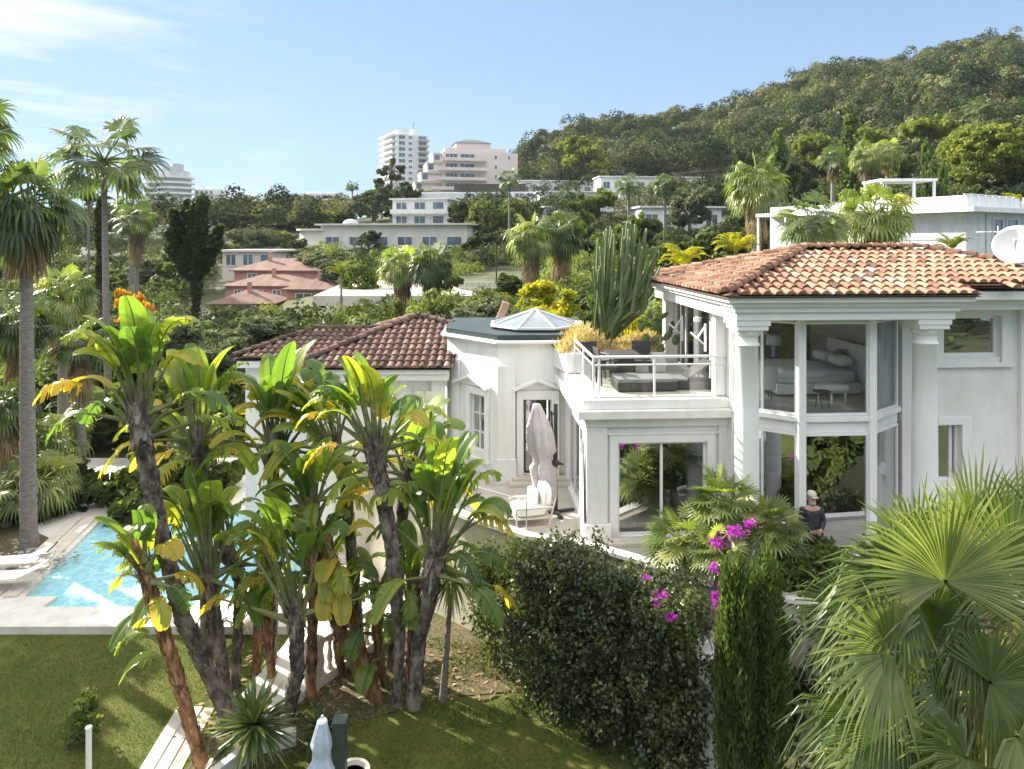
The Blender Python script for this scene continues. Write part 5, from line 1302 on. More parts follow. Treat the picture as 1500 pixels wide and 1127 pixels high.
for k in range(6):
    z=zt-3.3*(k+1)+.2
    b.part('terrace','ivory',[(-3.0-2.0*k,-.02,2+1.5*k*.2,16,z-.2 if k<5 else 0,z+2.6),(-3.2-2.0*k,.2,1.7,16.3,z+2.61,z+2.9)])
    b.win(-2.6-2.0*k,-.6-2.0*k,z+.3,z+2.3,y=2+1.5*k*.2,mull=0)
# lower white slab with hedge on it
b=Bld(612,190,terrain(690,190)-3,-5,'long white terrace block with planted roof below the pink building')
t=lambda py:ZC-(py-HZ)*.19-b.o.z
b.part('wall','white_far',[(0,41,0,12,0,t(282)),(-.5,12,-.6,-.05,t(296),t(284)),(12.5,52,-1.2,-.05,t(300),t(293))])
for k in range(8): b.win(13+k*3.5,15.7+k*3.5,t(291),t(284),mull=1)
b.part('roof_planting','darkint',[(10,30,1,5,t(282)+.01,t(270))])
# white terraces stepping to the right
def low_villa(px0,px1,pt,pb,Y,yaw,label,nw,mat='white_far',over=.6,name='hillside_villa',depth=9,floors=1):
    b=Bld(px0,Y,ZC-(pb-HZ)*Y/1000-.5,yaw,label,'house',name); w_=(px1-px0)*Y/1000/math.cos(R(yaw)); h=(pb-pt)*Y/1000+.5
    b.part('wall',mat,[(0,w_,0,depth,-3,h-.3)]); b.part('roof_slab','white_far' if mat!='ivory' else mat,[(-over,w_+over,-over,depth,h-.295,h)])
    fh=(h-.3)/floors
    for f_ in range(floors):
        z=fh*f_
        for k in range(nw):
            x=w_*(k+.5)/nw; ww=w_/nw*.62; b.win(x-ww/2,x+ww/2,z+.35+ (.3 if k%3==2 else 0),z+min(fh-.35,2.5),mull=1 if k%3!=2 else 0)
        if f_>0: b.part('balcony',mat,[(0,w_,-1.6,-.14,z-.15,z+.05),(0,w_,-1.62,-1.55,z+.05,z+.85)])
    return b
low_villa(762,900,264,282,215,6,'white terrace house right of the pink building, with a row of wide windows',9,floors=1)
low_villa(790,942,280,300,175,4,'long white terrace wall house behind the thin skyline palm',10)
low_villa(885,965,240,262,235,10,'white hillside house with awnings below the wooded slope, left of the highest one',5)
low_villa(962,1072,228,248,240,8,'highest long white house at the foot of the wooded slope',7)
low_villa(880,1035,258,276,200,6,'low white house with long roof terrace under the highest one',9)
low_villa(940,1060,302,330,120,5,'small white house with flat roof behind the candelabra cactus',4)
low_villa(575,657,291,330,150,-10,'white flat roofed two storey villa above the curved balcony villa',3,floors=2)
b=low_villa(470,686,328,362,130,-8,'cream villa with long curved balcony and square window, centre left',6,'ivory',.9)
mb=MB(); c=b.f(-1.5,4,0); mb.lathe(c,[(4.2,0),(4.2,3.6),(4.8,3.62),(4.8,4.0)],28); mb.build('round_bay',M['ivory'],b.e)
mb=MB(); mb.lathe(b.f(-1.5,4,0),[(5.6,-.3),(5.6,.9),(5.4,.9),(5.4,0),(4.21,0)],28); mb.build('balcony',M['ivory'],b.e)
b.part('balcony','ivory',[(2,27,-1.8,-.15,-.3,0),(2,27,-1.82,-1.7,0,.9)])
mb=MB(); mb.lathe(b.f(4,5,4.9),[(1.6,0),(1.5,.4),(1.1,.8),(.4,1.05)],16); mb.build('roof_dome',M['grey_far'],b.e)
low_villa(326,404,366,388,105,-5,'low shed with blue grey flat roof left of the cream villa',3,'ivory')
low_villa(800,872,302,316,150,12,'small white outbuilding behind the pair of shaggy palms',3)

# coral houses with tiled roofs
def hip_house(px,Y,zb,yaw,w_,d_,h,rh,label,wins):
    b=Bld(px,Y,zb,yaw,label,'house','tiled_house'); b.part('wall','coral',[(0,w_,0,d_,-1,h)])
    o=.5; q=[b.f(-o,-o,h),b.f(w_+o,-o,h),b.f(w_+o,d_+o,h),b.f(-o,d_+o,h)]; k=min(w_,d_)/2+o
    if w_>=d_: r1,r2=b.f(k-o,d_/2,h+rh),b.f(w_-k+o,d_/2,h+rh); F_=[[q[0],q[1],r2,r1],[q[1],q[2],r2],[q[2],q[3],r1,r2],[q[3],q[0],r1]]
    else: r1,r2=b.f(w_/2,k-o,h+rh),b.f(w_/2,d_-k+o,h+rh); F_=[[q[0],q[1],r1],[q[1],q[2],r2,r1],[q[2],q[3],r2],[q[3],q[0],r1,r2]]
    mb=MB()
    for f_ in F_: mb.poly(f_)
    mb.poly([p-V_((0,0,.15)) for p in q][::-1])
    for i in range(4): a,c=q[i],q[(i+1)%4]; mb.poly([a-V_((0,0,.15)),c-V_((0,0,.15)),c,a])
    rf=mb.build('roof',M['tile_far'],b.e)
    for cxx in ((w_*.3,w_*.72) if rh>1.5 and w_>10 else (w_*.5,)):
        mb=MB(); mb.box(cxx,cxx+.45,d_*.35,d_*.35+.4,h+.3,h+rh+.9,fr=b.f); mb.build('chimney',M['coral'],rf)
    for x0,x1,z0,z1 in wins: b.win(x0,x1,z0,z1)
    return b
hip_house(343,98,2.6,-6,12.5,8,3.4,1.6,'upper coral house with tiled hip roof and two chimneys',[(2,3.4,1.6,3.0),(5,6.4,1.6,3.0)])
hip_house(330,90,1.0,-4,10.5,7,3.3,1.3,'middle coral house with pale shutters in front of the upper one',[(1.2,2.2,1.5,2.8),(3.4,5.2,1.3,2.8),(6.4,7.6,1.4,2.8)])
hip_house(420,85,.8,-10,6.2,6,3.4,1.3,'coral house with large white framed window at the right of its row',[(1.2,3.4,1.1,2.9)])
hip_house(308,80,-.2,5,7.0,7,3.0,1.5,'lowest coral house whose plain gable faces the olive trees',[])

# white modern house at the right
Y=44; zb=ZC-(382-HZ)*Y/1000
mh=Bld(1415,Y,zb-2,30,'white modern cubic house with sunlit side wall and roof railing, behind the tiled hip roof','house','modern_house')
b=mh; hz=lambda py: ZC-(py-HZ)*Y/1000-b.o.z
def rail_far(b,x0,x1,y,z,h=.8,step=1.1,name='railing'):
    mb=MB(); mb.box(x0,x1,y,y+.04,z+h-.05,z+h,fr=b.f); mb.box(x0,x1,y,y+.03,z+h*.5,z+h*.5+.03,fr=b.f); x=x0
    while x<=x1: mb.box(x,x+.05,y,y+.05,z,z+h-.05,fr=b.f); x+=step
    return mb.build(name,M['metal'],b.e)
b.part('wall','white_far',[(0,7,0,9.5,0,hz(286)),(.3,7,9.51,15.5,0,hz(289)),(7.01,16,.6,9,0,hz(306))])
b.part('roof_slab','white_far',[(-1.1,7.3,-1.0,9.6,hz(311),hz(304)),(-1.6,.29,9.62,15.4,hz(308),hz(302)),(7.02,16.3,-.4,9,hz(309),hz(305))])
for y in (3.6,9.55): b.part('wall_panel','grey_far',[(-.05,-.004,y,y+.08,0,hz(312))])
b.part('wall_panel','grey_far',[(2.4,2.46,-.06,-.004,0,hz(312))]); b.part('wall_panel','grey_far',[(-.04,-.003,0,9.5,hz(352),hz(345))])
b.win(3.2,4.6,hz(350),hz(318),mull=0); b.win(5.0,6.6,hz(350),hz(318),mull=0)
for y in (15.2,12.5): b.part('canopy_post','white_far',[(-1.5,-1.35,y,y+.15,0,hz(308)-.01)])
rail_far(b,7.3,15.5,-.1,hz(305)+.01,.9,.9); rail_far(b,.2,6.8,.2,hz(286)+.01,.12,.9)
b.part('roof_planter','grey_far',[(8.5,10,1.0,2.0,hz(305)+.01,hz(305)+.8)])
b.part('awning_stay','grey_far',[(-1.0,-.95,2.0,2.05,hz(304)+.01,hz(296)),(-1.0,-.95,6.0,6.05,hz(304)+.01,hz(296))])
# pergola
Y=58; b=Bld(1291,Y,ZC-(292-HZ)*Y/1000,-2,'white roof pergola on square posts in front of the clipped column trees','pergola','pergola')
b.part('roof','white_far',[(0,4.7,0,3.4,1.55,1.75)]); 
for x,y in ((.1,.1),(2.7,.1),(4.4,.1),(.1,3.1),(4.4,3.1)): b.part('post','white_far',[(x,x+.18,y,y+.18,-1.5,1.549)])
# parking deck, fence and lamp post
mb=MB(); mb.prism([(-17.5,60),(-1.5,60),(2,66),(6,84),(-20,84)],4.4,5.28); e=mb.build('parking_deck',M['patio'],origin=(-8,72,4.6)); e['kind']='structure'
mb=MB(); mb.prism([(-17,48),(-9,48),(-8,60),(-18,60)],1.8,3.0); e=mb.build('paved_yard',M['patio'],origin=(-13,54,1.8)); e['kind']='structure'
fb=Bld(672,62,5.3,0,'long thin metal railing along the pale parking deck','fence','metal_fence'); rail_far(fb,0,8,0,0,1.1,.5,'rail')
lp=empty('street_lamp',P(727,412,60),'thin dark lamp post on the parking deck','lamp'); z=P(727,412,60)
mb=MB(); mb.tube([z,z+V_((0,0,3.4))],.07,6); mb.build('pole',M['dark'],lp); mb=MB(); mb.box(z.x-.4,z.x+.4,z.y-.1,z.y+.1,z.z+3.4,z.z+3.5); mb.build('lamp_head',M['dark'],lp)

# ---------------------------------------------------------------- named trees in the middle distance
T=tree
T('layered',573,232,66,200,'dark layered conifer standing in front of the tall tower',rot=1)
T('round_dark',548,262,78,185,'dark tree mass left of the layered conifer'); T('round_dark',600,262,40,190,'round dark tree between the layered conifer and the pink building')
T('round_mid',617,268,40,195,'green tree at the foot of the pink terraces')
T('round_dark',675,284,56,140,'olive brown round tree left of the clipped ones below the white terrace block'); T('clipped',708,294,46,135,'round clipped tree left of its twin, below the white terrace block'); T('clipped',752,290,46,136,'round clipped tree right of its twin, behind the thin skyline palm')
T('round_dark',712,328,66,105,'dark green dense tree right of the cream villa'); T('shrub_dark',478,350,110,112,'dark clipped hedge mass below the cream villa balcony','hedge','hedge'); T('shrub_dark',570,350,110,111,'dark clipped hedge mass below the cream villa windows','hedge','hedge')
T('shrub_dark',640,358,100,105,'dark hedge between the cream villa and the parking deck','hedge','hedge')
T('olive',500,372,60,88,'grey olive tree in front of the cream villa hedge'); T('clipped',527,386,54,70,'round clipped dark tree left of the twin shaggy palms by the yard')
T('olive',455,362,60,100,'silvery bush right of the coral houses'); T('round_mid',382,376,36,107,'round green tree in front of the low shed'); T('round_mid',452,372,44,108,'light green tree beside the upper coral house')
for i,(px,tp,w_,Y,key,lb) in enumerate([(345,300,60,170,'round_dark','dark tree on the left skyline beside the ivy clad tree'),(385,292,60,175,'round_dark','dark tree group top on the left skyline left of the low white block'),(420,304,50,165,'round_mid','green tree under the low white block on the skyline'),(455,302,60,160,'round_light','yellow green tree crown below the low white block'),(500,300,50,170,'round_mid','green tree right of the low white block'),(360,330,56,140,'olive','grey green tree left of the cream villa'),(405,330,56,140,'round_mid','leafy tree touching the left end of the cream villa'),(430,345,40,125,'shrub_dark','dark shrub in front of the round bay of the cream villa'),(330,345,50,125,'round_mid','green tree above the low shed'),(290,330,80,150,'round_dark','dark tree behind the ivy clad tree'),(235,330,80,150,'round_mid','green tree left of the ivy clad tree'),(180,335,80,160,'round_dark','dark tree behind the silver palm at the left'),(120,330,90,160,'round_dark','dark tree on the skyline left of the slim tall palm'),(60,350,90,150,'round_mid','green tree behind the big left palm'),(270,370,70,100,'round_mid','green tree right of the orange one'),(232,360,60,100,'olive','grey tree above the orange one'),(90,370,90,110,'round_dark','dark tree seen between the two tall palms'),(150,380,80,95,'round_mid','green tree behind the slim tall trunk'),(10,370,90,110,'round_dark','dark tree behind the big palm at the left edge')]):
    T(key,px,tp,w_,Y,lb)
# ivy clad forked tree and the dark narrow one
def ivy_tree(px,top,Y,w_,pb,label,seed,single=False):
    z0=terrain(px,Y); x=(px-750)*Y/1000; e=empty('ivy_clad_tree',(x,Y,z0),label,'tree'); rs=np.random.RandomState(seed)
    s=Y/1000; zt=ZC-(top-HZ)*s; pts=[];
    zc=ZC-(pb-HZ)*s
    br=[(0,0,z0+.2,0,0,zt)]+([] if single else [(0,0,zc,-w_*.46*s,0,zt-1.1),(0,0,zc-.4,w_*.46*s,.4,zt-2.4),(0,0,zc,-w_*.24*s,.5,zt-.2),(0,0,zc,w_*.2*s,-.4,zt+.1),(0,0,zc-.6,-w_*.5*s,-.3,zt-2.6)])
    for (a,b,c,d,e2,f) in br:
        n=2300; t=rs.uniform(0,1,n); cx_=x+a+(d-a)*np.sqrt(t); cy_=Y+b+(e2-b)*t; cz_=c+(f-c)*t; r=w_*s*(.13 if single else .10)*(.7+.9*t)*(1+.35*np.sin(t*17+a*9+d*5))*(1-.5*np.clip(t-.85,0,1)/.15)
        q=rs.normal(size=(n,3)); q/=np.linalg.norm(q,axis=1,keepdims=True); pts.append(np.stack([cx_,cy_,cz_],1)+q*r[:,None]*rs.uniform(.6,1.1,(n,1)))
    pts=np.concatenate(pts); quads_object('crown',leaf_quads(pts,.28*s*18,rs,None,1.4),rs.uniform(0,.7,len(pts)),LM['dark'],e)
    mb=MB(); mb.tube([(x,Y,z0-.1),(x,Y,zt-1)],[.3,.12],8); mb.build('trunk',M['bark'],e)
ivy_tree(286,292,56,70,400,'tall ivy clad tree with forked dark crown in front of the curved tower',61)
ivy_tree(146,292,58,34,400,'narrow dark ivy clad tree behind the slim tall palm trunk',62,True)
# palms in the middle distance
palm(746,262,19,125,'thin tall palm in front of the pink building, right side','a',.22,None); palm(516,272,11,170,'thin small palm on the skyline left of the dark tree mass','b',.2,None); 
palm(778,345,42,48,'shaggy palm left of its neighbour above the golden bushes','m',.3,1,rot=1); palm(822,340,44,50,'shaggy palm right of its neighbour above the golden bushes','c',.3,1,rot=2)
palm(590,388,40,52,'shaggy low palm left of its twin before the parking deck','l',.25,0,rot=3); palm(633,384,42,50,'shaggy dark palm right of its twin before the parking deck','c',.25,0,rot=1)
palm(1108,268,50,62,'big bushy palm above the left end of the tiled hip roof','m',.4,1,rot=4,stretch=1.1); palm(921,272,22,105,'palm in front of the low white house, left one of two','a',.25,None,rot=1); palm(974,270,22,100,'palm in front of the low white house, right one of two','c',.25,None,rot=2)
palm(1190,325,52,27,'dark green palm in front of the modern house, left one of two','a',.2,None,rot=1,zb=3); palm(1278,315,62,28,'light green palm in front of the modern house, right one of two','l',.22,0,rot=2,zb=3)
palm(1220,232,24,75,'tall palm left of the cypress above the modern house','b',.25,0,rot=1); palm(1268,228,28,80,'palm right of the cypress above the modern house','m',.25,0,rot=2); palm(1300,222,26,84,'palm between cypress and clipped columns on the slope','l',.25,0,rot=3)
palm(1440,155,16,170,'far palm high on the slope, near the right edge','b',.25,None,rot=3); palm(1425,158,13,175,'far palm high on the slope left of its neighbour','a',.25,None,rot=1)
palm(372,294,10,180,'tiny palm on the left skyline, leftmost of the small row','a',.2,None); palm(395,292,11,180,'tiny palm on the left skyline, rightmost of the small row','b',.2,None)
def feather(px,cy,rpx,Y,label,key,rot=0,zb=None):
    c=P(px,cy,Y); z0=terr_xy(c.x,Y) if zb is None else zb; e=empty('feather_palm',(c.x,Y,z0),label,'palm tree'); r=rpx*Y/1000
    if c.z>z0+.3: trunk_mesh([(c.x,Y,z0-.1),tuple(c)],.12,.10,True,1,8).build('trunk',M['palmbark'],e,smooth=True)
    inst('crown',CR[key],e,(r,r,r*1.1),loc=(0,0,max(0,c.z-z0)),rot=(0,0,rot))
feather(1078,372,42,34,'bright feather palm above the left slope of the tiled hip roof, right one','fea_y',1); feather(1000,392,46,30,'golden feather palm behind the left eave of the tiled hip roof','fea_y',2); feather(1480,300,22,60,'golden feather palm on the roof garden of the modern house','fea_y',3)
feather(770,470,30,27,'small feather palm behind the skylight','fea',1); feather(940,505,26,22.5,'arching feather palm between cactus and villa','fea_y',1,zb=6.6); feather(130,300,40,60,'feather palm behind the slim tall trunk','fea_d',1); feather(500,405,30,60,'feather palm beside the yard','fea',2)
feather(1395,368,34,24,'feathery shrub behind the right end of the tiled hip roof','fea',2)
# right slope trees
T('big_round',1440,176,124,105,'large rounded yellow green tree on the slope at the right',rot=1); T('round_dark',1495,205,80,102,'darker rounded tree at the right edge beside the large yellow green one')
T('umbrella',1362,168,84,125,'umbrella pine with flat light green crown left of the large rounded tree',rot=0.5)
T('cypress',1246,182,34,95,'tall dark cypress on the slope above the pergola'); T('cypress',1140,200,30,120,'dark cypress left of the bushy palm crown'); T('round_dark',1090,192,44,125,'dark tree above the bushy palm')
for i,(px,tp,Y,w_) in enumerate([(1311,236,66,12),(1358,205,68,13),(1368,237,60,14),(1381,238,59,13)]):
    T('column',px,tp,w_,Y,['clipped column tree standing left of the pergola roof','tallest clipped column tree behind the pergola','clipped column tree right of the pergola, left one of the close pair','clipped column tree right of the pergola, right one of the close pair'][i])
T('round_dark',1170,222,60,110,'dark tree between the cypresses'); T('round_dark',1210,262,60,80,'dark tree behind the light green palm'); T('shrub_dark',1150,285,80,75,'dark shrub mass right of the bushy palm','shrub','shrub')
T('shrub_dark',1000,318,120,70,'long dark hedge in front of the small flat roofed house','hedge','hedge'); T('shrub_dark',1085,322,90,66,'dark hedge below the bushy palm','hedge','hedge'); T('olive',1010,262,60,105,'silver grey tree below the highest white house'); T('round_mid',870,262,60,130,'green tree below the low white house, left side'); T('shrub_mid',840,286,70,120,'green shrub bank behind the pair of shaggy palms','shrub','shrub')
T('round_light',850,194,56,230,'bright yellow green tree at the foot of the wooded slope, left one'); T('round_light',868,208,44,225,'bright yellow green tree at the foot of the wooded slope, right one')
T('round_mid',900,318,70,80,'green tree behind the cactus top'); T('round_dark',850,320,70,85,'dark tree between shaggy palm and cactus'); T('round_mid',945,300,50,95,'green tree right of the cactus top'); T('clipped',1010,385,70,36,'dark green hedge end behind the golden feather palm','hedge','hedge')
T('round_mid',1130,225,50,130,'green tree above the cypress on the slope'); T('round_light',1190,190,50,150,'light green tree left of the tall dark cypress'); T('round_light',1265,180,50,140,'light green tree right of the tall dark cypress'); T('round_mid',1310,200,60,120,'green tree above the pergola'); T('shrub_mid',1430,280,90,62,'green shrub bank behind the roof railing','shrub','shrub'); T('shrub_dark',1410,265,70,80,'dark shrub under the large rounded tree','shrub','shrub')
T('round_mid',660,395,40,60,'small green tree beside the deck railing'); T('shrub_dark',745,395,50,56,'dark shrub at the end of the parking deck','shrub','shrub'); T('round_dark',540,330,40,120,'dark bush before the cream villa, left part','shrub','shrub')

# ---------------------------------------------------------------- wooded hill and undergrowth (uncountable)
def woods(name,label,n,region,rad,quads,leaf,mat,seed,kind="stuff"):
    rs=np.random.RandomState(seed); Q=[];RN=[]; cnt=0; tries=0
    while cnt<n:
        px,Y=region(rs)
        x=(px-750)*Y/1000; z=terrain(px,Y)
        r=rs.uniform(*rad)*(1 if Y>150 else .55); hh=r*rs.uniform(.55,.95); tries+=1
        if tries>n*12: break
        if avoid(px,Y,z+hh*1.25,z,r): continue
        cnt+=1; tone=rs.uniform(.04,.96)
        m=quads; k=rs.randint(4,7); bc=rs.normal(size=(k,3))*np.array([.42,.42,.22])*r; bc[:,2]=np.abs(bc[:,2])
        bi=rs.randint(0,k,m); d=rs.normal(size=(m,3)); d/=np.linalg.norm(d,axis=1,keepdims=True); d[:,2]=np.abs(d[:,2])*.9-.12
        p=bc[bi]+d*(r*.5*rs.uniform(.75,1.08,(m,1))); p[:,2]*=hh/r*1.5
        p+=np.array([x,Y,z+hh*(.85 if Y>150 else .35)])
        q=leaf_quads(p,leaf*r/4,rs,d,1.5,jit=.22); Q.append(q); RN.append(np.clip(tone+rs.uniform(-.13,.13,m)+.1*(bi%2),0,1))
    Q=np.concatenate(Q); RN=np.concatenate(RN)
    o=quads_object(name,Q,RN,LM[mat]); return tag(o,label,kind=kind)
RECT=[(545,775,196,300,225),(600,905,262,302,185),(755,945,262,300,170),(880,1078,226,280,196),(570,662,290,326,148),(425,695,325,364,126),(320,410,363,390,102),(300,500,392,462,78),(500,780,385,432,60),(935,1065,300,328,118),(214,322,248,318,380),(428,510,280,304,325),(1140,1500,283,360,42),(1285,1380,260,292,55),(545,630,190,285,340)]
def avoid(px,Y,ztop=None,z=None,r=4):
    a=HZ-(ztop-ZC)*1000/Y; b=HZ-(z-ZC)*1000/Y; m=r*700/Y
    for p0,p1,r0,r1,yb in RECT:
        if p0-m<px<p1+m:
            if Y<yb-1 and a<r1-.15*(r1-r0) and b>r0: return True
            if yb-4<Y<yb+26: return True
    return False
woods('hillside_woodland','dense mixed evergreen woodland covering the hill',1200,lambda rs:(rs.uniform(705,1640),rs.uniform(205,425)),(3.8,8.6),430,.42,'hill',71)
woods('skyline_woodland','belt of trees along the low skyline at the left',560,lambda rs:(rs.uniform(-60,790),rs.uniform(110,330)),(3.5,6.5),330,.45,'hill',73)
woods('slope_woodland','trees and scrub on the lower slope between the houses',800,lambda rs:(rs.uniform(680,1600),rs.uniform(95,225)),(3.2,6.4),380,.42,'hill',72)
woods('garden_scrub','mixed garden shrubs on the gentle slope between the houses',720,lambda rs:(rs.uniform(-100,1400),rs.uniform(36,120)),(2.0,4.6),420,.42,'mid',74)
woods('valley_scrub','dark shrubbery covering the gardens at the left',220,lambda rs:(rs.uniform(-150,560),rs.uniform(34,120)),(3,6),420,.45,'dark',75)
# trees behind the camera, seen mirrored in the panes
rs=np.random.RandomState(90)
for i,(x,y,h,w_) in enumerate([(6.3,3.2,5.0,4.6),(9.8,3.8,5.4,4.8),(12.8,4.5,5.4,4.6),(2.8,2.6,4.4,4)]):
    me,tm,pw=PROTO[['round_mid','round_dark'][i%2]]; e=empty('tree',(x,y,0),['green garden tree mirrored in the centre pane of the bay','dark garden tree mirrored beside the green one','green garden tree mirrored in the right panes','dark garden tree mirrored in the terrace wing doors'][i],'tree')
    inst('crown',me,e,(w_/pw,w_/pw,h)); inst('trunk',tm,e,(w_/pw,w_/pw,h))

for i,(x,y,h,w_) in enumerate([(-22,20.3,11,5.5),(-24.5,23.2,12,5.5),(-18.5,15.8,7,4),(-21.3,22.4,10.5,4)]):
    me,tm,pw=PROTO[['round_mid','olive'][i%2]]; e=empty('tree',(x,y,0),['tall tree just outside the left edge that shades the lawn','tree behind the one that shades the lawn, outside the left edge','smaller tree beside the lawn, outside the left edge','grey green tree left of the lawn, outside the left edge'][i],'tree')
    inst('crown',me,e,(w_/pw,w_/pw,h)); inst('trunk',tm,e,(w_/pw,w_/pw,h))

for i,(x,y,h,w_) in enumerate([(4.5,5.4,3.4,3.2),(8.2,5.9,3.8,3.4),(11.2,6.4,3.9,3.4),(7.6,1.2,5.6,4),(4,-14,13,8),(13,-17,14,9),(21,-12,13,8),(-6,-18,14,9)]):
    me,tm,pw=PROTO[['shrub_mid','clipped','shrub_mid','round_dark','round_mid','round_dark','round_mid','olive'][i]]
    e=empty('tree' if i>2 else 'shrub',(x,y,0),['leafy shrub mirrored low in the bay, left of its neighbours','clipped shrub mirrored low in the centre pane of the bay','leafy shrub mirrored low in the right bay pane','dark tree mirrored above the shrubs in the bay','tall green tree mirrored in the upper panes','tall dark tree mirrored in the upper right window','tall tree mirrored at the right of the wall windows','tall grey tree mirrored in the drum door'][i],'tree' if i>2 else 'shrub')
    inst('crown',me,e,(w_/pw,w_/pw,h)); 
    if tm: inst('trunk',tm,e,(w_/pw,w_/pw,h))

# thin sea haze over the whole place
hm,hn,ho=new_mat('haze'); pv=hn.nodes.new('ShaderNodeVolumePrincipled'); pv.inputs['Density'].default_value=.00008; pv.inputs['Color'].default_value=(.86,.92,1,1); pv.inputs['Anisotropy'].default_value=.2
hn.links.new(pv.outputs[0],ho.inputs['Volume'])
mb=MB(); mb.box(-1900,2000,-66,1130,-66,165); hz_=mb.build('haze',hm); hz_['kind']='stuff'; hz_['label']='pale sea haze in the air over the hillside'

rs=np.random.RandomState(99); Q=[];RN=[]
for i in range(90):
    x=rs.uniform(-70,90); y=rs.uniform(-62,-26); r=rs.uniform(3.5,6); m=260; d=rs.normal(size=(m,3)); d/=np.linalg.norm(d,axis=1,keepdims=True)
    bc=rs.normal(size=(5,3))*r*.4; p=bc[rs.randint(0,5,m)]+d*r*.55*rs.uniform(.8,1.05,(m,1)); p[:,2]*=1.3; p+=np.array([x,y,r*1.3+rs.uniform(0,4)])
    Q.append(leaf_quads(p,.8,rs,d,1.5,jit=.4)); RN.append(np.clip(rs.uniform(.1,.9)+rs.uniform(-.15,.15,m),0,1))
tag(quads_object('garden_woodland',np.concatenate(Q),np.concatenate(RN),LM['mid']),'dense trees seen mirrored in the villa windows',kind='stuff')
# ---------------------------------------------------------------- furniture and props
def cushion(mb,c,sx,sy,sz,fr=None,n=8,pw=.45):
    """puffy box"""
    def sp(t): return math.copysign(abs(t)**pw,t)
    rows=[]
    for i in range(n+1):
        v=-math.pi/2+math.pi*i/n; row=[]
        for k in range(n*2):
            u=2*math.pi*k/(n*2); p=(c[0]+sx/2*sp(math.cos(v))*sp(math.cos(u)),c[1]+sy/2*sp(math.cos(v))*sp(math.sin(u)),c[2]+sz/2*sp(math.sin(v)))
            row.append(mb.vert(fr(*p) if fr else p))
        rows.append(row)
    for a,b in zip(rows,rows[1:]):
        for k in range(n*2): mb.face((a[k],a[(k+1)%(n*2)],b[(k+1)%(n*2)],b[k]))
class Loc:
    def __init__(s,p,yaw): s.p=V_(p); s.a=R(yaw)
    def __call__(s,x,y,z): return s.p+V_((x*math.cos(s.a)-y*math.sin(s.a),x*math.sin(s.a)+y*math.cos(s.a),z))
def prt(e,name,mat,fn,**k):
    mb=MB(); fn(mb); return mb.build(name,M[mat],e,**k)
# sun loungers at the pool
def lounger(p,yaw,label):
    f=Loc(p,yaw); e=empty('sun_lounger',p,label,'sun lounger','sun loungers beside the pool')
    prt(e,'frame','stone',lambda mb:(mb.box(-.95,.95,-.34,-.29,.30,.36,f),mb.box(-.95,.95,.29,.34,.30,.36,f),mb.box(-.95,-.9,-.289,.289,.30,.36,f),mb.box(.9,.95,-.289,.289,.30,.36,f)))
    for x in (-.8,.7):
        for y in (-.31,.31): prt(e,'leg','stone',lambda mb:mb.tube([f(x,y,.3),f(x+.1,y,.01)],.02,6))
    prt(e,'sling','whitefab',lambda mb:(mb.box(-.9,.35,-.285,.285,.361,.385,f),mb.box8([f(.36,-.285,.37),f(.93,-.285,.62),f(.93,.285,.62),f(.36,.285,.37),f(.36,-.285,.395),f(.93,-.285,.645),f(.93,.285,.645),f(.36,.285,.395)])))
lounger(G(12,862,.2),8,'sun lounger nearest the lawn at the left edge of the pool deck'); lounger(G(22,838,.2),10,'sun lounger behind the first, at the left edge of the pool deck')
lounger(G(385,905,.2),60,'white sun lounger between the reddish stems on the pool deck'); lounger(G(335,912,.2),65,'pale sun lounger behind the tallest stem on the pool deck')
# planting stones by the palm
mb=MB(); rr=random.Random(4); c=G(40,822,.23)
for k in range(150):
    a=rr.uniform(0,6.28); q=rr.uniform(.3,1.25); mb.cur=rr.random(); cushion(mb,(c.x+q*math.cos(a)*1.2,c.y+q*math.sin(a)*.7,.25),rr.uniform(.08,.16),rr.uniform(.07,.12),.06,n=3,pw=1)
tag(mb.build('pebbles',surf('pebble',(.25,.25,.25),(.45,.44,.42),scale=7,rough=.8)),'grey river pebbles around the foot of the tall grey palm trunk',kind='stuff')
# patio sofa with cushions
p=G(775,765,2.9); f=Loc(p,12); e=empty('outdoor_sofa',p,'light grey outdoor lounge chair with puffy cushions on the patio','sofa')
def frm(mb):
    for y in (-.42,.42):
        mb.beam(f(-.42,y,.02),f(.40,y,.02),.04); mb.beam(f(-.42,y,.02),f(-.42,y,.5),.04); mb.beam(f(.40,y,.02),f(.58,y,.72),.04); mb.beam(f(-.42,y,.5),f(.5,y,.5),.05)
    mb.beam(f(-.42,-.42,.25),f(-.42,.42,.25),.04); mb.beam(f(.44,-.42,.25),f(.44,.42,.25),.04); mb.box(-.4,.44,-.4,.4,.22,.26,f)
prt(e,'frame','stone',frm); prt(e,'seat_cushion','whitefab',lambda mb:cushion(mb,(-.02,0,.37),.86,.78,.22,f),smooth=True)
prt(e,'back_cushion','whitefab',lambda mb:cushion(mb,(.40,.0,.70),.24,.76,.55,f),smooth=True); prt(e,'arm_cushion','whitefab',lambda mb:cushion(mb,(.12,.1,.62),.22,.5,.42,f),smooth=True)
p=G(727,760,2.9); f=Loc(p,12); e=empty('side_table',p,'low dark side table left of the patio lounge chair','table')
prt(e,'table_top','greyfab',lambda mb:mb.box(-.28,.28,-.28,.28,.32,.36,f),bevel=.01); 
for x in (-.24,.24):
    for y in (-.24,.24): prt(e,'leg','stone',lambda mb:mb.beam(f(x,y,.0),f(x,y,.32),.04))
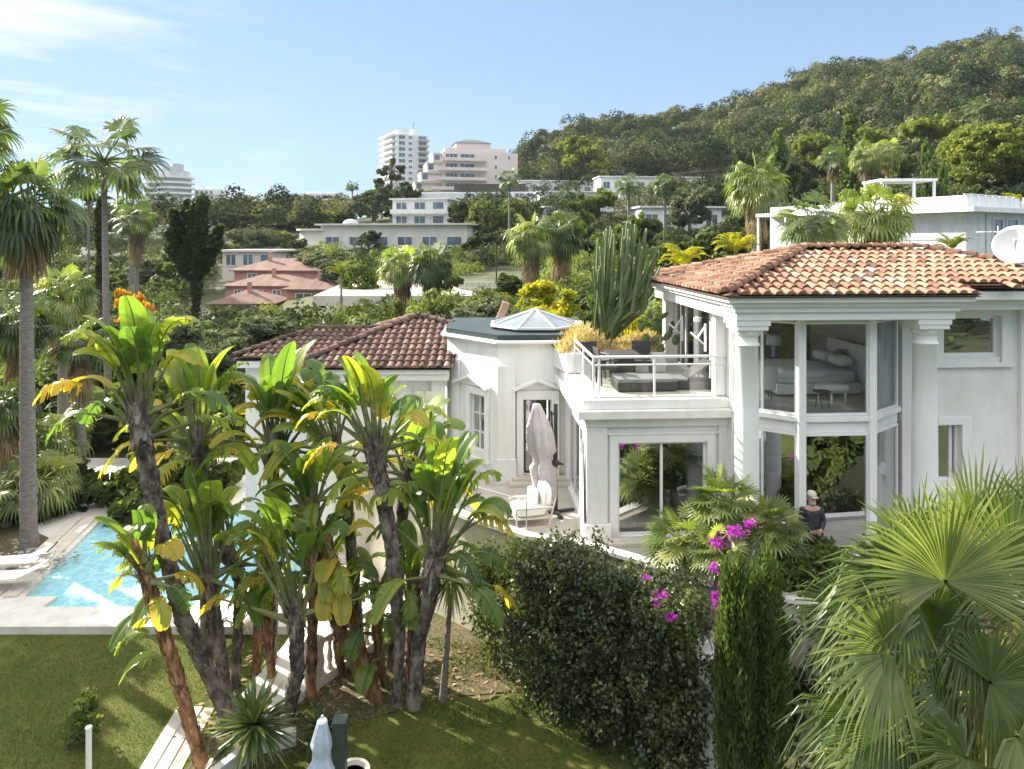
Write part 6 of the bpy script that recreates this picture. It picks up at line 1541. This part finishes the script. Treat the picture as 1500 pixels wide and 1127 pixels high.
# mauve cantilever parasol, closed
def folded(mb,base,top,r,seed,ns=26,tie=.62,fr=None):
    rnd=random.Random(seed); base=V_(base); top=V_(top); K=16; prev=None; ph=[rnd.uniform(0,6.28) for _ in range(3)]
    for i in range(K+1):
        t=i/K; p=base.lerp(top,t); w_=r*(.75+.25*math.sin(t*3.1))*(1-.62*max(0,t-.75)/.25) ; 
        if abs(t-(1-tie))<.06: w_*=.66
        row=[]
        for k in range(ns):
            a=2*math.pi*k/ns; rr_=w_*(1+.20*math.cos(a*8+ph[0]+t*1.5)+.07*math.sin(a*5+ph[1])); row.append(mb.vert(p+V_((rr_*math.cos(a),rr_*math.sin(a)*.8,0))))
        if prev: 
            for k in range(ns): mb.face((prev[k],prev[(k+1)%ns],row[(k+1)%ns],row[k]))
        prev=row
    mb.face(prev)
e=empty('cantilever_parasol',(1.13,18.1,2.9),'closed mauve cantilever parasol with dark mast in front of the drum door','parasol')
mx,my=P(814,600,17.9).x,17.9
prt(e,'mast','dark',lambda mb:mb.beam((mx,my,2.95),(mx,my,P(814,592,17.9).z),.10,.10))
prt(e,'arm','dark',lambda mb:(mb.beam((mx-.02,my,5.5),(mx-.16,my-.05,5.52),.05),mb.beam((mx-.03,my-.07,3.9),(mx-.12,my-.1,5.6),.05)))
prt(e,'crank','dark',lambda mb:(mb.lathe((mx,my-.1,4.18),[(.03,0),(.1,.02),(.1,.12),(.03,.16)],10),mb.beam((mx,my-.05,4.26),(mx+.2,my-.1,4.2),.04)))
prt(e,'base','dark',lambda mb:(mb.beam((mx-.5,my-.15,2.94),(mx+.5,my+.15,2.94),.09,.07),mb.beam((mx-.12,my+.45,2.945),(mx+.12,my-.45,2.945),.09,.065)),bevel=.01)
prt(e,'canopy','mauvefab',lambda mb:folded(mb,P(799,728,17.8),P(786,592,17.9),.33,3),smooth=True)
prt(e,'hub','dark',lambda mb:mb.lathe(P(799,742,17.8),[(.05,0),(.09,.04),(.09,.2),(.06,.25)],10))
# blue grey parasol near the camera with a green post and pot
c=P(472,1050,11.0); e=empty('garden_parasol',(c.x,c.y,0),'closed blue grey parasol on a white pole at the bottom edge of the picture','parasol')
prt(e,'pole','metal',lambda mb:mb.tube([(c.x,c.y,.03),(c.x,c.y,c.z+.02)],.022,10)); prt(e,'base','stone',lambda mb:mb.lathe((c.x,c.y,.004),[(.3,0),(.3,.06),(.06,.09)],20))
prt(e,'canopy','bluefab',lambda mb:folded(mb,(c.x,c.y,c.z-2.1),(c.x,c.y,c.z-.05),.215,5,tie=.30),smooth=True); prt(e,'finial','metal',lambda mb:mb.lathe((c.x,c.y,c.z-.08),[(.085,0),(.07,.03),(.02,.05),(.015,.08)],12))
c=P(498,1053,11.1); e=empty('garden_post',(c.x,c.y,0),'dark green square post right of the closed blue grey parasol','post')
prt(e,'post','greenblack',lambda mb:mb.box(c.x-.10,c.x+.10,c.y-.1,c.y+.1,0,c.z-.03),bevel=.01); prt(e,'cap','greenblack',lambda mb:mb.box(c.x-.115,c.x+.115,c.y-.115,c.y+.115,c.z-.029,c.z),bevel=.008)
c=P(516,1130,11.6); e=empty('plant_pot',(c.x,c.y,0),'dark pot with pale rim right of the green post','pot')
prt(e,'pot','bark',lambda mb:mb.lathe((c.x,c.y,.0),[(.2,.0),(.24,.5),(.26,c.z-.06)],20)); prt(e,'rim','stone',lambda mb:mb.lathe((c.x,c.y,c.z-.059),[(.27,0),(.30,.02),(.30,.07),(.24,.07),(.22,.0)],20))
c=P(130,1066,12.2); e=empty('white_post',(c.x,c.y,0),'short white metal post standing on the lawn at the bottom left','post')
prt(e,'tube','metal',lambda mb:mb.tube([(c.x,c.y,0),(c.x,c.y,c.z-.02)],.05,14)); prt(e,'cap','metal',lambda mb:mb.lathe((c.x,c.y,c.z-.019),[(.055,0),(.055,.03),(.03,.045)],14))
# white curtain tied outside the wing
mb=MB(); A_=H(-.22,.1,2.95)
for i in range(2):
    pass
def drape(mb):
    rows=[]
    for i in range(9):
        t=i/8; z=2.95+2.3*t; w_=.45*(1-t)**1.3+.05; row=[]
        for k in range(13):
            s=k/12; row.append(mb.vert(H(-.12-.04*math.sin(s*25),.1+.0+w_*s*1.6-.2*(1-t),z)))
        rows.append(row)
    for a,b in zip(rows,rows[1:]):
        for k in range(12): mb.face((a[k],a[k+1],b[k+1],b[k]))
mb=MB(); drape(mb); tag(mb.build('outdoor_curtain',M['whitefab'],smooth=True,origin=H(-.12,.2,2.95)),'white outdoor curtain hanging beside the corner pillar of the terrace wing','curtain')
# low glass balustrade on the patio at the left
e=empty('patio_railing',(-1.2,17.9,2.9),'thin metal patio railing with glass panels behind the fanned plant','railing')
ra=[V_((-2.5,19.0,2.9)),V_((-.9,17.55,2.9)),V_((.35,16.62,2.9))]
prt(e,'handrail','alu',lambda mb:mb.tube([q+V_((0,0,.80)) for q in ra],.02,8))
for q in ra+[ra[0].lerp(ra[1],.5)]: prt(e,'post','alu',lambda mb:mb.tube([q+V_((0,0,.08)),q+V_((0,0,.79))],.018,8))
prt(e,'glass_panel','glass_rail',lambda mb:[mb.poly([a+V_((0,0,.1)),b+V_((0,0,.1)),b+V_((0,0,.72)),a+V_((0,0,.72))]) for a,b in ((ra[0].lerp(ra[1],.03),ra[0].lerp(ra[1],.48)),(ra[0].lerp(ra[1],.52),ra[0].lerp(ra[1],.97)))])
# roof terrace furniture
def wchair(u,v,yaw,label):
    p=H(u,v,6.302); f=Loc(p,yaw); e=empty('wicker_chair',p,label,'chair','dark wicker chairs on the roof terrace')
    prt(e,'seat','wicker',lambda mb:mb.box(-.24,.24,-.24,.24,.40,.46,f),bevel=.01); prt(e,'backrest','wicker',lambda mb:mb.box8([f(-.25,.2,.461),f(.25,.2,.461),f(.25,.24,.461),f(-.25,.24,.461),f(-.26,.28,.95),f(.26,.28,.95),f(.26,.32,.95),f(-.26,.32,.95)]),bevel=.01)
    for x in (-.22,.22):
        for y in (-.22,.22): prt(e,'leg','wicker',lambda mb:mb.beam(f(x,y,0),f(x,y,.40),.035))
        prt(e,'armrest','wicker',lambda mb:mb.box(x-.03,x+.03,-.22,.2,.62,.65,f))
wchair(.55,2.3,25,'dark wicker chair at the left corner of the roof terrace'); wchair(1.9,2.35,-5,'dark wicker chair in the middle of the roof terrace, right of the table'); wchair(.75,1.5,100,'dark wicker chair seen side on behind the corner rail post'); 
p=H(1.25,2.0,6.302); f=Loc(p,4); e=empty('terrace_table',p,'square dark wicker table between the roof terrace chairs','table')
prt(e,'table_top','wicker',lambda mb:mb.box(-.42,.42,-.42,.42,.70,.74,f),bevel=.01); prt(e,'pedestal','wicker',lambda mb:mb.box(-.28,.28,-.28,.28,0,.699,f))
for u,lab in ((1.55,'grey padded daybed behind the front rail of the roof terrace'),):
    p=H(u,.85,6.302); f=Loc(p,4); e=empty('daybed',p,lab,'daybed'); prt(e,'base','wicker',lambda mb:mb.box(-.75,.75,-.4,.45,.02,.22,f),bevel=.02); prt(e,'mattress','greyfab',lambda mb:mb.box(-.75,.75,-.4,.45,.221,.32,f),bevel=.03)
p=H(2.65,.95,6.302); f=Loc(p,4); e=empty('sun_lounger',p,'dark sun lounger with raised back on the right of the roof terrace','sun lounger')
prt(e,'base','wicker',lambda mb:mb.box(-.75,.7,-.33,.33,.02,.2,f),bevel=.01); prt(e,'pad','greyfab',lambda mb:mb.box(-.7,.0,-.3,.3,.201,.27,f),bevel=.02); prt(e,'backrest','wicker',lambda mb:mb.box8([f(-.02,-.3,.24),f(.62,-.3,.66),f(.62,.3,.66),f(-.02,.3,.24),f(-.02,-.3,.28),f(.60,-.3,.70),f(.60,.3,.70),f(-.02,.3,.28)])); prt(e,'brace','dark',lambda mb:(mb.beam(f(.45,-.25,.2),f(.4,-.25,.52),.025),mb.beam(f(.45,.25,.2),f(.4,.25,.52),.025)))
# bedroom in the glass bay
Lb=Loc(H(5.95,1.35,6.13),3.5); e=empty('bed',H(5.95,1.35,6.13),'wide white bed with tall headboard inside the upper glass bay','bed')
prt(e,'bed_frame','whitefab',lambda mb:mb.box(-1.1,1.1,-.85,.85,.05,.3,Lb),bevel=.02); prt(e,'mattress','whitefab',lambda mb:cushion(mb,(-.02,0,.45),2.2,1.75,.34,Lb,12,.35),smooth=True)
prt(e,'duvet','whitefab',lambda mb:cushion(mb,(-.35,0,.55),1.75,1.9,.28,Lb,12,.5),smooth=True); prt(e,'headboard','whitefab',lambda mb:mb.box(1.12,1.22,-.9,.9,.1,1.25,Lb),bevel=.04)
for y,z in ((-.42,.82),(.42,.82)): prt(e,'pillow','whitefab',lambda mb:cushion(mb,(.78,y,z),.45,.68,.26,Lb,8,.6),smooth=True)
prt(e,'cushion','greyfab',lambda mb:cushion(mb,(.95,-.1,.88),.16,.4,.36,Lb,8,.6),smooth=True)
p=H(5.9,3.0,6.13); f=Loc(p,3.5); e=empty('bedside_table',p,'small dark bedside table behind the bed','table'); prt(e,'cabinet','wood',lambda mb:mb.box(-.25,.25,-.2,.2,.1,.55,f),bevel=.01)
for x in (-.2,.2): prt(e,'leg','wood',lambda mb:mb.box(x-.02,x+.02,-.18,.18,0,.099,f))
p=H(5.9,3.0,6.69); e=empty('table_lamp',p,'table lamp with cream shade on the bedside table','lamp'); prt(e,'lamp_base','alu',lambda mb:mb.lathe(p,[(.08,0),(.09,.05),(.05,.15),(.09,.27),(.02,.38)],14),smooth=True); prt(e,'lamp_shade','whitefab',lambda mb:mb.lathe(p+V_((0,0,.36)),[(.22,0),(.19,.28),(.18,.28)],18),smooth=True)
def armchair(p,yaw,label):
    f=Loc(p,yaw); e=empty('armchair',p,label,'armchair')
    def shell(mb):
        N=14; lo=[];hi=[];lo2=[];hi2=[]
        for k in range(N+1):
            a=R(-20)+R(220)*k/N; h=.75+.12*math.sin(math.pi*k/N); lo.append(mb.vert(f(.34*math.cos(a),.32*math.sin(a),.28))); hi.append(mb.vert(f(.40*math.cos(a),.38*math.sin(a),h))); lo2.append(mb.vert(f(.29*math.cos(a),.27*math.sin(a),.28))); hi2.append(mb.vert(f(.35*math.cos(a),.33*math.sin(a),h)))
        for k in range(N): mb.face((lo[k],lo[k+1],hi[k+1],hi[k])); mb.face((lo2[k+1],lo2[k],hi2[k],hi2[k+1])); mb.face((hi[k],hi[k+1],hi2[k+1],hi2[k]))
    prt(e,'backrest','whitefab',shell,smooth=True); prt(e,'seat','whitefab',lambda mb:cushion(mb,(0,0,.38),.6,.56,.2,f),smooth=True)
    for x in (-.22,.22):
        for y in (-.2,.2): prt(e,'leg','dark',lambda mb:mb.beam(f(x,y,.0),f(x*.9,y*.9,.3),.02))
armchair(H(4.35,.3,6.14),170,'white tub armchair in the left pane of the upper glass bay')
p=H(5.35,-.75,6.14); f=Loc(p,3); e=empty('coffee_table',p,'small dark wire side table in the centre pane of the upper glass bay','table'); prt(e,'table_top','dark',lambda mb:mb.lathe(f(0,0,.38),[(.2,0),(.2,.02)],18))
for a in range(3): prt(e,'leg','dark',lambda mb:mb.beam(f(.17*math.cos(a*2.1),.17*math.sin(a*2.1),0),f(.1*math.cos(a*2.1),.1*math.sin(a*2.1),.38),.015))
p=H(5.85,-.55,6.14); f=Loc(p,3); e=empty('ottoman',p,'long white bench stool at the foot of the bed in the upper glass bay','bench'); prt(e,'seat','whitefab',lambda mb:cushion(mb,(0,.3,.38),.8,.36,.16,f),smooth=True)
for x in (-.34,0,.34): prt(e,'leg','whitefab',lambda mb:mb.lathe(f(x,.3,0),[(.02,0),(.03,.1),(.02,.32)],8))
p=H(7.1,3.86,7.75); e=tag(prt(None,'wall_picture','interior',lambda mb:mb.box(6.75,7.1,3.86,3.895,7.55,8.15,H)),'small framed picture high on the olive bedroom wall','picture')
for o_ in (e,): o_.data.materials[0]=surf('picture_colours',(.5,.22,.06),(.75,.6,.35),scale=8,rough=.6)
# living room chairs behind the sliding door
armchair(H(1.05,1.2,2.93),60,'pale armchair inside the left pane of the ground floor sliding door'); armchair(H(2.7,.9,2.93),200,'pale armchair inside the right pane of the ground floor sliding door')
p=H(4.6,.9,2.93); e=empty('cabinet',p,'dark slatted cabinet behind the lower left pane of the bay','cabinet'); f=Loc(p,3.5)
prt(e,'body','wood',lambda mb:mb.box(-.5,.5,.3,.7,0,2.2,f),bevel=.01)
for k in range(5): prt(e,'shelf','greyfab',lambda mb:mb.box(-.52,.52,.2,.299,.2+.42*k,.26+.42*k,f))
# satellite dish on the roof
c=P(1491,362,16.6); e=empty('satellite_dish',c+V_((.1,.2,-.9)),'large white satellite dish at the right end of the tiled roof','satellite dish')
def dish(mb):
    ax=V_((-.62,-.66,.42)).normalized(); x=ax.orthogonal().normalized(); y=ax.cross(x); prev=None; N=28
    for i in range(7):
        t=i/6; r=.50*t+.001; row=[mb.vert(c+(x*math.cos(2*math.pi*k/N)+y*math.sin(2*math.pi*k/N))*r+ax*(.17*t*t)) for k in range(N)]
        if prev:
            for k in range(N): mb.face((prev[k],prev[(k+1)%N],row[(k+1)%N],row[k]))
        prev=row
    row=[mb.vert(V_(mb.v[q])-ax*.03+(V_(mb.v[q])-c).normalized()*.01) for q in prev]
    for k in range(N): mb.face((prev[k],prev[(k+1)%N],row[(k+1)%N],row[k]))
prt(e,'dish','white_far',dish,smooth=True)
ax=V_((-.62,-.66,.42)).normalized()
prt(e,'feed_arm','metal',lambda mb:(mb.beam(c-V_((0,0,.45)),c+ax*.5+V_((0,0,-.1)),.025),mb.lathe(c+ax*.5-V_((0,0,.12)),[(.03,0),(.05,.03),(.05,.1),(.02,.12)],8)))
prt(e,'mast','metal',lambda mb:mb.tube([c-V_((-.1,-.2,.95)),c-V_((-.1,-.2,.1)),c-ax*.02],.03,8))
c=P(1462,340,17.0); e=empty('tv_antenna',c-V_((0,0,.7)),'thin television antenna left of the satellite dish','antenna')
prt(e,'mast','metal',lambda mb:mb.tube([c-V_((0,0,.75)),c+V_((0,0,.15))],.012,6)); prt(e,'boom','metal',lambda mb:(mb.tube([c-V_((.45,.1,0)),c+V_((.25,.1,0))],.01,6),[mb.tube([c+V_((x,-.12,0)),c+V_((x,.22,0))],.007,5) for x in (-.4,-.25,-.1,.05,.2)]))

# ---------------------------------------------------------------- standing man (continuous skinned body)
def skin_mesh(name,verts,edges,radii,mat,parent,root=0,sub=2):
    me=bpy.data.meshes.new(name); off=OFF[parent.name]; me.from_pydata([tuple(V_(v)-off) for v in verts],edges,[]); o=link_mesh(me,name,parent)
    me.materials.append(M[mat]); o.modifiers.new('skin','SKIN').use_smooth_shade=True
    for i,r in enumerate(radii): me.skin_vertices[0].data[i].radius=r if isinstance(r,tuple) else (r,r)
    me.skin_vertices[0].data[root].use_root=True
    s=o.modifiers.new('sub','SUBSURF'); s.levels=sub; s.render_levels=sub; OFF[o.name]=off; return o
pm=P(1189,800,14.5); base=V_((pm.x,14.5,2.9)); f=Loc(base,0)
man=empty('person',base,'man in pale cap and dark checked shirt standing on the patio, hands joined in front','person')
body=[(0,0,.95),(0,0,1.08),(0,.0,1.28),(0,.01,1.42),(0,0,1.50),(0,-.01,1.57),(0,-.02,1.66),(0,-.01,1.74),
 (.19,0,1.42),(.25,.0,1.15),(.10,-.22,1.06),(.02,-.27,1.07),(-.19,0,1.42),(-.25,0,1.15),(-.10,-.22,1.02),(-.02,-.27,1.02),
 (.10,0,.88),(.11,-.01,.48),(.12,.0,.09),(.13,-.12,.04),(-.10,0,.88),(-.11,-.01,.48),(-.12,0,.09),(-.13,-.12,.04)]
bedg=[(0,1),(1,2),(2,3),(3,4),(4,5),(5,6),(6,7),(3,8),(8,9),(9,10),(10,11),(3,12),(12,13),(13,14),(14,15),(0,16),(16,17),(17,18),(18,19),(0,20),(20,21),(21,22),(22,23)]
brad=[(.155,.11),(.15,.11),(.165,.115),(.13,.10),.055,(.075,.085),(.082,.098),(.068,.085),.068,.048,.036,.03,.068,.048,.036,.03,.085,.062,.045,.04,.085,.062,.045,.04]
skin_mesh('body',[f(*p) for p in body],bedg,brad,'skin',man)
sh=[body[i] for i in (0,1,2,3,8,9,10,12,13,14)]; skin_mesh('shirt',[f(*p) for p in sh],[(0,1),(1,2),(2,3),(3,4),(4,5),(5,6),(3,7),(7,8),(8,9)],[(.175,.13),(.175,.13),(.19,.135),(.15,.115),.085,.064,.05,.085,.064,.05],'shirt',man)
tr_=[body[i] for i in (0,16,17,18,20,21,22)]; skin_mesh('trousers',[f(*p) for p in tr_],[(0,1),(1,2),(2,3),(0,4),(4,5),(5,6)],[(.165,.125),.10,.078,.06,.10,.078,.06],'trouser',man)
prt(man,'cap','cap',lambda mb:(mb.lathe(f(0,-.015,1.74),[(.088,-.02),(.092,.0),(.088,.045),(.065,.075),(.02,.09)],18,1,1.15),mb.box(-.065,.065,-.20,-.10,1.725,1.738,f)),smooth=True)
prt(man,'beard','hair',lambda mb:cushion(mb,(0,-.085,1.585),.115,.07,.10,f,6,.9),smooth=True)
prt(man,'nose','skin',lambda mb:cushion(mb,(0,-.118,1.655),.03,.04,.05,f,4,.9),smooth=True)
for x in (-.032,.032): prt(man,'eye','dark',lambda mb:cushion(mb,(x,-.108,1.68),.024,.016,.014,f,4,1),smooth=True)
for x in (-.088,.088): prt(man,'ear','skin',lambda mb:cushion(mb,(x,-.0,1.66),.02,.04,.06,f,4,1),smooth=True)
for sg,(hx,hy,hz) in ((1,(.02,-.27,1.07)),(-1,(-.02,-.27,1.02))):
    vs=[(hx,hy,hz)];ed=[];rd=[.026]
    for k in range(4):
        b_=len(vs); L_=(.075,.085,.08,.065)[k]; z=hz+.026-.018*k; vs+=[(hx-sg*.035,hy-.012,z),(hx-sg*(.035+L_*.55),hy-.02,z-.004),(hx-sg*(.035+L_*.9),hy+.006,z-.008)]; ed+=[(0,b_),(b_,b_+1),(b_+1,b_+2)]; rd+=[.0095,.009,.0075]
    b_=len(vs); vs+=[(hx-sg*.01,hy-.025,hz+.035),(hx-sg*.03,hy-.035,hz+.062)]; ed+=[(0,b_),(b_,b_+1)]; rd+=[.011,.009]
    skin_mesh('hand',[f(*p) for p in vs],ed,rd,'skin',man,sub=1)

# ---------------------------------------------------------------- lawn blades
rs=np.random.RandomState(77); n=70000
x=rs.uniform(-12.5,3.5,n); y=rs.uniform(11.3,17.3,n)
keep=~((y<17.3)&(x>-6.1)&(y>13.0+ (x+6)*.0)&(x<3.5)&((y>14.2)|(x<-4.6)))
x,y=x[keep],y[keep]; n=len(x); base=np.stack([x,y,np.zeros(n)],1)
d=np.stack([rs.normal(size=n)*.5,rs.normal(size=n)*.5,np.ones(n)],1); L_=rs.uniform(.03,.075,n)[:,None]; s=np.cross(d,rs.normal(size=(n,3))); s/=np.linalg.norm(s,axis=1,keepdims=True)
q=np.stack([base-s*.006,base+s*.006,base+d*L_],1)
pt=np.array([noise.noise(Vector((a*.9,b*.9,0))) for a,b in zip(x,y)])
tag(quads_object('grass',q,np.clip(.45+pt*.5+rs.uniform(-.25,.3,n),0,1),LM['grass'],nv=3),'short mown lawn grass',kind='stuff')
# litter leaves on the bed
n=2600; x=rs.uniform(-6.8,4.0,n); y=rs.uniform(11.6,17.0,n); base=np.stack([x,y,np.full(n,.03)],1)
keep=(y<17.4-(x+1)*.45)&(y>14.9-(x<-3.5)*1.2); 
tag(quads_object('fallen_leaves',leaf_quads(base[keep],.09,rs,np.tile(np.array([[0,0,3.]]),(keep.sum(),1)),2.2),rs.uniform(0,1,keep.sum()),M['skirt']),'dry fallen leaves scattered under the big plants',kind='stuff')

n=9000; x=rs.uniform(-6.4,3.2,n); y=rs.uniform(13.2,17.2,n); k=(y<17.4-(x+1)*.45)&(y>14.0)&(x>-5.0+0*y)&(np.abs(np.sin(x*2.1)+np.cos(y*2.7))<1.1); x,y=x[k],y[k]; n=len(x)
base=np.stack([x,y,np.full(n,.015)],1); d=np.stack([rs.normal(size=n)*.8,rs.normal(size=n)*.8,np.ones(n)],1); L_=rs.uniform(.05,.17,n)[:,None]; s=np.cross(d,rs.normal(size=(n,3))); s/=np.linalg.norm(s,axis=1,keepdims=True)
tag(quads_object('weeds',np.stack([base-s*.012,base+s*.012,base+d*L_],1),rs.uniform(0,.9,n),LM['mid'],nv=3),'sparse weeds and ground cover under the big plants',kind='stuff')
